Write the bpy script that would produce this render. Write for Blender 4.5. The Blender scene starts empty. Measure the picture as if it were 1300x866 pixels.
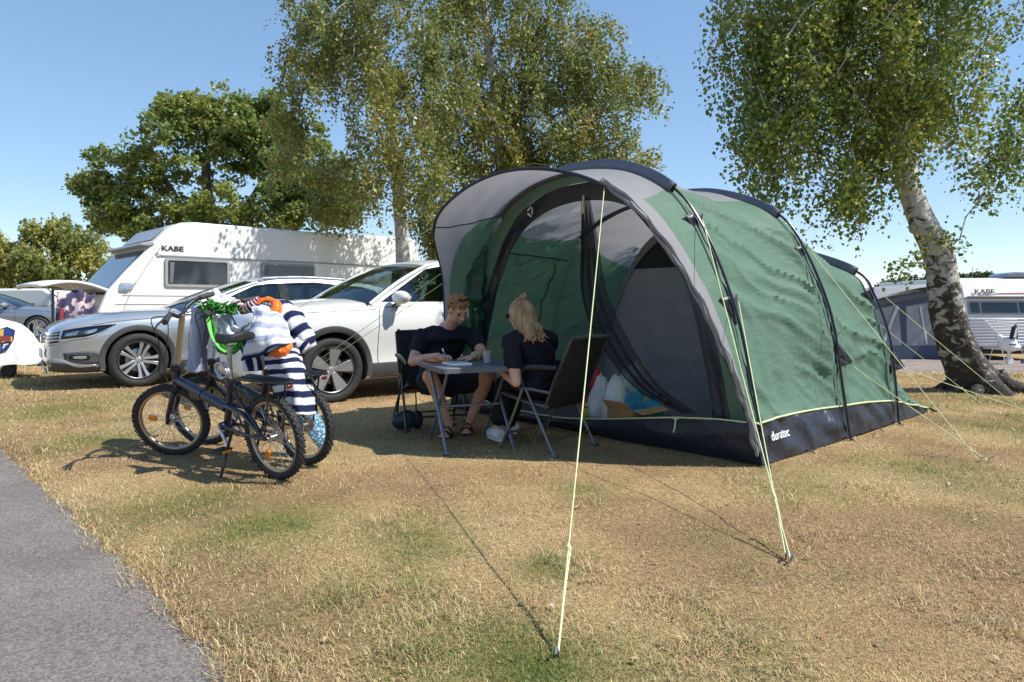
import bpy, bmesh, math, random
import numpy as np
from mathutils import Vector, Matrix
from mathutils.geometry import tessellate_polygon

rng = np.random.default_rng(7)
random.seed(7)
R = math.radians
PI = math.pi
scene = bpy.context.scene
COL = scene.collection
F_PX, H_CAM, V_HOR = 850.0, 1.05, 387.0


def P(u, v, d):
    """a point seen at (u, v) that stands d metres away"""
    return Vector(((u - 650) / F_PX * d, d, H_CAM + (V_HOR - v) / F_PX * d))


def G(u, v):
    """the level ground point seen at (u, v)"""
    return Vector(P(u, v, F_PX * H_CAM / (v - V_HOR)))


# ------------------------------------------------------------------ noise
def _hash(ix, iy, iz, seed):
    n = (ix * 374761393 + iy * 668265263 + iz * 2147483647 + seed * 1274126177) & 0xFFFFFFFF
    n = ((n ^ (n >> 13)) * 1274126177) & 0xFFFFFFFF
    n = n ^ (n >> 16)
    return (n & 0xFFFF) / 65535.0


def vn(x, y, z=0.0, seed=0):
    x, y, z = np.broadcast_arrays(np.asarray(x, float), np.asarray(y, float), np.asarray(z, float))
    ix, iy, iz = (np.floor(a).astype(np.int64) for a in (x, y, z))
    fx, fy, fz = x - ix, y - iy, z - iz
    fx, fy, fz = (a * a * (3 - 2 * a) for a in (fx, fy, fz))
    r = 0
    for dx in (0, 1):
        for dy in (0, 1):
            for dz in (0, 1):
                w = (fx if dx else 1 - fx) * (fy if dy else 1 - fy) * (fz if dz else 1 - fz)
                r = r + w * _hash(ix + dx, iy + dy, iz + dz, seed)
    return r


def fbm(x, y, z=0.0, seed=0, oct=3):
    r, a, s = 0, .5, 1.0
    for k in range(oct):
        r = r + a * vn(np.asarray(x) * s, np.asarray(y) * s, np.asarray(z) * s, seed + k)
        a *= .5
        s *= 2.03
    return r / (1 - .5 ** oct)


def sstep(a, b, x):
    t = np.clip((np.asarray(x, float) - a) / (b - a), 0, 1)
    return t * t * (3 - 2 * t)


def tz(x, y):
    """the lie of the land: level pitch, falling away to the far road on the right"""
    return -0.70 * sstep(9.3, 17.5, y) * sstep(2.0, 7.5, x)


# ------------------------------------------------------------------ materials
MATS = {}


def M(name, col, rough=.55, metal=0.0, var=.12, vs=6.0, bump=0.0, bs=40.0, trans=0.0, coat=0.0,
      spec=.5, tcol=None, stretch=(1, 1, 1), alpha=1.0, attr=None, detail=4, col2=None, dirt=0.0):
    if name in MATS:
        return MATS[name]
    m = bpy.data.materials.new(name)
    m.use_nodes = True
    nt = m.node_tree
    N, L = nt.nodes, nt.links
    bs_ = N['Principled BSDF']
    out = N['Material Output']
    bs_.inputs['Roughness'].default_value = rough
    bs_.inputs['Metallic'].default_value = metal
    bs_.inputs['Specular IOR Level'].default_value = spec
    bs_.inputs['Coat Weight'].default_value = coat
    bs_.inputs['Coat Roughness'].default_value = .04
    tc = N.new('ShaderNodeTexCoord')
    mp = N.new('ShaderNodeMapping')
    mp.inputs['Scale'].default_value = stretch
    L.new(tc.outputs['Object'], mp.inputs['Vector'])
    c = (*col, 1)
    colsock = None
    if attr:
        at = N.new('ShaderNodeAttribute')
        at.attribute_name = attr
        colsock = at.outputs['Color']
    if var > 0:
        nz = N.new('ShaderNodeTexNoise')
        nz.inputs['Scale'].default_value = vs
        nz.inputs['Detail'].default_value = detail
        L.new(mp.outputs['Vector'], nz.inputs['Vector'])
        rp = N.new('ShaderNodeValToRGB')
        rp.color_ramp.elements[0].position = .3
        rp.color_ramp.elements[1].position = .7
        if col2:
            rp.color_ramp.elements[0].color = c
            rp.color_ramp.elements[1].color = (*col2, 1)
        elif attr:
            rp.color_ramp.elements[0].color = (1 - var,) * 3 + (1,)
            rp.color_ramp.elements[1].color = (1 + var,) * 3 + (1,)
        else:
            rp.color_ramp.elements[0].color = tuple(max(0, k * (1 - var)) for k in col) + (1,)
            rp.color_ramp.elements[1].color = tuple(min(1, k * (1 + var)) for k in col) + (1,)
        L.new(nz.outputs['Fac'], rp.inputs['Fac'])
        if attr:
            mx = N.new('ShaderNodeMix')
            mx.data_type = 'RGBA'
            mx.blend_type = 'MULTIPLY'
            mx.inputs['Factor'].default_value = 1
            L.new(colsock, mx.inputs['A'])
            L.new(rp.outputs['Color'], mx.inputs['B'])
            colsock = mx.outputs['Result']
        else:
            colsock = rp.outputs['Color']
        # roughness wanders too
        mr = N.new('ShaderNodeMapRange')
        mr.inputs['To Min'].default_value = max(0, rough - .06)
        mr.inputs['To Max'].default_value = min(1, rough + .06)
        L.new(nz.outputs['Fac'], mr.inputs['Value'])
        L.new(mr.outputs['Result'], bs_.inputs['Roughness'])
    if colsock:
        L.new(colsock, bs_.inputs['Base Color'])
    else:
        bs_.inputs['Base Color'].default_value = c
    if bump > 0:
        nb = N.new('ShaderNodeTexNoise')
        nb.inputs['Scale'].default_value = bs
        nb.inputs['Detail'].default_value = 5
        L.new(mp.outputs['Vector'], nb.inputs['Vector'])
        bp = N.new('ShaderNodeBump')
        bp.inputs['Strength'].default_value = bump
        bp.inputs['Distance'].default_value = .02
        L.new(nb.outputs['Fac'], bp.inputs['Height'])
        L.new(bp.outputs['Normal'], bs_.inputs['Normal'])
    last = bs_.outputs['BSDF']
    if trans > 0:
        tr = N.new('ShaderNodeBsdfTranslucent')
        if tcol:
            tr.inputs['Color'].default_value = (*tcol, 1)
        elif colsock:
            L.new(colsock, tr.inputs['Color'])
        else:
            tr.inputs['Color'].default_value = c
        ms = N.new('ShaderNodeMixShader')
        ms.inputs['Fac'].default_value = trans
        L.new(last, ms.inputs[1])
        L.new(tr.outputs['BSDF'], ms.inputs[2])
        last = ms.outputs['Shader']
    if alpha < 1:
        tp = N.new('ShaderNodeBsdfTransparent')
        ms = N.new('ShaderNodeMixShader')
        ms.inputs['Fac'].default_value = alpha
        L.new(tp.outputs['BSDF'], ms.inputs[1])
        L.new(last, ms.inputs[2])
        last = ms.outputs['Shader']
    L.new(last, out.inputs['Surface'])
    MATS[name] = m
    return m


def glass(name, tint=(.45, .52, .5), refl=.08):
    """a thin pane: tinted see-through with a mirror sheen that grows at a slant"""
    m = bpy.data.materials.new(name)
    m.use_nodes = True
    N, L = m.node_tree.nodes, m.node_tree.links
    N.remove(N['Principled BSDF'])
    tp = N.new('ShaderNodeBsdfTransparent')
    tp.inputs['Color'].default_value = (*tint, 1)
    gl = N.new('ShaderNodeBsdfGlossy')
    gl.inputs['Roughness'].default_value = .015
    gl.inputs['Color'].default_value = (.9, .95, 1, 1)
    fr = N.new('ShaderNodeFresnel')
    fr.inputs['IOR'].default_value = 1.38
    ad = N.new('ShaderNodeMath')
    ad.operation = 'ADD'
    ad.inputs[1].default_value = refl
    ms = N.new('ShaderNodeMixShader')
    L.new(fr.outputs['Fac'], ad.inputs[0])
    L.new(ad.outputs['Value'], ms.inputs['Fac'])
    L.new(tp.outputs['BSDF'], ms.inputs[1])
    L.new(gl.outputs['BSDF'], ms.inputs[2])
    L.new(ms.outputs['Shader'], N['Material Output'].inputs['Surface'])
    return m


# ------------------------------------------------------------------ objects
def tag(o, label=None, cat=None, group=None, kind=None):
    if label: o['label'] = label
    if cat: o['category'] = cat
    if group: o['group'] = group
    if kind: o['kind'] = kind
    return o


def thing(name, label, cat, loc=(0, 0, 0), rz=0.0, group=None, sc=1.0):
    o = bpy.data.objects.new(name, None)
    COL.objects.link(o)
    o.empty_display_size = .1
    o.location = loc
    o.rotation_euler = (0, 0, rz)
    o.scale = (sc, sc, sc)
    return tag(o, label, cat, group)


def link(name, me, mat=None, parent=None):
    o = bpy.data.objects.new(name, me)
    COL.objects.link(o)
    if mat is not None:
        for k in (mat if isinstance(mat, (list, tuple)) else [mat]):
            me.materials.append(k)
    if parent: o.parent = parent
    return o


def fast(name, V, Fc, mat, parent=None, col=None, smooth=False):
    """big meshes straight from arrays; Fc is (n,3) or (n,4); col is per vertex"""
    V = np.asarray(V, np.float32)
    Fc = np.asarray(Fc, np.int32)
    me = bpy.data.meshes.new(name)
    me.vertices.add(len(V))
    me.vertices.foreach_set('co', V.ravel())
    k = Fc.shape[1]
    me.loops.add(Fc.size)
    me.loops.foreach_set('vertex_index', Fc.ravel())
    me.polygons.add(len(Fc))
    me.polygons.foreach_set('loop_start', np.arange(0, Fc.size, k, dtype=np.int32))
    if smooth:
        me.polygons.foreach_set('use_smooth', np.ones(len(Fc), bool))
    me.update(calc_edges=True)
    if col is not None:
        a = me.attributes.new('tint', 'FLOAT_COLOR', 'POINT')
        c = np.ones((len(V), 4), np.float32)
        c[:, :3] = col
        a.data.foreach_set('color', c.ravel())
    return link(name, me, mat, parent)


def copy_tree(o, parent=None):
    c = o.copy()
    COL.objects.link(c)
    if parent: c.parent = parent
    for ch in list(o.children):
        copy_tree(ch, c)
    return c


class MB:
    """collects shapes and links them as one mesh object"""

    def __init__(s):
        s.v, s.f = [], []

    def add(s, v, f):
        o = len(s.v)
        s.v += [Vector(p) for p in v]
        s.f += [tuple(i + o for i in q) for q in f]
        return s

    def box(s, c, size, rz=0.0, rot=None):
        sx, sy, sz = (k / 2 for k in size)
        m = rot or Matrix.Rotation(rz, 3, 'Z')
        vs = [Vector(c) + m @ Vector((x * sx, y * sy, z * sz)) for x, y, z in
              ((-1, -1, -1), (1, -1, -1), (1, 1, -1), (-1, 1, -1), (-1, -1, 1), (1, -1, 1), (1, 1, 1), (-1, 1, 1))]
        return s.add(vs, [(0, 3, 2, 1), (4, 5, 6, 7), (0, 1, 5, 4), (1, 2, 6, 5), (2, 3, 7, 6), (3, 0, 4, 7)])

    def tube(s, pts, r, n=8, cap=True, closed=False, flat=1.0, up=None):
        pts = [Vector(p) for p in pts]
        k = len(pts)
        rs = [r] * k if isinstance(r, (int, float)) else list(r)
        vs, fs = [], []
        prev = None
        for i, p in enumerate(pts):
            if closed:
                t = pts[(i + 1) % k] - pts[i - 1]
            else:
                t = pts[min(i + 1, k - 1)] - pts[max(i - 1, 0)]
            if t.length < 1e-9: t = Vector((0, 0, 1))
            t.normalize()
            if prev is None:
                a = Vector(up) if up else (Vector((0, 0, 1)) if abs(t.z) < .9 else Vector((1, 0, 0)))
            else:
                a = prev
            x = (a - t * a.dot(t))
            if x.length < 1e-6: x = t.orthogonal()
            x.normalize()
            y = t.cross(x)
            prev = x
            for j in range(n):
                w = 2 * PI * j / n
                vs.append(p + (x * math.cos(w) + y * math.sin(w) * flat) * rs[i])
        for i in range(k if closed else k - 1):
            for j in range(n):
                a, b = i * n + j, i * n + (j + 1) % n
                c, d = ((i + 1) % k) * n + (j + 1) % n, ((i + 1) % k) * n + j
                fs.append((a, b, c, d))
        if cap and not closed:
            fs.append(tuple(range(n - 1, -1, -1)))
            fs.append(tuple((k - 1) * n + j for j in range(n)))
        return s.add(vs, fs)

    def grid(s, rows, cu=False, cv=False):
        n, m = len(rows), len(rows[0])
        vs = [p for r_ in rows for p in r_]
        fs = []
        for i in range(n if cu else n - 1):
            for j in range(m if cv else m - 1):
                a = i * m + j
                b = i * m + (j + 1) % m
                c = ((i + 1) % n) * m + (j + 1) % m
                d = ((i + 1) % n) * m + j
                fs.append((a, b, c, d))
        return s.add(vs, fs)

    def lathe(s, prof, c=(0, 0, 0), axis='Z', n=24, cap=False):
        c = Vector(c)
        rows = []
        for r, h in prof:
            row = []
            for j in range(n):
                w = 2 * PI * j / n
                a, b = r * math.cos(w), r * math.sin(w)
                row.append(c + Vector({'Z': (a, b, h), 'Y': (a, h, b), 'X': (h, a, b)}[axis]))
            rows.append(row)
        o = len(s.v)
        s.grid(rows, cv=True)
        if cap:
            s.f.append(tuple(range(o + n - 1, o - 1, -1)))
            s.f.append(tuple(o + (len(prof) - 1) * n + j for j in range(n)))
        return s

    def prism(s, poly, ext):
        """poly: list of 3-D points of a flat outline; ext: the vector it is pushed along"""
        n = len(poly)
        poly = [Vector(p) for p in poly]
        ext = Vector(ext)
        vs = poly + [p + ext for p in poly]
        fs = [tuple(range(n)), tuple(range(2 * n - 1, n - 1, -1))]
        fs += [(i, i + n, (i + 1) % n + n, (i + 1) % n) for i in range(n)]
        return s.add(vs, fs)

    def holed(s, outer, holes, ext):
        loops = [[Vector(p) for p in outer]] + [[Vector(p) for p in h] for h in holes]
        ext = Vector(ext)
        flat = [p for l in loops for p in l]
        tris = tessellate_polygon(loops)
        n = len(flat)
        vs = flat + [p + ext for p in flat]
        fs = [tuple(t) for t in tris] + [tuple(i + n for i in reversed(t)) for t in tris]
        o = 0
        for l in loops:
            k = len(l)
            fs += [(o + i, o + (i + 1) % k, o + (i + 1) % k + n, o + i + n) for i in range(k)]
            o += k
        return s.add(vs, fs)

    def ball(s, c, r, n=12, m=8, rot=None):
        r = (r, r, r) if isinstance(r, (int, float)) else r
        rot = rot or Matrix.Identity(3)
        vs, fs = [Vector(c) + rot @ Vector((0, 0, r[2]))], []
        for i in range(1, m):
            th = PI * i / m
            for j in range(n):
                ph = 2 * PI * j / n
                vs.append(Vector(c) + rot @ Vector((r[0] * math.sin(th) * math.cos(ph), r[1] * math.sin(th) * math.sin(ph), r[2] * math.cos(th))))
        vs.append(Vector(c) + rot @ Vector((0, 0, -r[2])))
        for j in range(n):
            fs.append((0, 1 + j, 1 + (j + 1) % n))
            fs.append((len(vs) - 1, 1 + (m - 2) * n + (j + 1) % n, 1 + (m - 2) * n + j))
        for i in range(m - 2):
            for j in range(n):
                a = 1 + i * n + j
                b = 1 + i * n + (j + 1) % n
                fs.append((a, a + n, b + n, b))
        return s.add(vs, fs)

    def xf(s, m):
        s.v = [m @ p for p in s.v]
        return s

    def mesh(s, name):
        me = bpy.data.meshes.new(name)
        me.from_pydata([tuple(p) for p in s.v], [], s.f)
        return me

    def build(s, name, mat=None, parent=None, smooth=40, bevel=0, fix=True, solid=0, sub=0, seg=2):
        me = s.mesh(name)
        if fix:
            bm = bmesh.new()
            bm.from_mesh(me)
            bmesh.ops.recalc_face_normals(bm, faces=bm.faces)
            bm.to_mesh(me)
            bm.free()
        if smooth:
            me.polygons.foreach_set('use_smooth', [True] * len(me.polygons))
            me.set_sharp_from_angle(angle=R(smooth))
        me.update()
        o = link(name, me, mat, parent)
        if solid:
            q = o.modifiers.new('s', 'SOLIDIFY')
            q.thickness = solid
            q.offset = 0
        if bevel:
            q = o.modifiers.new('b', 'BEVEL')
            q.width = bevel
            q.segments = seg
            q.limit_method = 'ANGLE'
            q.angle_limit = R(35)
        if sub:
            q = o.modifiers.new('u', 'SUBSURF')
            q.levels = q.render_levels = sub
        return o


def bake(o):
    """turn an object's modifiers into its own mesh"""
    dg = bpy.context.evaluated_depsgraph_get()
    dg.update()
    me = bpy.data.meshes.new_from_object(o.evaluated_get(dg))
    o.modifiers.clear()
    old = o.data
    o.data = me
    bpy.data.meshes.remove(old)
    return o


def text_mesh(txt, size, mat, parent, origin, xdir, ydir, name='lettering', depth=.004, bold=0.0, squash=1.0, shear=0.0):
    cu = bpy.data.curves.new(name, 'FONT')
    cu.body = txt
    cu.size = size
    cu.extrude = depth
    cu.offset = bold
    cu.shear = shear
    cu.align_x = 'CENTER'
    cu.align_y = 'CENTER'
    t = bpy.data.objects.new(name, cu)
    COL.objects.link(t)
    dg = bpy.context.evaluated_depsgraph_get()
    me = bpy.data.meshes.new_from_object(t.evaluated_get(dg))
    bpy.data.objects.remove(t)
    bpy.data.curves.remove(cu)
    X = Vector(xdir).normalized()
    Y = Vector(ydir).normalized()
    Z = X.cross(Y)
    for v in me.vertices:
        v.co = Vector(origin) + X * v.co.x * squash + Y * v.co.y + Z * v.co.z
    return link(name, me, mat, parent)


def spline(pts, n):
    """Catmull-Rom through pts, n samples (numpy)"""
    p = np.asarray(pts, float)
    p = np.vstack([2 * p[0] - p[1], p, 2 * p[-1] - p[-2]])
    k = len(p) - 3
    t = np.linspace(0, k - 1e-9, n)
    i = t.astype(int)
    f = (t - i)[:, None]
    a, b, c, d = p[i], p[i + 1], p[i + 2], p[i + 3]
    return .5 * ((2 * b) + (c - a) * f + (2 * a - 5 * b + 4 * c - d) * f ** 2 + (3 * b - a - 3 * c + d) * f ** 3)


# ------------------------------------------------------------------ camera, sky, sun
cam = bpy.data.cameras.new('camera')
co = bpy.data.objects.new('camera', cam)
COL.objects.link(co)
co.location = (0, 0, H_CAM)
co.rotation_euler = (PI / 2, 0, 0)
cam.sensor_width = 36
cam.lens = 36 * F_PX / 1300
cam.shift_y = -(433 - V_HOR) / 1300
cam.clip_start = .05
cam.clip_end = 3000
scene.camera = co

SUN_EL, SUN_AZ = R(52), R(-14)       # azimuth measured from +X, negative = towards the camera side
sd = Vector((math.cos(SUN_EL) * math.cos(SUN_AZ), math.cos(SUN_EL) * math.sin(SUN_AZ), math.sin(SUN_EL)))
w = bpy.data.worlds.new('World')
scene.world = w
w.use_nodes = True
nt = w.node_tree
sky = nt.nodes.new('ShaderNodeTexSky')
sky.sky_type = 'NISHITA'
sky.sun_disc = False
sky.sun_elevation = SUN_EL
sky.sun_rotation = PI / 2 - SUN_AZ
sky.air_density = .75
sky.dust_density = .0
sky.ozone_density = 2.2
gm = nt.nodes.new('ShaderNodeGamma')            # evens the glare along the horizon
gm.inputs['Gamma'].default_value = .56
hs = nt.nodes.new('ShaderNodeHueSaturation')
hs.inputs['Saturation'].default_value = 1.38
nt.links.new(sky.outputs['Color'], gm.inputs['Color'])
nt.links.new(gm.outputs['Color'], hs.inputs['Color'])
nt.links.new(hs.outputs['Color'], nt.nodes['Background'].inputs['Color'])
nt.nodes['Background'].inputs['Strength'].default_value = .15
sl = bpy.data.lights.new('sun', 'SUN')
sl.energy = 2.6
sl.angle = R(.53)
sl.color = (1, .955, .88)
so = bpy.data.objects.new('sun', sl)
COL.objects.link(so)
so.location = (20, -4, 25)
so.rotation_euler = sd.to_track_quat('Z', 'Y').to_euler()
scene.view_settings.view_transform = 'Standard'
scene.view_settings.look = 'None'
scene.view_settings.exposure = 1.36
scene.view_settings.gamma = 1
scene.cycles.max_bounces = 7
scene.cycles.transparent_max_bounces = 12
scene.cycles.use_adaptive_sampling = True
scene.cycles.adaptive_threshold = .02
# ================================================================== ground, paths, grass
EDGE = np.array([(-9.5, 10.8), (-6.6, 7.95), (-3.95, 5.16), (-2.66, 3.83), (-1.58, 2.76), (-1.12, 2.27), (-.72, 1.86), (-.15, 1.0), (.6, -.2), (1.6, -2.0), (4, -6)])


def path_side(x, y):
    """distance to the path's edge: positive on the grass"""
    x, y = np.asarray(x, float), np.asarray(y, float)
    ex = np.interp(-y, -EDGE[:, 1], EDGE[:, 0])
    return (x - ex) * .72


GREEN = [(330, 672, .34, .9), (70, 522, .55, .8), (235, 640, .4, .55), (660, 856, .28, .9), (520, 690, .3, .6), (1195, 600, .4, .6),
         (690, 722, .14, .7), (430, 760, .35, .35), (120, 560, .4, .7), (1290, 545, .5, .6), (560, 840, .25, .5), (800, 860, .2, .5),
         (330, 520, .5, .35), (960, 840, .25, .3), (1000, 615, .35, .35), (740, 625, .2, .6), (930, 700, .3, .2), (10, 490, .8, .45),
         (1240, 480, .6, .5), (540, 740, .15, .6)]


def greenness(x, y):
    g = 0.0
    wob = fbm(np.asarray(x) * 5, np.asarray(y) * 5, 0, 31)
    for u, v, r, a in GREEN:
        c = G(u, v)
        g = np.maximum(g, a * np.exp(-(((x - c.x) / r) ** 2 + ((y - c.y) / (r * 1.3)) ** 2) * 1.2) * (.35 + 1.2 * wob))
    far = sstep(.52, .70, fbm(np.asarray(x) * .8 + 9, np.asarray(y) * .8, 0, 5, 4)) * .42
    return np.clip(np.maximum(g, far), 0, 1)


def ground_tint(x, y):
    x, y = np.asarray(x, float), np.asarray(y, float)
    n = fbm(x * 1.3, y * 1.3, 0, 2, 4)[..., None]
    n2 = fbm(x * 4.5, y * 4.5, 0, 12, 3)[..., None]
    tan = np.array((.545, .398, .215))
    brn = np.array((.43, .30, .17))
    pale = np.array((.61, .475, .285))
    grn = np.array((.20, .225, .07))
    c = tan + (brn - tan) * sstep(.45, .7, n) + (pale - tan) * sstep(.55, .25, n) * .5
    c = c * (.82 + .36 * n2)
    g = greenness(x, y)[..., None]
    return c * (1 - g) + grn * g


def axis(lo, hi, step, far):
    a = list(np.arange(lo, hi + 1e-6, step))
    s, k = step, []
    p = hi
    while p < far:
        s *= 1.35
        p += s
        k.append(p)
    s, p, b = step, lo, []
    while p > -far:
        s *= 1.35
        p -= s
        b.append(p)
    return np.array(b[::-1] + a + k)


def make_ground():
    xs, ys = axis(-7, 8, .07, 900), axis(.6, 11, .06, 900)
    X, Y = np.meshgrid(xs, ys)
    near = sstep(25, 8, np.hypot(X, Y))
    Z = tz(X, Y) + near * .03 * (fbm(X * 1.1, Y * 1.1, 0, 3) - .5) + near * .012 * (fbm(X * 6, Y * 6, 0, 4) - .5)
    ps = path_side(X, Y)
    Z = np.where((ps < .1) & (Y < 12), Z - .05 * sstep(.1, -.15, ps), Z)
    V = np.stack([X, Y, Z], -1).reshape(-1, 3)
    n, m = X.shape
    i = np.arange(n - 1)[:, None] * m + np.arange(m - 1)[None]
    Fc = np.stack([i, i + 1, i + m + 1, i + m], -1).reshape(-1, 4)
    col = ground_tint(X, Y).reshape(-1, 3) * np.array((.74, .70, .64))  # darkened under the blades: shade of the gaps put into the tint
    fs_ = sstep(20, 60, np.hypot(X, Y)).reshape(-1, 1)
    col = col * (1 - fs_) + np.array((.2, .19, .09)) * fs_
    o = fast('ground', V, Fc, M('dry_turf', (.4, .3, .15), .95, var=.35, vs=55, bump=.9, bs=160, attr='tint', spec=.1), col=col, smooth=True)
    tag(o, kind='structure')


make_ground()


def gz(x, y):
    """height of the ground mesh near the camera (without its finest roughness)"""
    near = sstep(25, 8, np.hypot(x, y))
    return tz(x, y) + near * .03 * (fbm(np.asarray(x) * 1.1, np.asarray(y) * 1.1, 0, 3) - .5)


def asphalt(name, base, spk):
    m = M(name, base, .9, var=.18, vs=2.0, bump=.6, bs=420, spec=.08)
    nt = m.node_tree
    N, L = nt.nodes, nt.links
    b = N['Principled BSDF']
    src = b.inputs['Base Color'].links[0].from_socket
    tc = [q for q in N if q.type == 'TEX_COORD'][0]
    vo = N.new('ShaderNodeTexVoronoi')
    vo.inputs['Scale'].default_value = 150
    L.new(tc.outputs['Object'], vo.inputs['Vector'])
    rp = N.new('ShaderNodeValToRGB')
    rp.color_ramp.elements[0].color = (.58, .58, .58, 1)
    rp.color_ramp.elements[1].color = (spk, spk * .97, spk * .94, 1)
    rp.color_ramp.elements[0].position = .15
    rp.color_ramp.elements[1].position = .95
    L.new(vo.outputs['Color'], rp.inputs['Fac'])
    mx = N.new('ShaderNodeMix')
    mx.data_type = 'RGBA'
    mx.blend_type = 'MULTIPLY'
    mx.inputs['Factor'].default_value = 1
    L.new(src, mx.inputs['A'])
    L.new(rp.outputs['Color'], mx.inputs['B'])
    L.new(mx.outputs['Result'], b.inputs['Base Color'])
    return m


def make_path():
    e = spline(EDGE, 260)
    t = np.gradient(e, axis=0)
    t /= np.linalg.norm(t, axis=1)[:, None]
    nrm = np.stack([t[:, 1], -t[:, 0]], 1)
    if nrm[100, 0] > 0: nrm = -nrm
    rows = []
    for i in range(len(e)):
        wob = .10 * (float(fbm(e[i, 0] * 4, e[i, 1] * 4, 0, 8)) - .5) + .06 * (float(fbm(e[i, 0] * 17, e[i, 1] * 17, 0, 9)) - .5)
        row = []
        for k, d in enumerate((0, .03, .12, .5, 1.2, 2.0, 2.6, 2.63)):
            x, y = e[i] + nrm[i] * (d + (wob if k < 4 else 0))
            z = -.02 if k in (0, 7) else .006 + .012 * min(1, d)
            row.append((x, y, z - .012))
        rows.append(row)
    b = MB().grid(rows)
    tag(b.build('path', asphalt('path_asphalt', (.262, .238, .222), 1.3)), kind='structure')


make_path()


def make_road():
    rows = []
    for y in np.linspace(17.4, 21.3, 8):
        rows.append([(x, y + .06 * (x - 10) * .2, float(tz(x, y)) + .012) for x in np.linspace(4.5, 60, 40)])
    tag(MB().grid(rows).build('road', asphalt('road_asphalt', (.33, .275, .25), 1.25)), kind='structure')


make_road()


def make_grass():
    N = 420000
    y0, y1 = 1.3, 20.0
    # most of the blades where one can tell them apart
    k = rng.random(N)
    y = 1 / (1 / y0 + (1 / y1 - 1 / y0) * k)
    x = (rng.random(N) * 2 - 1) * (1.0 * y + .5)
    ps = path_side(x, y)
    dens = fbm(x * 3, y * 3, 0, 21)
    keep = (ps > -.02 + .07 * (rng.random(N) - .7) - .16 * np.clip(fbm(x * 7, y * 7, 0, 23) - .5, 0, 1)) & (rng.random(N) < .12 + 1.75 * np.clip(dens - .12, 0, 1))
    road = (y > 17.2) & (x > 4.2)
    lx, ly = x - 1.62, y - 4.33                       # under the tent there is none
    tu, tw = lx * .742 + ly * .67, -lx * .67 + ly * .742
    keep &= ~road & ~((tu > .02) & (tu < 3.2) & (tw > .02) & (tw < 3.28))
    x, y, ps = x[keep], y[keep], ps[keep]
    N = len(x)
    g = greenness(x, y)
    edge = sstep(.28, 0, ps)
    h = (.010 + .018 * rng.random(N) ** 1.8) * (1 + 1.0 * edge * rng.random(N) + .55 * g * rng.random(N))
    h *= .7 + .7 * fbm(x * 2.2, y * 2.2, 0, 22) + 1.3 * sstep(.60, .78, fbm(x * 3.4, y * 3.4, 0, 24))
    dist = np.hypot(x, y)
    wd = np.maximum(.0016 + .0018 * rng.random(N), .00075 * dist)
    h = np.maximum(h, .0045 * dist)
    lean = (.75 + .85 * rng.random(N)) * (1 - .45 * g)
    az = rng.random(N) * 2 * PI + .6 * np.sin(x * 3)
    d = np.stack([np.cos(az), np.sin(az)], 1)
    pz = gz(x, y) - .004
    sideA = az + PI / 2 + (rng.random(N) - .5)
    sv = np.stack([np.cos(sideA), np.sin(sideA)], 1) * wd[:, None] * .5
    base = np.stack([x, y], 1)
    mid = base + d * (h * np.sin(lean * .6) * .55)[:, None]
    mz = pz + h * np.cos(lean * .6) * .55
    tip = mid + d * (h * np.sin(np.minimum(lean * 1.25, 1.75)) * .65)[:, None]
    tipz = mz + h * np.cos(np.minimum(lean * 1.25, 1.75)) * .65
    V = np.empty((N, 5, 3), np.float32)
    V[:, 0, :2] = base - sv
    V[:, 1, :2] = base + sv
    V[:, 2, :2] = mid + sv * .8
    V[:, 3, :2] = mid - sv * .8
    V[:, 4, :2] = tip
    V[:, 0, 2] = V[:, 1, 2] = pz
    V[:, 2, 2] = V[:, 3, 2] = mz
    V[:, 4, 2] = tipz
    o = np.arange(N)[:, None] * 5
    Fc = np.concatenate([o + np.array([[0, 1, 2]]), o + np.array([[0, 2, 3]]), o + np.array([[3, 2, 4]])])
    c = ground_tint(x, y)
    jit = rng.random((N, 1))
    c = c * (.75 + .6 * rng.random((N, 1)))
    straw = np.array((.68, .54, .315))
    dead = np.array((.26, .17, .09))
    grn = np.array((.13, .20, .05))
    s = (rng.random(N) < .30 * (1 - g))[:, None]
    c = np.where(s, straw * (.8 + .4 * jit), c)
    s = (rng.random(N) < .13 * (1 - g))[:, None]
    c = np.where(s, dead * (.8 + .4 * jit), c)
    s = (rng.random(N) < .05 + .65 * g)[:, None]
    c = np.where(s, grn * (.7 + .7 * jit), c)
    o = fast('grass', V.reshape(-1, 3), Fc, M('grass_blades', (.4, .3, .15), .7, var=0, attr='tint', trans=.25, spec=.15), col=np.repeat(c, 5, 0))
    tag(o, 'short parched grass, tan with green patches', 'grass', kind='stuff')


make_grass()


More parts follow.
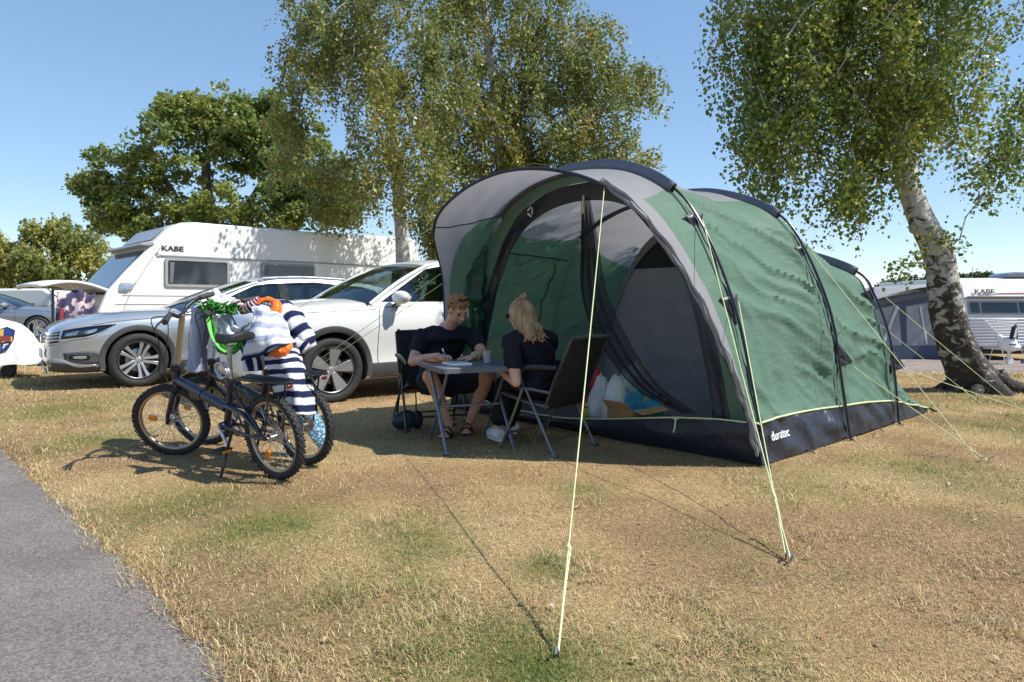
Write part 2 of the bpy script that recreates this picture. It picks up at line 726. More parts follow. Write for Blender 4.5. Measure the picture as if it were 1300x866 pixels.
def make_litter():
    n = 130
    y = 1 / (1 / 1.9 + (1 / 9.0 - 1 / 1.9) * rng.random(n))
    x = (rng.random(n) * 2 - 1) * (.8 * y + .3)
    ok = path_side(x, y) > .1
    x, y = x[ok], y[ok]
    n = len(x)
    b = MB()
    cs = []
    pal = [(.42, .27, .14), (.46, .34, .2), (.33, .16, .08), (.5, .40, .28)]
    for i in range(n):
        L = .016 + .022 * random.random()
        a = random.random() * 6.28
        w_ = L * (.35 + .3 * random.random())
        ti = random.uniform(-.5, .5)
        z = float(gz(x[i], y[i])) + .016
        pts = []
        for (p, q, r) in ((-1, 0, 0), (-.2, -1, .25), (1, 0, .1), (-.2, 1, .3), (0, 0, -.1)):
            X = p * L * .5
            Y = q * w_ * .5
            pts.append((x[i] + X * math.cos(a) - Y * math.sin(a), y[i] + X * math.sin(a) + Y * math.cos(a), z + ti * X + r * w_))
        b.add(pts, [(0, 1, 4), (1, 2, 4), (2, 3, 4), (3, 0, 4)])
        cs += [random.choice(pal)] * 5
    o = fast('leaf_litter', np.array([tuple(p) for p in b.v]), np.array(b.f), M('litter', (.4, .3, .2), .8, var=0, attr='tint', trans=.15), col=np.array(cs))
    tag(o, 'scattered dry fallen leaves on the parched grass', 'leaves', kind='stuff')


make_litter()
# ================================================================== the tent
TA = Vector((1.62, 4.33, 0))
T_ANG = math.atan2(.67, .742)
TW = 3.3                                     # width
T_LEN = 3.28


def TL(p):
    """world point -> tent coordinates"""
    p = Vector(p) - TA
    c, s = math.cos(T_ANG), math.sin(T_ANG)
    return Vector((p.x * c + p.y * s, -p.x * s + p.y * c, p.z))


tent = thing('tent', 'large green and grey tunnel tent with its front porch open', 'tent', TA, T_ANG)
TG = M('tent_green', (.145, .245, .178), .55, var=.04, vs=3, bump=.45, bs=9, stretch=(1.2, 1.2, 2.6), trans=.34, tcol=(.13, .24, .15), spec=.22)
TGR = M('tent_grey', (.35, .35, .365), .55, var=.05, vs=3, bump=.09, bs=60, trans=.42, tcol=(.34, .335, .345), spec=.3)
TBK = M('tent_black', (.014, .016, .026), .42, var=.2, vs=12, bump=.35, bs=25, spec=.5)
TDG = M('tent_dark_green', (.018, .062, .036), .55, var=.15, vs=8, bump=.2, bs=30, trans=.05)
TIN = M('inner_tent_grey', (.22, .225, .25), .75, var=.08, vs=5, bump=.15, bs=30, trans=.12, tcol=(.06, .06, .07))
TSL = M('sleeve_blue_grey', (.115, .125, .165), .5, var=.12, vs=10, bump=.15, bs=40)
LIME = M('lime_cord', (.58, .62, .34), .6, var=.1, vs=40)
POLE = M('pole_metal', (.035, .036, .04), .3, metal=.6, var=.1)
STEEL = M('bare_steel', (.5, .5, .5), .3, metal=1, var=.1, vs=30)

ARCH = {0.0: [(0, 0), (.10, .465), (.24, 1.03), (.483, 1.585), (.74, 1.90), (1.15, 2.10), (1.65, 2.16)],
        1.30: [(0, 0), (.06, .42), (.15, .98), (.36, 1.50), (.60, 1.81), (1.10, 2.02), (1.65, 2.075)],
        2.35: [(0, 0), (.03, .40), (.075, .76), (.20, 1.13), (.36, 1.345), (.95, 1.55), (1.65, 1.60)],
        3.28: [(0, 0), (.004, .03), (.008, .05), (.10, .085), (.30, .10), (.95, .115), (1.65, .12)]}
TS = sorted(ARCH)
NS, NG, NR = 6, 70, 40                        # rows: skirt, green, roof (half)


def half_profile(t, zs, zr):
    """one side of an arch resampled so that skirt / green / grey meet at fixed rows"""
    c = spline(ARCH[t], 300)
    z = c[:, 1]
    i1 = int(np.searchsorted(z, zs))
    i2 = int(np.searchsorted(z, zr))
    d = np.r_[0, np.cumsum(np.linalg.norm(np.diff(c, axis=0), axis=1))]

    def seg(a, b, n, last):
        q = np.linspace(d[a], d[b], n + 1)
        q = q if last else q[:-1]
        return np.stack([np.interp(q, d, c[:, 0]), np.interp(q, d, c[:, 1])], 1)
    return np.vstack([seg(0, i1, NS, 0), seg(i1, i2, NG, 0), seg(i2, 299, NR, 1)])


SK = {0.0: .27, 1.3: .255, 2.35: .2, 3.28: .045}
RF = {0.0: 1.93, 1.3: 1.93, 2.35: 1.50, 3.28: .112}
RFL = {0.0: 1.74, 1.3: 1.74, 2.35: 1.42, 3.28: .112}
FULL = {}
for t in TS:
    h = half_profile(t, SK[t], RF[t])
    m = half_profile(t, SK[t], RFL[t])[::-1][1:].copy()
    m[:, 0] = TW - m[:, 0]
    FULL[t] = np.vstack([h, m])
NT = 190


def tent_surface():
    tt = np.linspace(0, T_LEN, NT)
    out = np.zeros((NT, len(FULL[0.0]), 3))
    for i, t in enumerate(tt):
        k = max(0, min(2, int(np.searchsorted(TS, t, 'right')) - 1))
        a, b = TS[k], TS[k + 1]
        f = (t - a) / (b - a)
        p = FULL[a] * (1 - f) + FULL[b] * f
        sag = (.055, .05, .02)[k] * 4 * f * (1 - f)
        cen = np.array((TW / 2, .75 - .2 * k))
        dv = p - cen
        dv /= np.linalg.norm(dv, axis=1)[:, None] + 1e-9
        p = p - dv * (sag * sstep(0, .5, p[:, 1]))[:, None]
        out[i, :, 0], out[i, :, 1:] = t, p
    nr = np.zeros_like(out)
    du, dv = np.gradient(out, axis=0), np.gradient(out, axis=1)
    nr = np.cross(du, dv)
    nr /= np.linalg.norm(nr, axis=2)[..., None] + 1e-9
    T, Z = out[..., 0], out[..., 2]
    W_ = out[..., 1]
    S = np.where(W_ < TW / 2, Z, 4.3 - Z)
    fade = 0.0
    for t in TS:
        fade = np.maximum(fade, np.exp(-((T - t) / .05) ** 2))
    fade = (1 - fade) * (.35 + .65 * np.exp(-((W_ - TW / 2) / 1.2) ** 8)) if False else (1 - fade)
    # slack folds: long diagonal creases, fine crumple, gathers above the skirt
    warp = .6 * (fbm(T * 1.3, S * 1.3, 0, 47) - .5)
    al, ac = T * .90 - S * .42, T * .42 + S * .90       # along and across the drape
    q1 = fbm(al * .55 + warp, ac * 3.0 + warp * 2, 0, 41, 3)
    cre = 1 - np.abs(q1 * 2 - 1)
    q2 = fbm(al * 1.6 - warp, ac * 8.0 + warp * 3, 0, 43, 2)
    cr2 = 1 - np.abs(q2 * 2 - 1)
    crumple = fbm(T * 11, S * 14, 0, 44, 3) - .5
    gather = np.sin(T * 26 + 5 * vn(T * 2, S * 2, 0, 45)) * np.exp(-((S - .45) / .28) ** 2)
    q3 = fbm(al * 3.2 + warp * 3, ac * 17.0, 0, 48, 2)
    cr3 = 1 - np.abs(q3 * 2 - 1)
    patch_ = sstep(.38, .62, fbm(T * 1.7, S * 1.7, 0, 49))
    d = .055 * (cre ** 6 - .25) + .034 * (cr2 ** 8 - .2) * patch_ + .013 * (cr3 ** 5 - .2) * (.4 + .6 * patch_) + .008 * crumple + .010 * gather
    foot = sstep(.0, .12, Z)
    d = d * (.15 + .85 * fade) * np.where(T > 0.01, 1, 0) * (.25 + .75 * foot)
    out += nr * d[..., None] * (1 if nr[10, 5, 1] < 0 else -1)
    out[..., 2] = np.maximum(out[..., 2], .012)
    return out


TSURF = tent_surface()


def sub_grid(name, rows, mat, parent=tent, ii=None, solid=.0):
    b = MB().grid([[Vector(p) for p in r] for r in (rows if ii is None else rows[ii[0]:ii[1]])])
    return b.build(name, mat, parent, smooth=60, fix=False)


J1, J2 = NS, NS + NG
J3, J4 = len(FULL[0.0]) - 1 - NS - NG, len(FULL[0.0]) - 1 - NS
sub_grid('skirt', TSURF[:, :J1 + 1], TBK)
sub_grid('skirt', TSURF[:, J4:], TBK)
sub_grid('side_panel', TSURF[:, J1:J2 + 1], TG)
sub_grid('side_panel', TSURF[:, J3:J4 + 1], TG)
sub_grid('roof_panel', TSURF[:, J2:J3 + 1], TGR)
# lime piping over the skirt
pp = MB()
pp.tube([Vector(p) + Vector((0, -.008, 0)) for p in TSURF[:, J1]], .007, 6)
pp.build('piping', LIME, tent)
def weld(o):
    bm = bmesh.new()
    bm.from_mesh(o.data)
    bmesh.ops.remove_doubles(bm, verts=bm.verts, dist=.0005)
    bmesh.ops.recalc_face_normals(bm, faces=bm.faces)
    for f in bm.faces: f.smooth = True
    bm.to_mesh(o.data)
    bm.free()
    return o


# closing panel at the very back
bk = MB()
e = TSURF[-1]
bk.add([tuple(p) for p in e] + [(T_LEN, TW / 2, 0)], [(i, i + 1, len(e)) for i in range(len(e) - 1)])
bk.build('rear_panel', TG, tent)


def arch_pt(t, w):
    c = spline(ARCH[t], 400)
    ww = w if w <= TW / 2 else TW - w
    return Vector((t, w, float(np.interp(ww, c[:, 0], c[:, 1]))))


# pole sleeves over the roof, bare poles down the sides, straps
SPAN = {0.0: .70, 1.3: .555, 2.35: .33}
for t in (0.0, 1.3, 2.35):
    ws = np.linspace(SPAN[t], TW - SPAN[t], 44)
    pts = [arch_pt(t, w_) for w_ in ws]
    sl_ = MB()
    rows = []
    for i, p in enumerate(pts):
        a = (pts[min(i + 1, 43)] - pts[max(i - 1, 0)]).normalized()
        nrm = Vector((0, -a.z, a.y))
        if nrm.z < 0: nrm = -nrm
        rows.append([p + Vector((.03, 0, 0)) - nrm * .02, p + Vector((.022, 0, 0)) + nrm * .045, p + Vector((.012, 0, 0)) + nrm * .068,
                     p + Vector((-.012, 0, 0)) + nrm * .068, p + Vector((-.022, 0, 0)) + nrm * .045, p + Vector((-.03, 0, 0)) - nrm * .02])
    sl_.grid(rows)
    sl_.build('pole_sleeve', TSL, tent, solid=.004)
    for sgn in (0, 1):
        c = spline([(w_, z) for w_, z in ARCH[t] if True], 300)
        k = int(np.searchsorted(c[:, 0], SPAN[t]))
        c = c[:k + 6:4]
        off = -.035
        pts = []
        for j, (w_, z) in enumerate(c):
            tail = min(1, z / .3) * 1.0
            y = (w_ - .045 * min(1, 1.4 - w_))
            if z > .2: z = z + .02 * min(1, w_ / .5)
            pts.append((t, y if sgn == 0 else TW - y, max(z, .0)))
        pts[0] = (t, -.05 if sgn == 0 else TW + .05, .0)
        b = MB().tube(pts, .0095, 8)
        b.build('pole', POLE, tent)
        # fabric strap beside the pole
        st = MB()
        inner = [(t + .035, p[1] + (.028 if sgn == 0 else -.028), p[2]) for p in pts[2:]]
        st.tube(inner, .012, 4, flat=.25)
        st.build('strap', TBK, tent)


def tri_tab(c, along, out_, s=.12):
    """black triangular anchor tab with a puckered shape"""
    c, along, out_ = Vector(c), Vector(along).normalized(), Vector(out_).normalized()
    nrm = along.cross(out_).normalized()
    b = MB()
    n = 8
    rows = []
    for i in range(n + 1):
        f = i / n
        hw = s * .55 * (1 - f) ** 1.2 + .012
        row = []
        for j in range(7):
            g = j / 6 * 2 - 1
            row.append(c + along * (g * hw) + out_ * (f * s) + nrm * (.012 * math.sin(g * 7 + f * 5) * (1 - f)))
        rows.append(row)
    b.grid(rows)
    b.build('anchor_tab', TBK, tent, solid=.005)


def guy(a, b, n=2, kind='guy_line', ring=True, parent=tent):
    """a lime guy line from a to its peg at b (tent coordinates)"""
    a, b = Vector(a), Vector(b)
    L = (b - a).length
    pts = []
    for i in range(13):
        f = i / 12
        p = a.lerp(b, f)
        p.z -= .010 * L * 4 * f * (1 - f) * .35
        pts.append(p)
    m = MB().tube(pts, .0030, 6)
    # the runner and the doubled end near the peg
    k = a.lerp(b, .88)
    m.tube([k + Vector((.012, 0, 0)), a.lerp(b, .94) + Vector((.016, .01, 0)), b + Vector((.01, .006, .004))], .0028, 6)
    m.ball(k, (.010, .007, .014), 8, 6)
    o = m.build(kind, LIME, parent)
    pg = MB()
    d = (a - b)
    d.z = 0
    d.normalize()
    up = Vector((0, 0, 1)) * .8 - d * .4
    pg.tube([b - up * .07, b + up * .03, b + up * .045 + d * -.018, b + up * .03 - d * .03], .0045, 6)
    pg.build('tent_peg', STEEL, o)
    return o


def gpt(u, v):
    p = G(u, v)
    p.z = float(gz(p.x, p.y)) + .01
    return TL(p)


DN = Vector((0, 0, -1))
# tabs on the sunny side (t, height on the pole)
def pole_pt(t, z):
    c = spline(ARCH[t], 400)
    w_ = float(np.interp(z, c[:, 1], c[:, 0]))
    return Vector((t, w_ - .04, z + .01))


tabs = {'a': pole_pt(0.0, 1.66), 'b': pole_pt(0.0, 1.08), 'c': pole_pt(1.3, 1.5), 'd': pole_pt(1.3, .62), 'e': pole_pt(2.35, 1.17), 'f': pole_pt(2.35, .52)}
for k, p in tabs.items():
    tri_tab(p + Vector((.02, .03, .02)), (1, .0, .12) if k not in 'df' else (.1, -.1, 1), (.9, -.25, -.28) if k in 'df' else (.06, -.22, -1), .20)
PEG1 = gpt(1004, 713)
guy(tabs['a'] + Vector((0, -.05, -.03)), PEG1)
guy(tabs['b'] + Vector((0, -.05, -.02)), PEG1 + Vector((.02, .03, 0)))
PEG2 = gpt(1243, 588)
guy(tabs['c'] + Vector((0, -.06, -.03)), PEG2)
guy(tabs['d'] + Vector((.03, -.1, -.06)), PEG2 + Vector((.05, -.04, 0)))
PEG3 = gpt(1312, 536)
guy(tabs['e'] + Vector((.02, -.06, -.02)), PEG3)
guy(tabs['f'] + Vector((.04, -.1, -.05)), gpt(1330, 532))
guy(TSURF[-6, 3], gpt(1262, 521)) if False else None
guy(Vector((2.45, .9, 1.50)), gpt(1248, 515))

# ---------------------------------------------------------------- the porch hood
def q_c(p, q): return Vector((-q, p[0], p[1]))


HE = [(.02, .02, 0.0), (.06, .12, .38), (.15, .28, .80), (.33, .47, 1.30), (.60, .68, 1.735), (1.05, .745, 1.965), (1.65, .76, 2.055),
      (2.25, .745, 1.965), (2.70, .67, 1.735), (3.0, .36, 1.30), (3.17, .20, .80), (3.25, .09, .38), (3.28, .02, 0.0)]
hed = spline(HE, 121)                          # w, q, z
HOODV = []
full0 = spline(ARCH[0.0] + [(TW - w_, z) for w_, z in ARCH[0.0][::-1][1:]], 121)
rows = []
for i in range(121):
    a = Vector((-hed[i, 1], hed[i, 0], hed[i, 2]))
    b = Vector((0, full0[i, 0], full0[i, 1]))
    row = []
    for k in range(19):
        f = k / 18
        p = a.lerp(b, f)
        # the cloth dips between the edge pole and the first arch
        p.z -= .035 * 4 * f * (1 - f) * (1 if 25 < i < 95 else .4)
        wr = fbm(f * 3 + i * .02, i * .09 - f * 2, 0, 61)
        dd = .016 * ((1 - abs(2 * float(wr) - 1)) ** 3 - .3) * min(1, f * 5) * min(1, (1 - f) * 5)
        p += Vector((-.3, 0, 1)).normalized() * dd
        row.append(p)
    rows.append(row)
ROWS = np.array([[tuple(p) for p in r] for r in rows])
# right flank and crown are grey; on the left flank a green gusset inside a grey border
sub_grid('porch_hood', ROWS[40:81], TGR)
# right flank: a gathered grey band along the edge, green behind it
band = ROWS[2:41]
sub_grid('hood_edge_band', band[:, :9], TGR)
sub_grid('hood_side', band[:, 8:], TG)
left = ROWS[80:119]
def along(row, f):
    x = f * 18
    i = min(17, int(x))
    return Vector(row[i]).lerp(Vector(row[i + 1]), x - i)


lims = [.17 + .55 * max(0, 1 - k / 13) ** 2 for k in range(39)]
sub_grid('hood_edge_band', [[along(left[k], lims[k] * j / 6) for j in range(7)] for k in range(39)], TGR)
sub_grid('hood_side', [[along(left[k], lims[k] + (1 - lims[k]) * j / 14) for j in range(15)] for k in range(39)], TG)
# dark hem along the hood's edge and the seam on the left flank
hm = MB()
hm.tube([ROWS[i, 0] for i in range(4, 118)], [.009 if i < 40 else (.013 if i < 82 else .007) for i in range(4, 118)], 6)
hm.tube([ROWS[80, k] + np.array((0, 0, -.004)) for k in range(19)], .006, 5)
hm.build('hood_hem', TBK, tent)
gh = MB()
for o_ in (0, .03, .055):
    gh.tube([Vector(ROWS[i, 0]) + Vector((-.006 + .010 * math.sin(i * .9 + o_ * 90), -.008 - o_ * .25 + .006 * math.sin(i * 1.7), o_ * .5)) for i in range(2, 45)],
            [.005 + .009 * abs(math.sin(i * .35 + o_ * 50)) for i in range(2, 45)], 6)
gh.build('hood_edge_gather', TGR, tent)
ap = Vector(ROWS[43, 0])
guy(ap + Vector((-.01, 0, -.01)), gpt(708, 833))
lc = Vector(ROWS[80, 0])
guy(lc, TL((-4.0, 7.1, .01)))
guy(Vector(ROWS[89, 0]), TL((-2.75, 7.35, .01)))
guy(Vector(ROWS[91, 0]), TL((-2.7, 7.37, .01)))

# ---------------------------------------------------------------- front wall with its arched opening
def ring_profile(sc_w, sc_z, n=81, z0=.27):
    c = spline(ARCH[0.0] + [(TW - w_, z) for w_, z in ARCH[0.0][::-1][1:]], n)
    q = c.copy()
    q[:, 0] = TW / 2 + (c[:, 0] - TW / 2) * sc_w
    q[:, 1] = c[:, 1] * sc_z
    return q


def front_ring(o, i, x0, x1, mat, name, crinkle=.0):
    rows = []
    for k in range(len(o)):
        a, b = Vector((x0, o[k, 0], o[k, 1])), Vector((x1, i[k, 0], i[k, 1]))
        row = []
        for j in range(6):
            p = a.lerp(b, j / 5)
            p.x += crinkle * (float(vn(k * .35, j * .7, 0, 71)) - .5)
            row.append(p)
        rows.append(row)
    return MB().grid(rows).build(name, mat, tent, fix=False)


o1 = ring_profile(.995, .992)
o2 = ring_profile(.88, .955)
o3 = ring_profile(.80, .885)
front_ring(o1, o2, .03, .05, TG, 'door_surround', .02)
front_ring(o2, o3, .05, .06, TBK, 'door_border', .03)
# sill: the tall black lip across the bottom, green corner pieces
def sill_h(w_): return .272 - .17 * float(sstep(.12, 1.9, w_)) + .15 * float(sstep(2.5, 3.25, w_))


def sill_x(w_): return -.02 - .07 * math.sin(PI * min(1, max(0, w_ / TW)))


sl_ = MB()
rows = []
for k in range(60):
    f = k / 59
    row = []
    for j in range(9):
        g = j / 8
        z = sill_h(TW * f) * g
        wr = 1 - abs(2 * float(fbm(f * 16 + g, g * 2.2 - f * 5, 0, 75)) - 1)
        row.append(Vector((.015 + (sill_x(TW * f) - .015) * (.4 + .6 * math.sin(g * 2.4)) - .022 * wr ** 3 * min(1, g * 3), TW * f, .006 + z)))
    rows.append(row)
SILL = rows
sl_.grid(rows)
sl_.build('door_sill', TBK, tent, fix=False, smooth=60)
pp = MB()
pp.tube([Vector(r_[-1]) + Vector((-.006, 0, .004)) for r_ in rows], .006, 6)
a_ = Vector(rows[11][-1])
pp.tube([a_ + Vector((-.01, 0, .01)), a_ + Vector((-.02, 0, -.03)), a_ + Vector((-.02, .005, -.07)), a_ + Vector((-.025, .01, -.10))], .007, 6)
pp.tube([a_ + Vector((-.015, -.03, .01)), a_ + Vector((-.02, 0, -.006)), a_ + Vector((-.015, .03, .004))], .008, 6)
pp.build('piping', LIME, tent)
# green corner pieces of the front wall beside the opening
for s_ in (0, 1):
    rows = []
    for k in range(14):
        z = .26 + 1.1 * k / 13
        c_ = ring_profile(.995, .992)
        wo = float(np.interp(z, c_[:40, 1], c_[:40, 0]))
        wi = wo + .06 + .10 * (1 - k / 13)
        rows.append([Vector((.035 + .008 * math.sin(j * 2 + k), (wo + (wi - wo) * j / 4) if s_ == 0 else TW - (wo + (wi - wo) * j / 4), z)) for j in range(5)])
    MB().grid(rows).build('door_corner', TG, tent, fix=False, smooth=60)

# emblem on the black arch: a ring of three bent strokes
em = MB()
k0 = 49
pe = Vector((.04, (o2[k0, 0] + o3[k0, 0]) / 2, (o2[k0, 1] + o3[k0, 1]) / 2))
for a0 in (0, 1, 2):
    pts = []
    for s_ in range(9):
        w_ = a0 * 2 * PI / 3 + .25 + s_ / 8 * 1.55
        rr = .034 + .007 * math.cos(3 * w_)
        pts.append(pe + Vector((-.015, math.cos(w_) * rr * .9, math.sin(w_) * rr * 1.15)))
    em.tube(pts, .0085, 6, flat=.5)
em.build('emblem', M('emblem_white', (.7, .7, .68), .6, var=.05), tent)

# rolled-back door leaf on the left, tied with a lime strap
pts = spline([(.02, 2.84, 1.62), (.0, 2.90, 1.42), (-.02, 2.93, 1.12), (-.02, 2.96, .98), (.0, 2.98, .7), (.03, 3.0, .3)], 40)
rad = []
for k in range(40):
    f = k / 39
    rad.append(.05 + .055 * min(1, f * 3) - .035 * math.exp(-((f - .5) / .05) ** 2) + .012 * math.sin(k * 1.3))
db = MB().tube([tuple(p) for p in pts], rad, 18)
for i, p in enumerate(db.v):
    w_ = math.atan2(p.x, p.y - 2.93)
    p += Vector((math.sin(w_ * 9 + p.z * 3), math.cos(w_ * 7 + p.z * 4), 0)) * .011
db.build('rolled_door', TDG, tent, fix=True)
tp = [tuple(Vector((-.02 + .085 * math.cos(a), 2.955 + .085 * math.sin(a), 1.02 + .015 * math.sin(a)))) for a in np.linspace(0, 2 * PI, 18)]
MB().tube(tp, .007, 6).tube([(-.11, 2.93, 1.02), (-.13, 2.90, .98), (-.135, 2.90, .93)], .006, 6).build('door_tie', LIME, tent)

# ---------------------------------------------------------------- the inside
fl = MB()
fl.grid([[(.03 + 3.1 * i / 8, .06 + (TW - .12) * j / 8, .03 + .008 * math.sin(i * 3 + j * 2)) for j in range(9)] for i in range(9)])
fl.build('groundsheet', M('groundsheet', (.07, .07, .08), .6, var=.2, vs=6, bump=.2), tent)
# sleeping cabin: a dark grey arched wall with black net at its top
CW0, CW1 = .14, 2.36
cw = []
for w_ in np.linspace(CW0, CW1, 41):
    f = (w_ - CW0) / (CW1 - CW0)
    cw.append((w_, .42 + 1.42 * (1 - abs(2 * f - 1) ** 2.6) ** .75))
def cabin_pt(w_, z, zt):
    return Vector((1.12 + .10 * (z / zt) + .045 * (float(fbm(w_ * 2.5, z * 1.6, 0, 81)) - .5) + .020 * (float(fbm(w_ * 6 + z * 2, z * 3, 0, 83)) - .5) + .003 * math.sin(z * 34 + w_ * 3), w_, z))


ZB = 1.40
sub_grid('cabin_wall', [[cabin_pt(w_, .03 + (min(zt - .06, ZB) - .03) * j / 26, zt) for j in range(27)] for w_, zt in cw], TIN)
nrows = [[cabin_pt(w_, ZB + (zt - .06 - ZB) * j / 8, zt) for j in range(9)] for w_, zt in cw if zt - .06 > ZB]
sub_grid('net_panel', nrows, M('net_black', (.012, .012, .016), .9, var=0))
sub_grid('cabin_border', [[cabin_pt(w_, max(.03, zt - .10) + (zt - max(.03, zt - .10)) * j / 3, zt) + Vector((-.012, 0, 0)) for j in range(4)] for w_, zt in cw], M('cabin_trim', (.13, .13, .145), .7, var=.1))
# roof and sides of the cabin run back so that no light comes through behind it
rows = []
for k, (w_, zt) in enumerate(cw):
    rows.append([Vector((1.22 + f * 1.8, w_, .03 + (zt - .03) * (1 - f) ** .8 * (1 - .12 * f))) for f in np.linspace(0, 1, 9)])
MB().grid(rows).build('cabin_roof', TIN, tent, fix=False)
# zip down the cabin wall
MB().tube([(1.095 + .1 * z / 1.8, 1.02 + .03 * math.sin(z * 2), z) for z in np.linspace(.05, 1.4, 14)], .006, 5).build('cabin_zip', TBK, tent)
# window outline on the far green wall
wn = MB()
sfc = TSURF
row_i = [int(x) for x in np.linspace(14, 34, 14)]
def wall_pt(t, z):
    i = min(NT - 1, int(round(t / T_LEN * (NT - 1))))
    h = TSURF[i, len(FULL[0.0]) // 2:][::-1]
    return Vector((t, float(np.interp(z, h[:, 2], h[:, 1])) - .02, z))


wn.tube([wall_pt(.06 + 1.2 * f, 1.56 - .03 * f) for f in np.linspace(0, 1, 20)], .007, 5)
wn.tube([wall_pt(1.06 - .12 * (1 - z / 1.5), z) for z in np.linspace(.3, 1.5, 24)], .007, 5)
wn.build('wall_seam', M('seam', (.02, .035, .028), .7, var=.1), tent)

# black gauze door leaf, drawn aside and hanging from the arch to the sill
GZ = M('gauze', (.010, .010, .013), .8, var=.2, vs=30, alpha=.70)
k1 = [(.06, 1.62, 1.92), (.10, 1.66, 1.55), (.14, 1.70, 1.10), (.16, 1.52, .72), (.10, 1.1, .40), (.02, .62, .27)]
k2 = [(.05, 1.52, 1.925), (.05, 1.46, 1.6), (.05, 1.36, 1.15), (.05, 1.12, .75), (.03, .84, .45), (.0, .48, .285)]
c1, c2 = spline(k1, 44), spline(k2, 44)
rows = []
for i in range(44):
    row = []
    f = i / 43
    for j in range(25):
        g = j / 24
        p = Vector(c1[i]).lerp(Vector(c2[i]), g)
        amp = .035 * min(1, f * 5 + .15) * min(1, (1 - f) * 6 + .2)
        p.x += amp * math.sin(g * 19 + f * 3)
        p.y += amp * .4 * math.cos(g * 23 + f * 2)
        row.append(p)
    rows.append(row)
MB().grid(rows).build('gauze_door', GZ, tent, fix=False)
MB().tube([(.03, 1.57, 1.95), (.02, 1.57, 1.88), (.025, 1.57, 1.80)], .008, 6).build('door_tie', LIME, tent)
# lettering on the skirt, near the first pole
def skirt_at(t, f):
    i = min(NT - 2, int(t / T_LEN * (NT - 1)))
    a = Vector(TSURF[i, 0]).lerp(Vector(TSURF[i, J1]), f)
    return a + Vector((0, -.028, 0))


xd = (skirt_at(.42, .6) - skirt_at(.1, .6)).normalized()
yd = Vector((0, .30, 1)).normalized()
WHT = M('print_white', (.75, .75, .75), .6, var=.05)
text_mesh('duratec', .085, WHT, tent, skirt_at(.25, .62), xd, yd, bold=.0, shear=.2)
text_mesh('60d', .05, WHT, tent, skirt_at(.37, .36), xd, yd, bold=.001, shear=.2) if False else None
# corner strap and peg at the rear
MB().tube([(T_LEN - .01, .0, .05), (T_LEN + .06, -.03, .02), (T_LEN + .1, -.05, .0)], .012, 6).build('corner_strap', TBK, tent)
for t in (.62, 1.3, 1.9, 2.35):
    MB().tube([(t, .0, .02), (t + .02, -.05, .015), (t + .03, -.09, -.02)], .006, 6).build('peg_loop', TBK, tent)
# ================================================================== trees
def leaf_mesh(C, size, droop, up_bias, cols, r):
    """one bent rhombus a leaf; C (n,3) centres"""
    n = len(C)
    a = r.random(n) * 2 * PI
    el = r.normal(0, .55, n) - droop
    ax = np.stack([np.cos(a) * np.cos(el), np.sin(a) * np.cos(el), np.sin(el)], 1)
    rv = r.normal(size=(n, 3))
    rv[:, 2] += up_bias
    sd_ = np.cross(ax, rv)
    sd_ /= np.linalg.norm(sd_, axis=1)[:, None] + 1e-9
    nn = np.cross(sd_, ax)
    L = (size * (.45 + 1.05 * r.random(n)))[:, None]
    W_ = L * (.36 + .12 * r.random((n, 1)))
    V = np.empty((n, 4, 3))
    V[:, 0] = C - ax * L * .5
    V[:, 1] = C + sd_ * W_ - ax * L * .05 + nn * L * .08
    V[:, 2] = C + ax * L * .5 - nn * L * .05
    V[:, 3] = C - sd_ * W_ - ax * L * .05 + nn * L * .08
    Fc = np.arange(n * 4).reshape(n, 4)
    c = np.repeat(cols, 4, 0)
    return V.reshape(-1, 3), Fc, c


LEAF = M('leaves', (.08, .12, .03), .42, var=0, attr='tint', trans=.42, spec=.4)


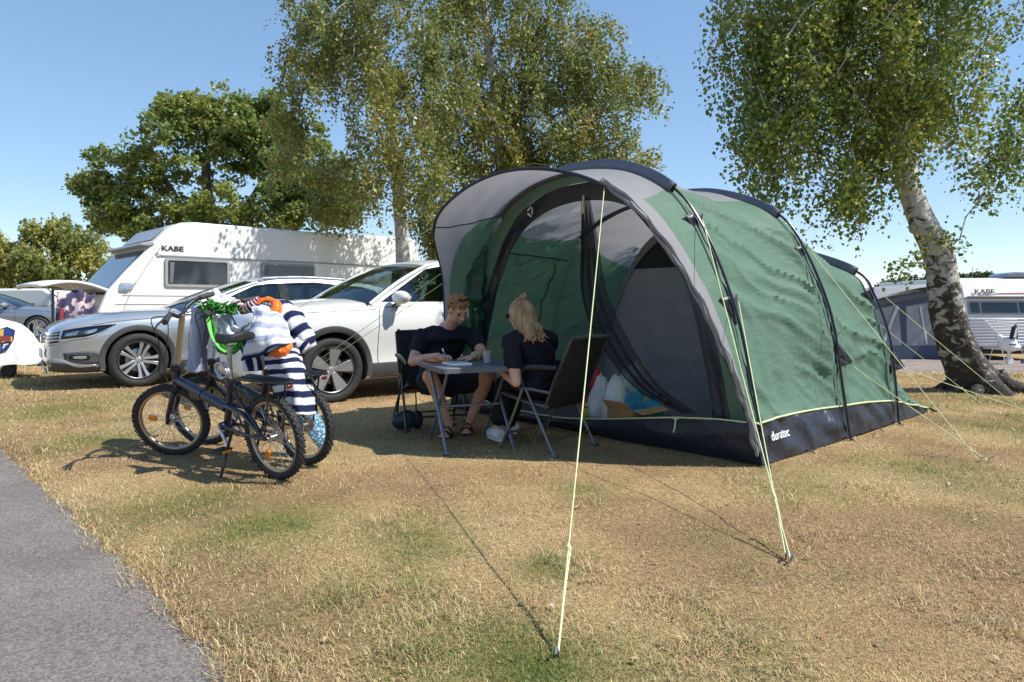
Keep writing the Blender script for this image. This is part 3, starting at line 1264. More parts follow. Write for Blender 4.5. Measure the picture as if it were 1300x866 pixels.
def bark_birch(name, dark=.5):
    m = bpy.data.materials.new(name)
    m.use_nodes = True
    N, L = m.node_tree.nodes, m.node_tree.links
    b = N['Principled BSDF']
    b.inputs['Roughness'].default_value = .85
    tc = N.new('ShaderNodeTexCoord')
    mp = N.new('ShaderNodeMapping')
    mp.inputs['Scale'].default_value = (5, 5, 7)
    L.new(tc.outputs['Object'], mp.inputs['Vector'])
    n1 = N.new('ShaderNodeTexNoise')
    n1.inputs['Scale'].default_value = 1.5
    n1.inputs['Detail'].default_value = 9
    n1.inputs['Roughness'].default_value = .68
    n1.inputs['Distortion'].default_value = .8
    L.new(mp.outputs['Vector'], n1.inputs['Vector'])
    # the rough dark bark takes over towards the foot
    sp = N.new('ShaderNodeSeparateXYZ')
    L.new(tc.outputs['Object'], sp.inputs['Vector'])
    mr = N.new('ShaderNodeMapRange')
    mr.inputs['From Min'].default_value = 0
    mr.inputs['From Max'].default_value = 3.0
    mr.inputs['To Min'].default_value = .15 * dark / .5
    mr.inputs['To Max'].default_value = -.15
    L.new(sp.outputs['Z'], mr.inputs['Value'])
    ad = N.new('ShaderNodeMath')
    ad.operation = 'ADD'
    L.new(n1.outputs['Fac'], ad.inputs[0])
    L.new(mr.outputs['Result'], ad.inputs[1])
    rp = N.new('ShaderNodeValToRGB')
    e = rp.color_ramp.elements
    e[0].position, e[0].color = .40, (.50, .47, .43, 1)
    e[1].position, e[1].color = .60, (.035, .029, .024, 1)
    k = e.new(.50)
    k.color = (.38, .345, .30, 1)
    k = e.new(.535)
    k.color = (.10, .082, .066, 1)
    L.new(ad.outputs['Value'], rp.inputs['Fac'])
    L.new(rp.outputs['Color'], b.inputs['Base Color'])
    mp2 = N.new('ShaderNodeMapping')
    mp2.inputs['Scale'].default_value = (14, 14, 9)
    L.new(tc.outputs['Object'], mp2.inputs['Vector'])
    vo = N.new('ShaderNodeTexNoise')
    vo.inputs['Scale'].default_value = 2
    vo.inputs['Detail'].default_value = 6
    L.new(mp2.outputs['Vector'], vo.inputs['Vector'])
    bp = N.new('ShaderNodeBump')
    bp.inputs['Strength'].default_value = .9
    bp.inputs['Distance'].default_value = .03
    mx = N.new('ShaderNodeMath')
    mx.operation = 'SUBTRACT'
    L.new(vo.outputs['Fac'], mx.inputs[0])
    L.new(ad.outputs['Value'], mx.inputs[1])
    L.new(mx.outputs['Value'], bp.inputs['Height'])
    L.new(bp.outputs['Normal'], b.inputs['Normal'])
    return m


BIRCH = bark_birch('birch_bark')
BIRCH2 = bark_birch('birch_bark_far', .3)
BARK = M('oak_bark', (.085, .068, .05), .9, var=.35, vs=9, bump=.8, bs=18, stretch=(1, 1, .35))


class Tree:
    def __init__(s, name, label, loc, group=None, seed=1):
        s.r = np.random.default_rng(seed)
        s.loc = Vector(loc)
        s.root = thing(name, label, 'tree', loc, 0, group)
        s.nodes, s.rad = [], []
        s.tr = MB()
        s.br = MB()
        s.leafC, s.leafS = [], []

    def trunk(s, pts, r0, r1, n=14, flare=.5, knob=.06, k=40):
        c = spline([tuple(Vector(p) - s.loc) for p in pts], k)
        vs, fs = [], []
        t = np.gradient(c, axis=0)
        for i in range(k):
            f = i / (k - 1)
            r_ = r0 + (r1 - r0) * f ** .8
            r_ *= 1 + flare * math.exp(-f * 14)
            T = Vector(t[i]).normalized()
            x = Vector((1, 0, 0)) - T * T.x
            x.normalize()
            y = T.cross(x)
            for j in range(n):
                w_ = 2 * PI * j / n
                lob = 1 + flare * .35 * math.exp(-f * 9) * math.sin(w_ * 4 + 1)
                q = r_ * lob * (1 + knob * 2 * (float(fbm(math.cos(w_) * 1.6 + 5, math.sin(w_) * 1.6 + 5, c[i, 2] * 3.0, 90)) - .5))
                vs.append(Vector(c[i]) + (x * math.cos(w_) + y * math.sin(w_)) * q)
            s.nodes.append(Vector(c[i]))
            s.rad.append(r_)
        for i in range(k - 1):
            for j in range(n):
                fs.append((i * n + j, i * n + (j + 1) % n, (i + 1) * n + (j + 1) % n, (i + 1) * n + j))
        fs.append(tuple((k - 1) * n + j for j in range(n)))
        s.tr.add(vs, fs)

    def limb(s, target, thick=.5, sag=.0, jit=.12):
        """a branch from the nearest suitable node to target"""
        T = Vector(target)
        best, bd = 0, 1e9
        for i, p in enumerate(s.nodes):
            d = (T - p).length
            if p.z > T.z - .05: d += (p.z - T.z + .05) * 1.4
            if s.rad[i] > .12 and p.z < s.nodes[0].z + .9: d += 1.5
            if d < bd: bd, best = d, i
        a = s.nodes[best]
        L = (T - a).length
        r0 = min(s.rad[best] * .75, .012 + .022 * L)
        r0 = max(r0, .008)
        k = max(3, min(9, int(L / .25) + 2))
        pts, rs = [], []
        for i in range(k):
            f = i / (k - 1)
            p = a.lerp(T, f)
            p.z += (.10 * L) * math.sin(PI * f) - sag * L * f * f * .0
            if 0 < i < k - 1:
                p += Vector(s.r.normal(0, jit * L / k, 3))
            pts.append(p)
            rs.append(r0 + (.006 - r0) * f)
        s.br.tube(pts, rs, 6, cap=False)
        for i in range(1, k):
            s.nodes.append(pts[i])
            s.rad.append(rs[i])

    def clump(s, c, r, n, weep=0.0, shell=.35, flat=.75):
        """leaves about a point; weep: they hang on drooping strings"""
        g = s.r
        if weep > 0:
            k = max(3, int(n / 16))
            per = n // k
            for _ in range(k):
                d = g.normal(size=3)
                d /= np.linalg.norm(d)
                st = np.array(c) + d * np.array((r, r, r * .6)) * g.random() ** .5
                ln = weep * (.4 + .9 * g.random())
                t = g.random(per) ** .9
                dv = np.array((g.normal(0, .22), g.normal(0, .22), -1.0))
                p = st + dv * (t * ln)[:, None] + g.normal(0, .045 + .02 * r, (per, 3))
                s.leafC.append(p)
            return
        d = g.normal(size=(n, 3))
        d /= np.linalg.norm(d, axis=1)[:, None]
        rr = r * (shell + (1 - shell) * g.random(n)) ** .7
        p = np.array(c) + d * rr[:, None] * np.array((1, 1, flat)) + g.normal(0, r * .12, (n, 3))
        s.leafC.append(p)

    def finish(s, bark, size, pal, droop=.3, up=.6, bark_b=None, sun_up=0):
        """pal: list of (weight, colour)"""
        s.tr.add(s.br.v, s.br.f)
        s.tr.build('trunk', bark, s.root, smooth=70, fix=False)
        
        C = np.vstack(s.leafC)
        g = s.r
        n = len(C)
        w_ = np.array([p[0] for p in pal])
        idx = g.choice(len(pal), n, p=w_ / w_.sum())
        cols = np.array([p[1] for p in pal])[idx] * (.7 + .6 * g.random((n, 1)))
        big = fbm(C[:, 0] * .9 + 7, C[:, 1] * .9, C[:, 2] * .9, 51, 2)[:, None]
        cols = cols * (.75 + .5 * big) * np.where(big > .5, np.array((1.12, 1.0, .85)), np.array((.95, 1.0, 1.0)))
        V, Fc, c = leaf_mesh(C, np.full(n, size), droop, up, cols, g)
        fast('crown', V, Fc, LEAF, s.root, col=c)
        return n


def fill(tree, blobs, clump_r, per, weep, dens, shell_bias=.55, seed=0, low=0.0, gap=.42, skew=0, limbs=True):
    """scatter clumps through a union of ellipsoids (local coordinates); blobs: (cx,cy,cz, rx,ry,rz)"""
    g = tree.r
    pts = []
    for (cx, cy, cz, rx, ry, rz) in blobs:
        n = int(dens * (rx * ry * rz) ** (2 / 3) * 1.0) + 3
        d = g.normal(size=(n, 3))
        d /= np.linalg.norm(d, axis=1)[:, None]
        rr = (shell_bias + (1 - shell_bias) * g.random(n)) ** .6
        rr = np.where(g.random(n) < .25, g.random(n) ** .5 * .8, rr)
        p = np.array((cx, cy, cz)) + d * rr[:, None] * np.array((rx, ry, rz))
        p += g.normal(0, .12, p.shape) * min(rx, rz)
        pts.append(p)
    p = np.vstack(pts)
    keep = fbm(p[:, 0] * .8, p[:, 1] * .8, p[:, 2] * .8, 60 + seed, 2) > gap - .12 * g.random(len(p))
    p = p[keep]
    base = np.array(tree.nodes[0])
    p = p[np.argsort(np.linalg.norm(p - np.array(tree.nodes[len(tree.nodes) // 2]), axis=1))]
    for q in p:
        if limbs: tree.limb(q)
        tree.clump(q, clump_r * (.6 + .8 * g.random()), int(per * (.6 + .8 * g.random())), weep)
    return len(p)


PAL_BIRCH = [(5, (.235, .27, .075)), (3, (.165, .21, .06)), (2, (.33, .325, .10)), (.7, (.36, .31, .10)), (.12, (.32, .2, .06))]
PAL_OAK = [(5, (0.193, 0.269, 0.076)), (3, (0.248, 0.317, 0.097)), (1.5, (0.29, 0.317, 0.09)), (0.3, (0.331, 0.276, 0.083))]
PAL_WILLOW = [(5, (0.317, 0.338, 0.103)), (3, (0.235, 0.27, 0.081)), (2, (0.4, 0.398, 0.124))]
PAL_NEAR = [(5, (.18, .25, .055)), (3, (.13, .19, .045)), (2, (.26, .31, .075)), (.6, (.34, .33, .085)), (.1, (.34, .24, .07))]
PAL_DARK = [(5, (.04, .062, .018)), (3, (.055, .08, .02)), (1, (.08, .10, .03))]


def local(t, u, v, d):
    return P(u, v, d) - t.loc


def blob(t, u, v, d, ru, rv, rd):
    """an ellipsoid seen at (u,v) with pixel half sizes ru, rv and depth half size rd metres"""
    c = local(t, u, v, d)
    k = d / F_PX
    return (c.x, c.y, c.z, ru * k, rd, rv * k)


# ---- leaning birch on the right
b0 = G(1238, 497)
t = Tree('birch_tree', 'leaning birch with a white and black trunk beside the green tent', (b0.x, b0.y, float(tz(b0.x, b0.y)) - .02), seed=3)
dd = b0.y
t.trunk([(b0.x + .12, b0.y, -.15)] + [P(u, v, d) for u, v, d in ((1228, 470, dd), (1212, 430, dd - .05), (1200, 385, dd - .1), (1193, 330, dd - .1), (1172, 285, dd - .05),
         (1155, 240, dd), (1147, 195, dd + .1), (1138, 130, dd + .2), (1128, 60, dd + .2), (1120, -30, dd + .3), (1118, -140, dd + .3))], .235, .07, n=26, flare=.75, knob=.13, k=72)
# surface roots and burrs at the foot
for a in (-2.4, -.4, .5, 2.6, 3.4):
    pts = [(.12 + math.cos(a) * q, math.sin(a) * q, .28 * (1 - q / .65) ** 1.5 - .03 + .02 * math.sin(q * 20)) for q in np.linspace(.1, .62, 8)]
    t.tr.tube(pts, [.13 - .10 * k / 7 for k in range(8)], 9)
for k in range(16):
    i = t.r.integers(1, 40)
    p = t.nodes[i] + Vector(t.r.normal(0, 1, 3)).normalized() * t.rad[i] * .78
    t.tr.ball(p, tuple(.05 + .04 * t.r.random(3)), 8, 6)
D = dd
bl = [blob(t, 1000, 80, D - .2, 84, 80, .9), blob(t, 948, 45, D, 42, 75, .7), blob(t, 978, 168, D - .4, 48, 58, .55), blob(t, 1060, 60, D, 100, 100, 1.1),
      blob(t, 1098, 180, D - .2, 46, 58, .7), blob(t, 1150, 60, D + .2, 90, 110, 1.2), blob(t, 1215, 120, D - .1, 66, 62, .9), blob(t, 1255, 150, D + .3, 42, 60, .7),
      blob(t, 1180, -60, D, 130, 70, 1.3), blob(t, 1040, -50, D + .3, 110, 60, 1.2), blob(t, 1240, 20, D + .4, 60, 50, .8), blob(t, 1075, 235, D - .5, 34, 26, .35),
      blob(t, 968, 222, D - .4, 26, 26, .3), blob(t, 1090, -190, D, 150, 90, 1.3)]
nl = fill(t, bl, .20, 145, .62, 72, gap=.45, seed=1)
for (u, v, r_, n_) in ((1170, 315, .10, 60), (1150, 335, .10, 60), (1135, 332, .09, 40), (1205, 300, .12, 70), (1218, 305, .08, 40), (1190, 290, .08, 40), (1252, 240, .1, 70),
                       (1262, 250, .08, 50), (1240, 210, .16, 120), (1285, 165, .16, 120), (1290, 110, .12, 100), (1296, 130, .1, 60)):
    c = local(t, u, v, D - .25)
    t.limb(c)
    t.clump(c, r_, n_, .22)
print('birch leaves', t.finish(BIRCH, .047, PAL_NEAR, droop=.75, up=.4), nl)

# ---- two tall birches behind the caravan and the tent
g0 = P(512, 0, 14.6)
t = Tree('birch_tree', 'tall birch standing against the rear end of the long white caravan', (g0.x, 14.6, 0), 'tall birches behind the pitch', seed=5)
D = 14.6
t.trunk([(g0.x, D, -.1)] + [P(u, v, D) for u, v in ((512, 380), (511, 320), (507, 260), (500, 190), (492, 120), (480, 60), (470, 0), (462, -90), (458, -200))], .19, .06, n=14, flare=.4, k=50)
bl = [blob(t, 470, 20, D, 95, 95, 1.7), blob(t, 395, 45, D, 52, 60, 1.1), blob(t, 440, 120, D, 80, 65, 1.4), blob(t, 500, 150, D - .3, 85, 85, 1.4), blob(t, 410, 205, D, 62, 50, 1.1),
      blob(t, 478, 225, D - .4, 60, 44, 1.0), blob(t, 540, 80, D, 75, 90, 1.4), blob(t, 545, 215, D + .2, 50, 70, 1.0), blob(t, 480, -80, D, 110, 80, 1.8), blob(t, 425, 252, D, 34, 26, .6),
      blob(t, 372, 150, D, 26, 36, .6)]
n1 = fill(t, bl, .32, 135, .6, 34, gap=.47, seed=2)
print('birch2', t.finish(BIRCH2, .064, PAL_BIRCH, droop=.7, up=.4), n1)

g0 = P(640, 0, 18.0)
t = Tree('birch_tree', 'tall forked birch rising behind the grey tent roof', (g0.x, 18.0, 0), 'tall birches behind the pitch', seed=8)
D = 18.0
t.trunk([(g0.x, D, -.1)] + [P(u, v, D) for u, v in ((642, 360), (640, 260), (634, 190), (629, 120), (621, 70), (616, 20), (610, -60), (606, -180))], .20, .06, n=12, flare=.4, k=46)
t.trunk([P(640, 230, D), P(655, 170, D + .2), P(668, 110, D + .2), P(690, 50, D + .2), P(705, -40, D)], .10, .03, n=8, flare=0, k=24)
bl = [blob(t, 640, 20, D, 100, 80, 1.8), blob(t, 720, 50, D, 70, 75, 1.5), blob(t, 760, 120, D, 62, 55, 1.3), blob(t, 790, 190, D - .2, 42, 42, .9), blob(t, 700, 150, D - .4, 85, 70, 1.5),
      blob(t, 620, 150, D - .3, 70, 80, 1.4), blob(t, 730, 205, D - .2, 75, 35, 1.2), blob(t, 640, 240, D, 65, 50, 1.2), blob(t, 560, 260, D + .5, 40, 55, 1.0), blob(t, 575, 60, D + .6, 40, 80, 1.0), blob(t, 578, 165, D + .5, 42, 58, 1.0),
      blob(t, 650, -90, D, 130, 80, 2.0), blob(t, 815, 100, D, 30, 26, .7), blob(t, 548, 300, D + .3, 26, 30, .7)]
n1 = fill(t, bl, .37, 135, .68, 32, gap=.46, seed=3)
print('birch3', t.finish(BIRCH2, .076, PAL_BIRCH, droop=.65, up=.4), n1)

# ---- broad oak behind the caravan
D = 23.0
g0 = P(285, 0, D)
t = Tree('oak_tree', 'broad dark green oak spreading behind the long white caravan', (g0.x, D, 0), seed=11)
t.trunk([(g0.x, D, -.1)] + [P(u, v, D) for u, v in ((285, 400), (282, 340), (270, 280), (262, 230), (262, 190))], .32, .12, n=12, flare=.5, k=30)
t.trunk([P(285, 330, D), P(310, 270, D), P(335, 225, D + .3), P(350, 180, D)], .16, .05, n=8, flare=0, k=16)
t.trunk([P(283, 340, D), P(240, 280, D), P(215, 235, D - .2), P(190, 205, D)], .15, .05, n=8, flare=0, k=16)
bl = [blob(t, 250, 185, D, 85, 62, 1.7), blob(t, 170, 220, D, 60, 40, 1.2), blob(t, 325, 180, D, 80, 55, 1.6), blob(t, 200, 280, D - .3, 75, 35, 1.3), blob(t, 380, 225, D, 55, 60, 1.4),
      blob(t, 300, 265, D - .6, 90, 40, 1.6), blob(t, 120, 240, D, 26, 16, .6), blob(t, 240, 142, D, 40, 24, .9), blob(t, 415, 250, D, 45, 36, 1.1), blob(t, 150, 275, D, 38, 22, .9), blob(t, 330, 140, D, 35, 22, .8)]
n1 = fill(t, bl, .33, 92, 0, 44, gap=.45, seed=4)
print('oak', t.finish(BARK, .125, PAL_OAK, droop=.1, up=.9), n1)

# ---- yellow-green willow far left
D = 34.0
g0 = P(70, 0, D)
t = Tree('willow_tree', 'rounded yellowish green willow at the far left beyond the caravans', (g0.x, D, 0), seed=12)
t.trunk([(g0.x, D, -.1)] + [P(u, v, D) for u, v in ((70, 390), (72, 350), (68, 320), (70, 295))], .28, .1, n=10, flare=.4, k=20)
bl = [blob(t, 70, 325, D, 48, 42, 1.8), blob(t, 28, 340, D, 30, 34, 1.2), blob(t, 112, 332, D, 30, 34, 1.2), blob(t, 62, 292, D, 34, 16, 1.0), blob(t, 5, 318, D, 18, 26, .9), blob(t, 95, 298, D, 30, 14, .9),
      blob(t, -25, 330, D, 30, 36, 1.2), blob(t, 70, 365, D, 65, 22, 1.5)]
n1 = fill(t, bl, .5, 80, .6, 38, gap=.40, seed=5)
print('willow', t.finish(BARK, .14, PAL_WILLOW, droop=.6, up=.5), n1)

# ---- dark trees beyond the awning on the right, and a far wood
D = 46.0
for k, (u, v, ru, rv, lb) in enumerate(((1150, 372, 30, 16, 'low dark tree at the left end of the far right treetops'), (1200, 364, 34, 17, 'dark treetop behind the grey awning roof and birch trunk'),
                                        (1240, 362, 26, 13, 'small dark treetop beside the right caravan roof'))):
    g0 = P(u, 0, D)
    t = Tree('far_tree', lb, (g0.x, D, float(tz(g0.x, D))), 'dark trees beyond the awning', seed=20 + k)
    t.trunk([(g0.x, D, -1.0), P(u, 395, D), P(u + 1, v + 4, D)], .2, .08, n=8, k=12)
    n1 = fill(t, [blob(t, u, v, D, ru, rv, 1.4), blob(t, u - 8, v + 12, D, ru, rv, 1.4), blob(t, u + 4, v + 28, D, ru, rv, 1.3)], .5, 80, 0, 34, gap=.3, seed=7 + k)
    t.finish(BARK, .22, PAL_DARK, droop=.1, up=.8)


def far_wood():
    g = np.random.default_rng(44)
    C = []
    for k in range(190):
        a = R(-62) + R(124) * (k + g.random()) / 190
        d = 95 + 25 * g.random()
        x, y = d * math.sin(a), d * math.cos(a)
        h = 1.7 + 1.6 * g.random() + 1.3 * math.sin(k * .21)
        n = 210
        q = g.normal(size=(n, 3))
        q /= np.linalg.norm(q, axis=1)[:, None]
        q *= (.5 + .5 * g.random((n, 1)))
        C.append(np.array((x, y, h * .4 - .8)) + q * np.array((2.8, 2.8, h)))
    C = np.vstack(C)
    n = len(C)
    cols = np.array((.045, .068, .024)) * (.6 + .8 * g.random((n, 1)))
    V, Fc, c = leaf_mesh(C, np.full(n, .7), 0, .8, cols, g)
    o = fast('far_wood', V, Fc, LEAF, None, col=c)
    tag(o, 'low dark green wood along the horizon', 'wood', kind='stuff')


far_wood()
# ================================================================== cars
RUB = M('tyre_rubber', (.022, .022, .023), .75, var=.25, vs=20, bump=.3, bs=60)
ALU = M('alloy', (.50, .50, .51), .33, metal=.7, var=.06, vs=15)
DALU = M('dark_alloy', (.03, .03, .033), .35, metal=.5, var=.1)
CLAD = M('grey_cladding', (.055, .056, .06), .6, var=.12, vs=14, bump=.1, bs=200)
BLKG = M('gloss_black', (.008, .008, .009), .12, var=.1)
BLKM = M('matt_black', (.015, .015, .016), .6, var=.2, vs=10)
DARK = M('car_interior', (.035, .035, .038), .8, var=.2, vs=6)
CHROME = M('chrome', (.75, .75, .76), .12, metal=1, var=.03)
REDL = M('tail_light', (.35, .01, .008), .15, var=.1, coat=.5)
GLS = glass('car_glass', (.50, .56, .54), .05)
WSG = glass('windscreen_glass', (.52, .60, .56), .09)
LENS = glass('lamp_lens', (.75, .78, .80), .05)
PLATE = M('plate_white', (.72, .72, .70), .4, var=.04)
SILVER = M('silver_paint', (.44, .47, .50), .26, metal=.55, var=.03, vs=3, coat=.8)
WHITE = M('white_paint', (.70, .70, .685), .28, var=.02, vs=3, coat=.7)


def expand(poly, k):
    cx = sum(p[0] for p in poly) / len(poly)
    cz = sum(p[1] for p in poly) / len(poly)
    out = []
    for x, z in poly:
        d = math.hypot(x - cx, z - cz)
        out.append((cx + (x - cx) * (1 + k / d), cz + (z - cz) * (1 + k / d)))
    return out


def rpoly(poly, r=.03, n=4):
    """round the corners of a 2-D outline"""
    out = []
    k = len(poly)
    for i in range(k):
        a, b, c = (np.array(poly[j % k], float) for j in (i - 1, i, i + 1))
        u, v = a - b, c - b
        q = min(r, .45 * np.linalg.norm(u), .45 * np.linalg.norm(v))
        p, s = b + u / np.linalg.norm(u) * q, b + v / np.linalg.norm(v) * q
        for j in range(n + 1):
            f = j / n
            out.append(tuple((1 - f) ** 2 * p + 2 * f * (1 - f) * b + f * f * s))
    return out


def wheel(parent, x, y, r, w_, style, rim_r):
    """tyre with its rim and brake disc; the outer face looks along -Y (or +Y when y > 0)"""
    s = -1 if y < 0 else 1
    b = MB()
    prof = [(rim_r, -w_ * .42), (rim_r + .02, -w_ * .5), (r - .045, -w_ * .52), (r - .012, -w_ * .46), (r, -w_ * .36), (r, -w_ * .02), (r - .008, 0), (r, w_ * .02), (r, w_ * .36),
            (r - .012, w_ * .46), (r - .045, w_ * .52), (rim_r + .02, w_ * .5), (rim_r, w_ * .42)]
    b.lathe([(a, h) for a, h in prof], (x, y, r), 'Y', 44)
    wh = b.build('wheel', RUB, parent, smooth=50)
    bd = MB()
    fo = y + s * w_ * .42
    bd.lathe([(rim_r + .004, fo - y + s * .008), (rim_r - .012, fo - y + s * .010), (rim_r - .022, fo - y - s * .01), (rim_r - .03, fo - y - s * .12), (rim_r - .03, fo - y - s * .17), (.02, fo - y - s * .172)], (x, y, r), 'Y', 44)
    bd.build('rim_barrel', DALU if style != 'plain' else ALU, wh, smooth=50)
    dk = MB()
    dk.lathe([(.0, -s * .05), (.13, -s * .05), (.15, -s * .055), (.15, -s * .075), (0, -s * .076)], (x, fo, r), 'Y', 32)
    dk.build('brake_disc', M('brake_steel', (.25, .25, .25), .4, metal=.9, var=.2), wh)
    sp, dkp = MB(), MB()
    n = 5

    def plate(pts, ang, th, yo, m):
        q = []
        for rr, t in pts:
            cx, cz = rr * math.sin(ang) + t * math.cos(ang), rr * math.cos(ang) - t * math.sin(ang)
            q.append((x + cx, fo + yo + s * (-.03 * (1 - rr / rim_r)), r + cz))
        m.prism(q, (0, -s * th, 0))
    for k in range(n):
        a = k * 2 * PI / n + (.15 if style == 'blade' else .35)
        R_ = rim_r - .006
        if style == 'blade':
            plate([(.035, -.022), (R_ * .55, -.05), (R_ * .96, -.070), (R_ * .985, 0), (R_ * .96, .070), (R_ * .55, .05), (.035, .022)], a, .022, s * .002, sp)
            plate([(R_ * .3, -.040), (R_ * .93, -.10), (R_ * .93, -.074), (R_ * .3, -.03)], a, .03, -s * .004, dkp)
            plate([(R_ * .3, .030), (R_ * .93, .074), (R_ * .93, .10), (R_ * .3, .040)], a, .03, -s * .004, dkp)
        elif style == 'twin':
            for g in (-1, 1):
                plate([(.04, g * .003), (R_ * .95, g * .022), (R_ * .985, g * .046), (R_ * .95, g * .072), (R_ * .6, g * .047), (.045, g * .034)], a, .02, s * .002, sp)
            plate([(R_ * .35, -.012), (R_ * .95, -.026), (R_ * .95, .026), (R_ * .35, .012)], a, .02, -s * .014, dkp)
        else:
            for g in (-1, 1):
                plate([(.04, g * .01), (R_ * .97, g * .02), (R_ * .97, g * .075), (.04, g * .03)], a, .02, s * .002, sp)
    sp.lathe([(.0, s * .001), (.03, s * .001), (.042, -s * .006), (.046, -s * .04)], (x, fo - s * .026, r), 'Y', 20)
    sp.lathe([(rim_r - .018, s * .001), (rim_r - .006, s * .010), (rim_r + .004, s * .006)], (x, fo, r), 'Y', 44)
    sp.build('rim', ALU, wh, bevel=.003)
    if dkp.v: dkp.build('rim_inlay', DALU, wh)
    return wh


def car(name, label, cat, loc, ang, S, group=None):
    root = thing(name, label, cat, loc, ang, group)
    st = np.array(S['st'], float)                     # x, hw, zb, zs, zt
    NX = 96
    xs = np.unique(np.r_[np.linspace(st[0, 0], st[0, 0] + .6, 26), np.linspace(st[0, 0] + .6, st[-1, 0] - .4, NX), np.linspace(st[-1, 0] - .4, st[-1, 0], 16)])
    kx = spline(st, 900)
    kx = kx[np.argsort(kx[:, 0])]
    prm = np.stack([np.interp(xs, kx[:, 0], kx[:, j]) for j in range(1, 5)], 1)
    lowc = S.get('crease', .02)

    def section(p, n=40):
        hw, zb, zs, zt = p
        h = zs - zb
        c = [(0, zb), (hw * .6, zb), (hw * .90, zb + .015), (hw * .972, zb + .09), (hw * (.992 - lowc), zb + .30 * h), (hw * (.995 - lowc * .6), zb + .48 * h), (hw, zb + .68 * h), (hw * .990, zb + .82 * h),
             (hw * .962, zs - .055), (hw * .925, zs - .015), (hw * .85, zs + .25 * (zt - zs)), (hw * .5, zs + .85 * (zt - zs)), (0, zt)]
        return spline(c, n)
    secs = [section(p) for p in prm]

    def f(x, z):
        """half width of the body at (x, z)"""
        i = int(np.clip(np.searchsorted(xs, x), 1, len(xs) - 1))
        q = np.clip((x - xs[i - 1]) / (xs[i] - xs[i - 1]), 0, 1)
        s_ = secs[i - 1] * (1 - q) + secs[i] * q
        k = 29
        a, b = s_[5:33], s_
        return float(np.interp(z, s_[5:33, 1], s_[5:33, 0]))
    b = MB()
    rows = []
    for x, s_ in zip(xs, secs):
        rows.append([(x, -y, z) for y, z in s_[:-1]] + [(x, y, z) for y, z in s_[::-1][:-1]])
    n0 = len(rows[0])
    b.grid(rows, cv=True)
    b.f.append(tuple(range(n0)))
    b.f.append(tuple(reversed(range((len(rows) - 1) * n0, len(rows) * n0))))
    body = b.build('body', S['paint'], root, smooth=0)
    # wheel wells
    cut = MB()
    for wx in (0, S['wb']):
        for sg in (-1, 1):
            cut.lathe([(0, sg * .45), (S['well'], sg * .45), (S['well'], sg * 1.3), (0, sg * 1.3)], (wx, 0, S['wr'] + .01), 'Y', 40)
    cu = cut.build('cutter', BLKM, root)
    weld(cu)
    md = body.modifiers.new('b', 'BOOLEAN')
    md.operation = 'DIFFERENCE'
    md.object = cu
    md.solver = 'EXACT'
    bake(body)
    bpy.data.objects.remove(cu)
    me = body.data
    if len(me.materials) < 2: me.materials.append(DARK)
    me.materials[0] = S['paint']
    me.materials[-1] = DARK
    dk = len(me.materials) - 1
    for p in me.polygons:
        c, nn = p.center, p.normal
        if c.x > S['cowl'] and c.x < S['deck'] and nn.z > .6 and c.z > S['belt'] - .1: p.material_index = dk
        else: p.material_index = 0
        for wx in (0, S['wb']):
            if abs(c.x - wx) < S['well'] + .02 and abs(c.z - S['wr']) < S['well'] + .03 and (abs(c.y) < f(c.x, c.z) - .03) and c.z > .1 and abs(c.y) > .3: p.material_index = dk
    me.polygons.foreach_set('use_smooth', [True] * len(me.polygons))
    me.set_sharp_from_angle(angle=R(38))

    def patch(top, bot, mat, nm, off=.006, n=16, m=6, both=False, parent=root, solid=.004):
        for sg in ((-1, 1) if both else (-1,)):
            a, c = spline(top, n), spline(bot, n)
            r_ = []
            for i in range(n):
                row = []
                for j in range(m):
                    p = a[i] + (c[i] - a[i]) * j / (m - 1)
                    row.append((p[0], sg * (f(p[0], p[1]) + off), p[1]))
                r_.append(row)
            o = MB().grid(r_).build(nm, mat, parent, solid=solid)
        return o

    def line(pts, r_, mat, nm, off=.0, both=False, n=30, parent=root):
        for sg in ((-1, 1) if both else (-1,)):
            c = spline(pts, n)
            o = MB().tube([(x, sg * (f(x, z) + off), z) for x, z in c], r_, 6).build(nm, mat, parent)
        return o

    # arches and sills in grey plastic
    wr, wl = S['wr'], S['well']
    if S.get('clad'):
        for sg in (-1, 1):
            for wx in (0, S['wb']):
                r_ = []
                for a in np.linspace(R(-14), R(194), 40):
                    row = []
                    for rr, off in ((wl - .012, -.10), (wl - .012, .008), (wl + .005, .016), (wl + .05, .014), (wl + .058, -.004)):
                        x, z = wx + rr * math.cos(a), wr + .01 + rr * math.sin(a)
                        xx = float(np.clip(x, xs[0] + .1, xs[-1] - .1))
                        row.append((x, sg * (f(xx, max(z, .3)) + off), z))
                    r_.append(row)
                MB().grid(r_).build('wheel_arch_trim', CLAD, root)
            r_ = []
            for x in np.linspace(wl + .03, S['wb'] - wl - .03, 24):
                r_.append([(x, sg * (f(x, z) + o_), z) for z, o_ in ((.20, -.02), (.24, .012), (.32, .016), (S['cladz'], .012), (S['cladz'] + .01, -.004))])
            MB().grid(r_).build('sill_trim', CLAD, root)
    # ------------------------------------------------ glasshouse
    hb, zb0, kk = S['hb'], S['belt'], S['tumble']

    def sy(z): return hb - (z - zb0) * kk
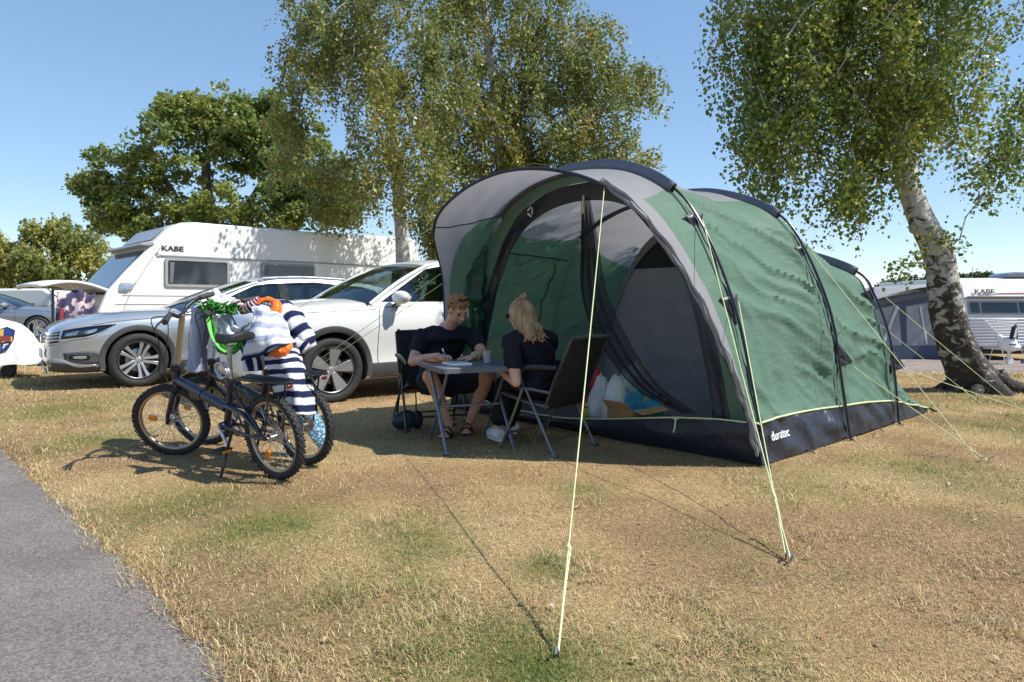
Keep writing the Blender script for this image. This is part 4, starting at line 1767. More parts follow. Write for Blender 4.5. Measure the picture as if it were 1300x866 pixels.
    for sg in (-1, 1):
        g = MB()
        out = [(x, sg * sy(z), z) for x, z in S['side']]
        holes = [[(x, sg * sy(z), z) for x, z in w_] for w_ in S['win']]
        g.holed(out, holes, (0, -sg * .03, 0))
        g.build('side_frame', S['paint'], root, smooth=0)
        for w_ in S['win']:
            MB().prism([(x, sg * (sy(z) - .012), z) for x, z in w_], (0, -sg * .004, 0)).build('side_window', GLS, root, smooth=0)
            ew = expand(w_, .022)
            MB().holed([(x, sg * (sy(z) + .003), z) for x, z in ew], [[(x, sg * (sy(z) + .003), z) for x, z in w_]], (0, -sg * .02, 0)).build('window_trim', BLKG, root, smooth=0)
        if S.get('bpillar'):
            for bp_ in S['bpillar']:
                MB().prism([(x, sg * (sy(z) + .004), z) for x, z in bp_], (0, -sg * .02, 0)).build('pillar_cover', BLKG, root, smooth=0)
        if S.get('rails'):
            c = spline(S['rails'], 24)
            rl = MB().tube([(x, sg * (sy(z) - .10), z + .045) for x, z in c], .018, 8)
            for e in (0, 8, 16, 23):
                rl.tube([(c[e][0], sg * (sy(c[e][1]) - .10), c[e][1] - .01), (c[e][0], sg * (sy(c[e][1]) - .10), c[e][1] + .045)], .016, 6)
            rl.build('roof_rail', S['railm'], root)
    top = spline(S['top'], 30)
    r_ = []
    for x, z in top:
        y = sy(z) + .004
        r_.append([(x - (S.get('nose', .06) * (1 - (q / 1.0) ** 2) if x < S['top'][0][0] + .02 else 0), q * y, z + .055 * (1 - q * q) - .012) for q in np.linspace(-1, 1, 19)])
    MB().grid(r_).build('roof', S['roofm'], root, solid=.01)
    # windscreen and rear window
    (ax, az), (tx, tz_) = S['A']
    r_ = []
    for i in range(12):
        k = i / 11
        x, z = ax + (tx - ax) * k, az + (tz_ - az) * k + .03 * math.sin(PI * k)
        y = sy(z) - .004
        r_.append([(x - (.30 * (1 - k) + .07 * k) * (1 - q * q), q * y, z + (.04 * k) * (1 - q * q) - .03 * (1 - k) * (1 - q * q)) for q in np.linspace(-1, 1, 17)])
    MB().grid(r_).build('windscreen', WSG, root)
    rr_ = [[r_[i][j] for j in (0, 1)] for i in range(12)]
    MB().grid([[Vector(r_[i][0]) + Vector((.0, -.004, .004)), Vector(r_[i][0]).lerp(Vector(r_[i][1]), .28) + Vector((-.004, -.002, .006))] for i in range(12)]).build('screen_seal', BLKG, root)
    # A pillars, body coloured
    for sg in (0, -1):
        pl = MB().tube([Vector(r_[i][sg]) + Vector((.02, 0, .0)) for i in range(12)], .024, 8)
        pl.build('front_pillar', S['paint'], root)
    (bx, bz), (ex, ez) = S['Rr']
    q_ = []
    for i in range(8):
        k = i / 7
        x, z = bx + (ex - bx) * k, bz + (ez - bz) * k
        y = sy(z)
        q_.append([(x + .08 * (1 - q * q), q * y, z + .04 * (1 - k) * (1 - q * q)) for q in np.linspace(-1, 1, 13)])
    MB().grid(q_).build('rear_window', GLS, root)
    # seats, dashboard, wheel
    for sx in (-.38, .38):
        it = MB()
        it.box((S['seat'], sx, zb0 + .0), (.16, .46, .5), rot=Matrix.Rotation(.25, 3, 'Y'))
        it.box((S['seat'] + .10, sx, zb0 + .33), (.10, .26, .17), rot=Matrix.Rotation(.2, 3, 'Y'))
        it.box((S['seat'] + 1.0, sx, zb0 - .02), (.16, .5, .4), rot=Matrix.Rotation(.25, 3, 'Y'))
        it.box((S['seat'] + 1.1, sx, zb0 + .22), (.09, .24, .13))
        it.build('seat', M('seat_cloth', (.05, .05, .052), .8, var=.2), root, bevel=.05, seg=3)
    MB().box((ax + .28, 0, zb0 - .02), (.5, 1.35, .14)).build('dashboard', BLKM, root, bevel=.04)
    ring = [(ax + .62 + .06 * math.sin(a), -.38 + .18 * math.cos(a), zb0 + .10 + .17 * math.sin(a)) for a in np.linspace(0, 2 * PI, 24)]
    MB().tube(ring, .016, 6).build('steering_wheel', BLKM, root)
    # mirrors
    for sg in (-1, 1):
        mx, mz = S['mir']
        m_ = MB()
        rt = Matrix.Rotation(-sg * .25, 3, 'Z')
        m_.ball((mx, sg * (hb + .155), mz), (.075, .125, .078), 16, 10, rt)
        mo = m_.build('mirror', S['mirm'], root)
        MB().prism([(mx - .03, sg * (hb - .01), mz - .12), (mx + .06, sg * (hb - .01), mz - .12), (mx + .04, sg * (hb + .15), mz - .055), (mx - .02, sg * (hb + .15), mz - .055)], (0, 0, .03)).build('mirror_foot', BLKG, mo)
        g_ = MB().ball((mx + .055, sg * (hb + .155), mz), (.02, .105, .06), 12, 8, rt)
        g_.build('mirror_glass', CHROME, mo)
    # door gaps and handles
    for pts in S['gaps']:
        line(pts, .0045, BLKM, 'door_gap', -.001, both=True)
    for hx, hz in S['handles']:
        for sg in (-1, 1):
            MB().tube([(hx - .10, sg * (f(hx, hz) + .004), hz), (hx - .08, sg * (f(hx, hz) + .034), hz + .004), (hx + .08, sg * (f(hx, hz) + .034), hz + .008), (hx + .10, sg * (f(hx, hz) + .004), hz + .008)], .014, 8, flat=.7).build('door_handle', S['paint'], root)
    for wx in (0, S['wb']):
        for sg in (-1, 1):
            wheel(root, wx, sg * (S['track']), wr, S.get('tw', .23), S['rim'], S['rimr'])
    und = MB().box((S['wb'] / 2, 0, .30), (S['wb'] - .9, 1.3, .16)).box((-.35, 0, .32), (.5, 1.0, .12))
    und.build('underbody', BLKM, root)
    return root, f, patch, line


TH1 = R(40)
cs = Vector((math.sin(TH1), -math.cos(TH1), 0))
C_ = G(418, 511)
HWX = .79
loc = C_ - cs * HWX
suv = dict(paint=WHITE, roofm=WHITE, railm=CHROME, mirm=WHITE, wb=2.70, wr=.355, well=.405, clad=True, cladz=.40, track=.78, rim='blade', rimr=.255, tw=.235,
           st=[(-.87, .50, .36, .72, .76), (-.84, .66, .30, .86, .90), (-.76, .78, .25, .955, .99), (-.55, .87, .22, 1.0, 1.045), (-.2, .915, .21, 1.025, 1.085), (.3, .93, .21, 1.05, 1.125), (.8, .93, .21, 1.06, 1.10),
               (1.5, .93, .21, 1.07, 1.075), (2.4, .93, .21, 1.09, 1.095), (3.0, .925, .22, 1.11, 1.115), (3.35, .89, .26, 1.11, 1.115), (3.5, .82, .33, 1.04, 1.05), (3.55, .68, .45, .92, .94)],
           cowl=.62, deck=3.4, belt=1.06, hb=.875, tumble=.40,
           A=((.42, 1.055), (1.30, 1.53)), Rr=((3.28, 1.50), (3.47, 1.12)),
           side=[(.40, 1.03), (1.27, 1.50), (1.5, 1.562), (2.0, 1.585), (2.6, 1.565), (3.1, 1.51), (3.30, 1.47), (3.48, 1.08), (3.48, 1.03)],
           win=[rpoly([(.60, 1.09), (1.27, 1.458), (1.5, 1.51), (1.62, 1.52), (1.66, 1.105)], .02), rpoly([(1.78, 1.11), (1.76, 1.525), (2.2, 1.535), (2.56, 1.50), (2.62, 1.19), (2.5, 1.13)], .03)],
           bpillar=[[(1.655, 1.09), (1.62, 1.53), (1.765, 1.54), (1.79, 1.09)]],
           top=[(1.22, 1.50), (1.5, 1.575), (2.0, 1.60), (2.6, 1.58), (3.1, 1.525), (3.38, 1.455)], seat=1.65, mir=(.74, 1.13),
           gaps=[[(.55, 1.03), (.53, .9), (.52, .6), (.53, .34)], [(1.72, 1.05), (1.72, .8), (1.70, .34)], [(2.62, 1.05), (2.58, .85), (2.35, .6), (2.25, .34)], [(.53, .40), (1.0, .385), (1.7, .385), (2.2, .40)], [(-.75, .93), (-.3, .965), (.1, .985), (.5, 1.0)]],
           handles=[(1.48, .95), (2.42, .97)], crease=.028, rails=[(1.6, 1.57), (2.2, 1.59), (2.8, 1.545), (3.1, 1.50)])
sv, f_, patch, line = car('parked_car', 'white compact SUV parked in front of the long caravan, half hidden by the tent', 'car', loc, TH1, suv)
patch([(-.83, .80), (-.6, .90), (-.42, .93)], [(-.84, .66), (-.6, .74), (-.48, .88)], BLKG, 'headlight', .004, both=True)
patch([(-.78, .86), (-.6, .88), (-.46, .915)], [(-.79, .83), (-.6, .85), (-.47, .90)], PLATE, 'daytime_lamp', .010, both=True)
patch([(-.72, .44), (-.55, .45), (-.42, .5)], [(-.70, .26), (-.55, .25), (-.42, .3)], CLAD, 'bumper_trim', .006, both=True)
gr = MB()
for z in np.linspace(.58, .80, 7):
    gr.tube([(-.875 + .14 * abs(y) ** 2, y, z) for y in np.linspace(-.42, .42, 9)], .014, 6)
gr.build('grille', BLKG, sv)
MB().box((-.885, 0, .48), (.015, .52, .11)).build('number_plate', PLATE, sv)

TH2 = R(38)
cs = Vector((math.sin(TH2), -math.cos(TH2), 0))
C_ = P(175, 489, 8.62)
C_.z = 0
loc = C_ - cs * .80
est = dict(paint=SILVER, roofm=SILVER, railm=CHROME, mirm=BLKG, wb=2.79, wr=.345, well=.385, clad=True, cladz=.33, track=.80, rim='twin', rimr=.245, tw=.235,
           st=[(-.95, .42, .34, .60, .63), (-.92, .62, .27, .70, .735), (-.82, .775, .23, .775, .82), (-.62, .865, .21, .83, .885), (-.3, .905, .20, .875, .945), (.2, .92, .20, .915, .995), (.7, .925, .20, .945, 1.02), (1.0, .925, .20, .955, .985),
               (1.7, .925, .20, .965, .97), (2.8, .925, .20, .985, .99), (3.4, .90, .23, .99, .995), (3.75, .84, .28, .93, .94), (3.86, .70, .36, .80, .82)],
           cowl=.74, deck=3.6, belt=.955, hb=.865, tumble=.42,
           A=((.55, .955), (1.52, 1.375)), Rr=((3.5, 1.35), (3.82, 1.0)),
           side=[(.50, .93), (1.49, 1.35), (1.8, 1.405), (2.3, 1.425), (2.9, 1.405), (3.3, 1.365), (3.52, 1.325), (3.8, .97), (3.8, .93)],
           win=[rpoly([(.76, .985), (1.50, 1.31), (1.70, 1.348), (1.82, 1.357), (1.86, 1.0)], .02), rpoly([(1.98, 1.0), (1.95, 1.365), (2.4, 1.375), (2.72, 1.355), (2.82, 1.01)], .03), rpoly([(2.92, 1.015), (2.82, 1.345), (3.15, 1.315), (3.36, 1.26), (3.5, 1.08), (3.45, 1.03)], .03)],
           bpillar=[[(1.855, .985), (1.815, 1.36), (1.955, 1.375), (1.985, .985)], [(2.815, .995), (2.72, 1.36), (2.82, 1.355), (2.925, .995)]],
           top=[(1.44, 1.345), (1.8, 1.42), (2.3, 1.44), (2.9, 1.42), (3.3, 1.38), (3.58, 1.315)], seat=1.75, mir=(.84, 1.04),
           gaps=[[(.62, .92), (.60, .8), (.58, .5), (.60, .33)], [(1.9, .95), (1.9, .7), (1.88, .33)], [(2.85, .95), (2.75, .75), (2.45, .5), (2.35, .33)], [(-.5, .80), (-.2, .845), (.2, .875), (.6, .90)], [(.62, .80), (1.5, .815), (2.5, .83), (3.4, .85)]],
           handles=[(1.66, .83), (2.62, .85)], crease=.02, rails=[(1.65, 1.395), (2.2, 1.425), (2.9, 1.405), (3.4, 1.35)])
es, f2, patch, line = car('parked_car', 'silver estate car with grey wheel arches parked behind the bicycles', 'car', loc, TH2, est)
for sg in (0,):
    hl = patch([(-.80, .735), (-.68, .762), (-.48, .79), (-.26, .81)], [(-.83, .625), (-.70, .645), (-.52, .675), (-.26, .80)], BLKG, 'headlight', .004, both=True)
    patch([(-.78, .70), (-.66, .735), (-.56, .75)], [(-.79, .66), (-.66, .675), (-.56, .70)], LENS, 'lamp_lens', .009, n=8, parent=hl)
    patch([(-.77, .705), (-.70, .722), (-.64, .735)], [(-.78, .665), (-.70, .675), (-.66, .688)], CHROME, 'lamp_bowl', .007, n=8, parent=hl)
    patch([(-.60, .725), (-.52, .745), (-.46, .758)], [(-.60, .69), (-.52, .70), (-.46, .73)], CHROME, 'lamp_bowl', .007, n=8, parent=hl)
    patch([(-.83, .622), (-.70, .641), (-.52, .668), (-.34, .76)], [(-.83, .610), (-.70, .629), (-.52, .656), (-.34, .75)], CHROME, 'lamp_strip', .008, parent=hl)
patch([(-.80, .46), (-.62, .475), (-.46, .47), (-.40, .40)], [(-.78, .36), (-.62, .33), (-.48, .32), (-.42, .32)], CLAD, 'fog_lamp_frame', .006, both=True)
fg = patch([(-.74, .435), (-.62, .44), (-.52, .43)], [(-.74, .385), (-.62, .37), (-.54, .37)], BLKG, 'fog_lamp', .010, both=True)
patch([(-.70, .42), (-.62, .425), (-.56, .42)], [(-.70, .395), (-.62, .385), (-.57, .39)], CHROME, 'lamp_bowl', .013, parent=fg)
patch([(-.93, .345), (-.8, .33), (-.6, .29), (-.42, .29)], [(-.93, .225), (-.8, .215), (-.6, .205), (-.42, .205)], CLAD, 'bumper_trim', .007, both=True)
patch([(-.90, .40), (-.80, .385), (-.66, .315), (-.46, .315)], [(-.90, .365), (-.80, .345), (-.66, .285), (-.46, .29)], ALU, 'bumper_strip', .012, both=True)
gr = MB()
for z in (.52, .56, .60, .64):
    gr.tube([(-.962 + .22 * abs(y) ** 2.2, y, z) for y in np.linspace(-.58, .58, 13)], .013, 6, flat=.6)
gr.build('grille', CHROME, es)
gr = MB()
for z in np.linspace(.50, .66, 9):
    gr.tube([(-.950 + .22 * abs(y) ** 2.2, y, z) for y in np.linspace(-.60, .60, 13)], .014, 6)
gr.build('grille_backing', BLKG, es)
patch([(-.945, .655), (-.90, .70), (-.83, .728)], [(-.945, .545), (-.90, .555), (-.85, .58)], BLKG, 'grille_side', .004, both=True)
for z_ in (.575, .615, .655, .69):
    patch([(-.945, z_ - .012), (-.90, z_), (-.84, z_ + .012)], [(-.945, z_ - .022), (-.90, z_ - .010), (-.84, z_ + .002)], CHROME, 'grille_bar', .010, both=True, n=8, m=3)
MB().box((-.985, 0, .43), (.014, .52, .11)).build('number_plate', PLATE, es)
MB().lathe([(0, -.012), (.055, -.012), (.062, 0), (.055, .01), (0, .01)], (-.975, 0, .61), 'X', 24).build('badge', CHROME, es)

# small car far off on the left
C_ = G(54, 430)
far = dict(est)
far.update(paint=M('far_blue_paint', (.22, .27, .34), .3, metal=.5, var=.04, coat=.6), clad=False, rim='plain', rails=None, mirm=M('far_mirror', (.2, .25, .32), .4, var=.05))
far['roofm'] = far['paint']
fc, f3, patch, line = car('parked_car', 'blue grey saloon car in the distance behind the covered drawbar', 'car', C_ + Vector((-.35, .8, 0)), R(-165), far)
# ================================================================== caravans, awning and what stands by them
CWH = M('caravan_white', (.74, .74, .725), .35, var=.025, vs=2, coat=.3)
CGR = M('caravan_grey_trim', (.30, .30, .31), .5, var=.08)
CWIN = M('caravan_window', (.030, .036, .045), .05, var=.35, vs=1.2, coat=.5)
SEAM = M('panel_seam', (.32, .32, .32), .6, var=.1)
LETT = M('black_lettering', (.02, .02, .022), .5, var=.05)


def plane_map(o, ang):
    c, s = math.cos(ang), math.sin(ang)

    def mp(u, v):
        r = (u - 650) / F_PX
        q = (r * o[1] - o[0]) / (c - r * s)
        d = o[1] + q * s
        return (q, H_CAM + (V_HOR - v) / F_PX * d)
    return mp


# ---- long white caravan behind the cars
CA = R(45)
CO = (-6.4, 12.8)
mp = plane_map(CO, CA)
cv = thing('caravan', 'long white caravan with dark windows parked behind the two cars', 'caravan', (CO[0], CO[1], 0), CA)
rear = mp(531, 303)
prof = [(-1.36, .52), (-1.28, .36), (-.4, .32), (rear[0] - .1, .32), (rear[0] + .02, .5), (rear[0] + .02, rear[1] - .22), (rear[0] - .04, rear[1] - .06), (rear[0] - .22, rear[1]),
        (2.5, 2.66), (.35, 2.66), (.08, 2.63), (-.14, 2.52), (-.42, 2.22), (-.50, 2.10), (-.85, 1.70), (-1.17, 1.30), (-1.30, 1.0), (-1.38, .75)]
CWD = 2.25
b = MB().prism([(x, 0, z) for x, z in prof], (0, CWD, 0))
bo = b.build('body', CWH, cv, smooth=30, bevel=.05, seg=3)
# front window, visor and lamps
def nose(x0, z0, x1, z1, off, y0, y1, mat, nm, th=.012, par=cv):
    d = Vector((z0 - z1, 0, x1 - x0)).normalized()
    if d.x > 0: d = -d
    q = [Vector((x0, y0, z0)) + d * off, Vector((x0, y1, z0)) + d * off, Vector((x1, y1, z1)) + d * off, Vector((x1, y0, z1)) + d * off]
    return MB().prism(q, d * th).build(nm, mat, par, bevel=.004)


nose(-.55, 2.06, -1.13, 1.34, .006, .13, CWD - .13, CWIN, 'front_window')
vs_ = MB()
vs_.prism([(-.44, -.02, 2.24), (-.62, -.02, 2.20), (-.66, -.02, 2.15), (-.50, -.02, 2.14), (-.40, -.02, 2.18)], (0, CWD + .04, 0))
vs_.build('visor', CGR, cv, bevel=.012)
nose(-.12, 2.55, -.40, 2.27, .004, .25, CWD - .25, M('roof_light_glass', (.30, .33, .38), .2, var=.1), 'roof_window')
# raised gas-locker lid at the front with a flat dark sheet for the locker's shade
lid = MB()
rows = []
for i in range(13):
    k = i / 12
    row = []
    for j in range(15):
        q = j / 14
        x = -1.12 - .02 - 1.02 * k
        z = 1.30 + .12 * k + .10 * math.sin(PI * k) - .06 * k * k
        row.append((x + .12 * k * (1 - (2 * q - 1) ** 2) * -1, .06 + (CWD - .12) * q, z + .03 * (1 - (2 * q - 1) ** 2)))
    rows.append(row)
lid.grid(rows)
lo = lid.build('locker_lid', M('locker_lid_white', (.74, .73, .70), .4, var=.05), cv, solid=.05)
MB().tube([(-1.30, .14, .95), (-1.72, .14, 1.40)], .012, 6).tube([(-1.30, CWD - .14, .95), (-1.72, CWD - .14, 1.40)], .012, 6).build('lid_strut', CHROME, lo)
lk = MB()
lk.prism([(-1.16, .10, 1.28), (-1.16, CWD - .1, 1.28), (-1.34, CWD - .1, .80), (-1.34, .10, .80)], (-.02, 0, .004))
lk.build('locker_shade_sheet', M('locker_shade', (.02, .02, .024), .8, var=.2), cv)  # dark colour stands for shade inside the open locker
bt = MB()
for yy in (.6, 1.0):
    bt.lathe([(.0, .72), (.14, .72), (.15, .76), (.15, 1.02), (.10, 1.12), (.05, 1.15), (.05, 1.20), (0, 1.20)], (-1.45, yy, 0), 'Z', 18)
bt.build('gas_bottle', M('bottle_grey', (.32, .34, .36), .4, var=.1, metal=.3), cv)
# side windows
def cwin(u0, v0, u1, v1, hgt=None, nm='window'):
    x0, z1 = mp(u0, v0)
    x1, _ = mp(u1, v0)
    z0 = mp(u0, v1)[1] if hgt is None else z1 - hgt
    o_ = rpoly([(x0, z0), (x0, z1), (x1, z1), (x1, z0)], .06)
    i_ = rpoly([(x0 + .05, z0 + .05), (x0 + .05, z1 - .05), (x1 - .05, z1 - .05), (x1 - .05, z0 + .05)], .04)
    fr = MB().holed([(x, -.004, z) for x, z in o_], [[(x, -.004, z) for x, z in i_]], (0, -.03, 0)).build(nm, CGR, cv, smooth=0)
    MB().prism([(x, -.006, z) for x, z in i_], (0, -.016, 0)).build('pane', CWIN, fr, smooth=0)
    if x1 - x0 > .8:
        MB().prism([(x0 + .09, -.024, z0 + .07), (x0 + .09, -.024, z1 - .08), (x0 + .17, -.024, z1 - .08), (x0 + .14, -.024, z0 + .07)], (0, -.002, 0)).build('curtain', M('curtain_grey', (.12, .13, .15), .7, var=.2), fr, smooth=0) 
    return fr


cwin(209, 327, 291, 364)
cwin(331, 333, 399, 353)
x0, z0 = mp(205, 323)
x1, z1 = mp(529, 345)
MB().box(((x0 + x1) / 2, -.012, z0 - .02), (x1 - x0, .024, .03)).build('awning_rail', CGR, cv, bevel=.006)
MB().tube([(x0 + .02, -.02, z0 - .02), (x0 - .06, -.03, z0 - .01), (x0 - .08, -.02, z0 + .03)], .012, 6).build('rail_end', CGR, cv)
for a, z_ in (((-.95, 1.22), (x1, 1.22)), ((-1.05, 1.06), (x1, 1.06))):
    MB().tube([(a[0], -.004, a[1]), (z_[0], -.004, z_[1])], .006, 5).build('seam', SEAM, cv)
MB().tube([(-.30, -.004, 2.12), (-.44, -.004, 1.92), (-.80, -.004, 1.30), (-.92, -.004, .95)], .006, 5).build('seam', SEAM, cv)
ml = MB().prism([(-.98, -.004, 1.44), (-.72, -.004, 1.47), (-.76, -.004, 1.36), (-.86, -.004, 1.28), (-1.0, -.004, 1.30)], (0, -.03, 0))
ml.build('marker_lamp', CHROME, cv, bevel=.01)
tx, tz1 = mp(219, 316)
text_mesh('KABE', .135, LETT, cv, (tx, -.006, tz1), (1, 0, 0), (0, 0, 1), bold=.003, squash=1.25)
for k in range(5):
    xx, zz = mp(164 + 5 * k, 390)
    MB().box((xx, -.004, zz), (.03, .008, .02)).build('small_letter', SEAM, cv) if False else None
# roof fittings
hx, hz = mp(372, 291)
MB().prism([(hx - .5, .5, 2.64), (hx - .42, .5, 2.72), (hx + .36, .5, 2.72), (hx + .44, .5, 2.64)], (0, .7, 0)).build('roof_hatch', CWH, cv, bevel=.03)
MB().prism([(.9, .8, 2.65), (.94, .8, 2.72), (1.4, .8, 2.72), (1.44, .8, 2.65)], (0, .5, 0)).build('roof_hatch', CWH, cv, bevel=.03)
wheel(cv, 2.6, .14, .33, .19, 'plain', .19)
MB().box((2.6, CWD - .14, .33), (.62, .2, .4)).build('far_wheel_box', BLKM, cv, bevel=.1)
fa = [(-1.36, .9, .42), (-2.3, CWD / 2 - .06, .42)]
MB().tube([(-1.2, .6, .42), (-2.35, CWD / 2 - .04, .42)], .04, 6).tube([(-1.2, CWD - .6, .42), (-2.35, CWD / 2 + .04, .42)], .04, 6).tube([(-2.3, CWD / 2, .42), (-2.6, CWD / 2, .46)], .045, 8).build('drawbar', STEEL, cv)
MB().tube([(-2.1, CWD / 2 + .1, .7), (-2.1, CWD / 2 + .1, .12)], .03, 8).lathe([(.0, -.05), (.10, -.05), (.11, 0), (.10, .05), (0, .05)], (-2.1, CWD / 2 + .1, .11), 'Y', 16).build('jockey_wheel', BLKM, cv)

# ---- floral cloth that hangs by the open locker
fl_c = P(92, 398, 11.55)
def floral():
    m = M('floral_cloth', (.62, .50, .50), .8, var=1.0, vs=7, col2=(.05, .045, .10), detail=3)
    rp = [n for n in m.node_tree.nodes if n.type == 'VALTORGB'][0]
    rp.color_ramp.interpolation = 'LINEAR'
    rp.color_ramp.elements[0].position = .41
    rp.color_ramp.elements[1].position = .48
    return m


t = thing('hanging_cloth', 'dark floral patterned cloth hanging from a pole under the raised locker lid', 'cloth', (fl_c.x, fl_c.y, 0), CA)
rows = []
for i in range(14):
    k = i / 13
    row = []
    for j in range(22):
        q = j / 21
        row.append((-.22 + .56 * q - .03 * k, .05 * math.sin(q * 17 + k * 2) * (.4 + k), 1.28 - .92 * k - .05 * math.sin(q * 9)))
    rows.append(row)
MB().grid(rows).build('cloth', floral(), t, solid=.006)
MB().tube([(-.28, .02, 0), (-.28, .02, 1.36)], .022, 8).tube([(-.30, 0, 1.31), (.38, 0, 1.29)], .012, 6).build('pole', BLKM, t)
rd = MB()
rd.tube([(-.17, -.05, 1.0), (-.19, -.06, .6), (-.16, -.06, .2)], [.03, .04, .035], 8)
rd.build('sash', M('dark_red_cloth', (.25, .03, .05), .8, var=.2), t)

# ---- covered drawbar of the caravan that stands outside the picture
cp = P(14, 440, 9.7)
cp.z = 0
t = thing('drawbar_cover', 'white drawbar cover with a blue and yellow shield beside the silver car', 'cover', (cp.x, cp.y, 0), R(8))
b = MB()
rows = []
prof = spline([(-1.3, .95), (-.7, .93), (-.2, .86), (.1, .74), (.28, .55), (.44, .42), (.50, .30)], 30)
for i in range(30):
    x, zt = prof[i]
    hw = .48 - .30 * max(0, (x + .1) / .6) ** 1.0
    row = []
    for j in range(25):
        a = PI * j / 24
        y = -math.cos(a) * hw
        z = .22 + (zt - .22) * min(1, math.sin(a) ** .45) if 0 < j < 24 else .20
        wr = .03 * (float(fbm(x * 5, y * 5 + z * 4, 0, 33)) - .5)
        row.append((x + wr, y + wr * 2, z + wr))
    rows.append(row)
b.grid(rows)
cvv = b.build('cover', M('cover_white', (.76, .76, .75), .5, var=.05, vs=6, bump=.25, bs=12), t, smooth=60)
def cover_y(x, z):
    i = int(np.argmin(abs(prof[:, 0] - x)))
    best = max((p for p in rows[i] if p[1] < 0), key=lambda p: -abs(p[2] - z))
    return best[1]


sx, sz = .06, .555
shape = [(-.19, .16), (-.07, .19), (0, .16), (.08, .19), (.18, .14), (.17, .0), (.11, -.12), (0, -.20), (-.11, -.12), (-.18, .0)]
sy_ = cover_y(sx, sz) - .075
skew = Vector((0, .11, 0))
def sh(pts, off, mat, nm, par):
    q = []
    for x, z in pts:
        q.append(Vector((sx + x, sy_ - off + .35 * (x + .19) * .5 + .10 * (z + .2), sz + z)))
    return MB().prism(q, (0, -.004, 0)).build(nm, mat, par, smooth=0)


SB, SYW = M('shield_blue', (.02, .05, .22), .5, var=.05), M('shield_yellow', (.72, .44, .10), .5, var=.05)
shd = sh(shape, 0, M('shield_edge', (.03, .03, .05), .5, var=.05), 'shield', t)
sh([(x * .92, z * .92) for x, z in shape], .006, SB, 'shield_field', shd)
sh([(-.06, .165), (.0, .145), (.05, .16), (.05, .06), (-.06, .06)], .012, SYW, 'shield_band', shd)
sh([(-.165, .03), (.16, .05), (.155, -.02), (.02, -.03), (.02, -.17), (-.01, -.175), (-.10, -.11), (-.16, -.01)], .012, SYW, 'shield_band', shd)
sh([(.055, -.055), (.12, -.04), (.115, -.06), (.06, -.075)], .014, PLATE, 'shield_stripe', shd)
sh([(.05, -.10), (.075, -.06), (.095, -.06), (.06, -.12)], .014, PLATE, 'shield_stripe', shd)
text_mesh('KABE', .105, M('shield_red', (.30, .05, .03), .5, var=.05), shd, Vector((sx, sy_ - .026 + .35 * .19 * .5 + .021, sz + .015)), (1, .175, .0), (0, .10, 1), bold=.006, squash=1.15)
MB().tube([(.1, -.1, .32), (.1, -.1, .10)], .03, 8).lathe([(.0, -.04), (.09, -.04), (.10, 0), (.09, .04), (0, .04)], (.02, -.1, .10), 'Y', 18).build('jockey_wheel', BLKM, t)
MB().tube([(-1.2, -.2, .3), (.55, .0, .3)], .035, 6).tube([(.42, -.02, .3), (.62, -.02, .33)], .04, 8).tube([(.45, -.05, .2), (.50, -.06, .05)], .02, 6).build('drawbar', STEEL, t)

# ---- far white caravan at the left edge, half cut off by the frame
fo_ = P(64, 400, 25.0)
t = thing('caravan', 'white caravan far left with a red tail lamp behind the blue grey car', 'caravan', (fo_.x, fo_.y, 0), R(172))
b = MB().prism([(0, 0, .45), (0, 0, 1.1), (.02, 0, 1.5), (.35, 0, 1.66), (5.2, 0, 1.66), (5.4, 0, 1.4), (5.4, 0, .45)], (0, -2.2, 0))
b.build('body', CWH, t, bevel=.08, seg=3)
MB().box((2.7, .012, .74), (5.2, .02, .56)).build('lower_panel', M('far_grey_panel', (.22, .22, .23), .5, var=.1), t)
MB().box((.5, .03, .94), (.65, .02, .17)).build('tail_lamp', REDL, t)
MB().box((1.6, .03, .95), (.7, .02, .3)).build('window', CWIN, t)
fw = wheel(t, 3.4, -.12, .30, .18, 'plain', .17)
# grey roof of a service house behind it
h_ = P(0, 360, 40.0)
t = thing('service_house', 'low house with a dark grey roof at the far left edge', 'house', (h_.x - 3.2, 40, 0), R(4))
MB().box((0, 2, 1.0), (7.2, 5, 2.2)).build('wall', M('house_wall', (.30, .26, .22), .8, var=.12, vs=3), t)
MB().prism([(-4.0, -1.0, 2.0), (-4.0, 2, 3.4), (-4.0, 5, 2.0)], (7.75, 0, 0)).build('roof', M('grey_roof', (.13, .12, .13), .8, var=.15, vs=4, bump=.2), t)

# ---- right-hand caravan with its awning
gz_ = -.70
X0, Y0 = P(1226, 0, 21).x, 21.0
t = thing('caravan', 'white and silver caravan end at the right edge with a red stripe and hitch', 'caravan', (X0, Y0, gz_), R(-4))
SLV = M('caravan_silver', (.46, .48, .52), .4, metal=.25, var=.05, vs=2)
W2 = 2.5
side = [(.02, .42), (-.06, .7), (-.05, 1.32), (.02, 1.40), (.10, 1.80), (.26, 2.36), (.50, 2.58), (.9, 2.62), (5.6, 2.62), (5.9, 2.4), (5.9, .42)]
MB().prism([(0, y, z) for y, z in side], (W2, 0, 0)).build('body', CWH, t, bevel=.05, seg=3)
lw = MB()
for k in range(9):
    z = .46 + .098 * k
    lw.box((W2 / 2, -.085, z + .045), (W2 - .08, .05, .082))
lw.build('silver_front', SLV, t, bevel=.012)
MB().prism([(.10, .012, 1.46), (W2 - .1, .012, 1.46), (W2 - .1, .105, 1.86), (.10, .105, 1.86)], (0, -.03, .006)).build('window_frame', CGR, t, bevel=.01)
for a, c in ((.16, .42), (.50, 1.55), (1.63, W2 - .16)):
    MB().prism([(a, -.024, 1.50), (c, -.024, 1.50), (c, .056, 1.82), (a, .056, 1.82)], (0, -.01, .003)).build('window', CWIN, t)
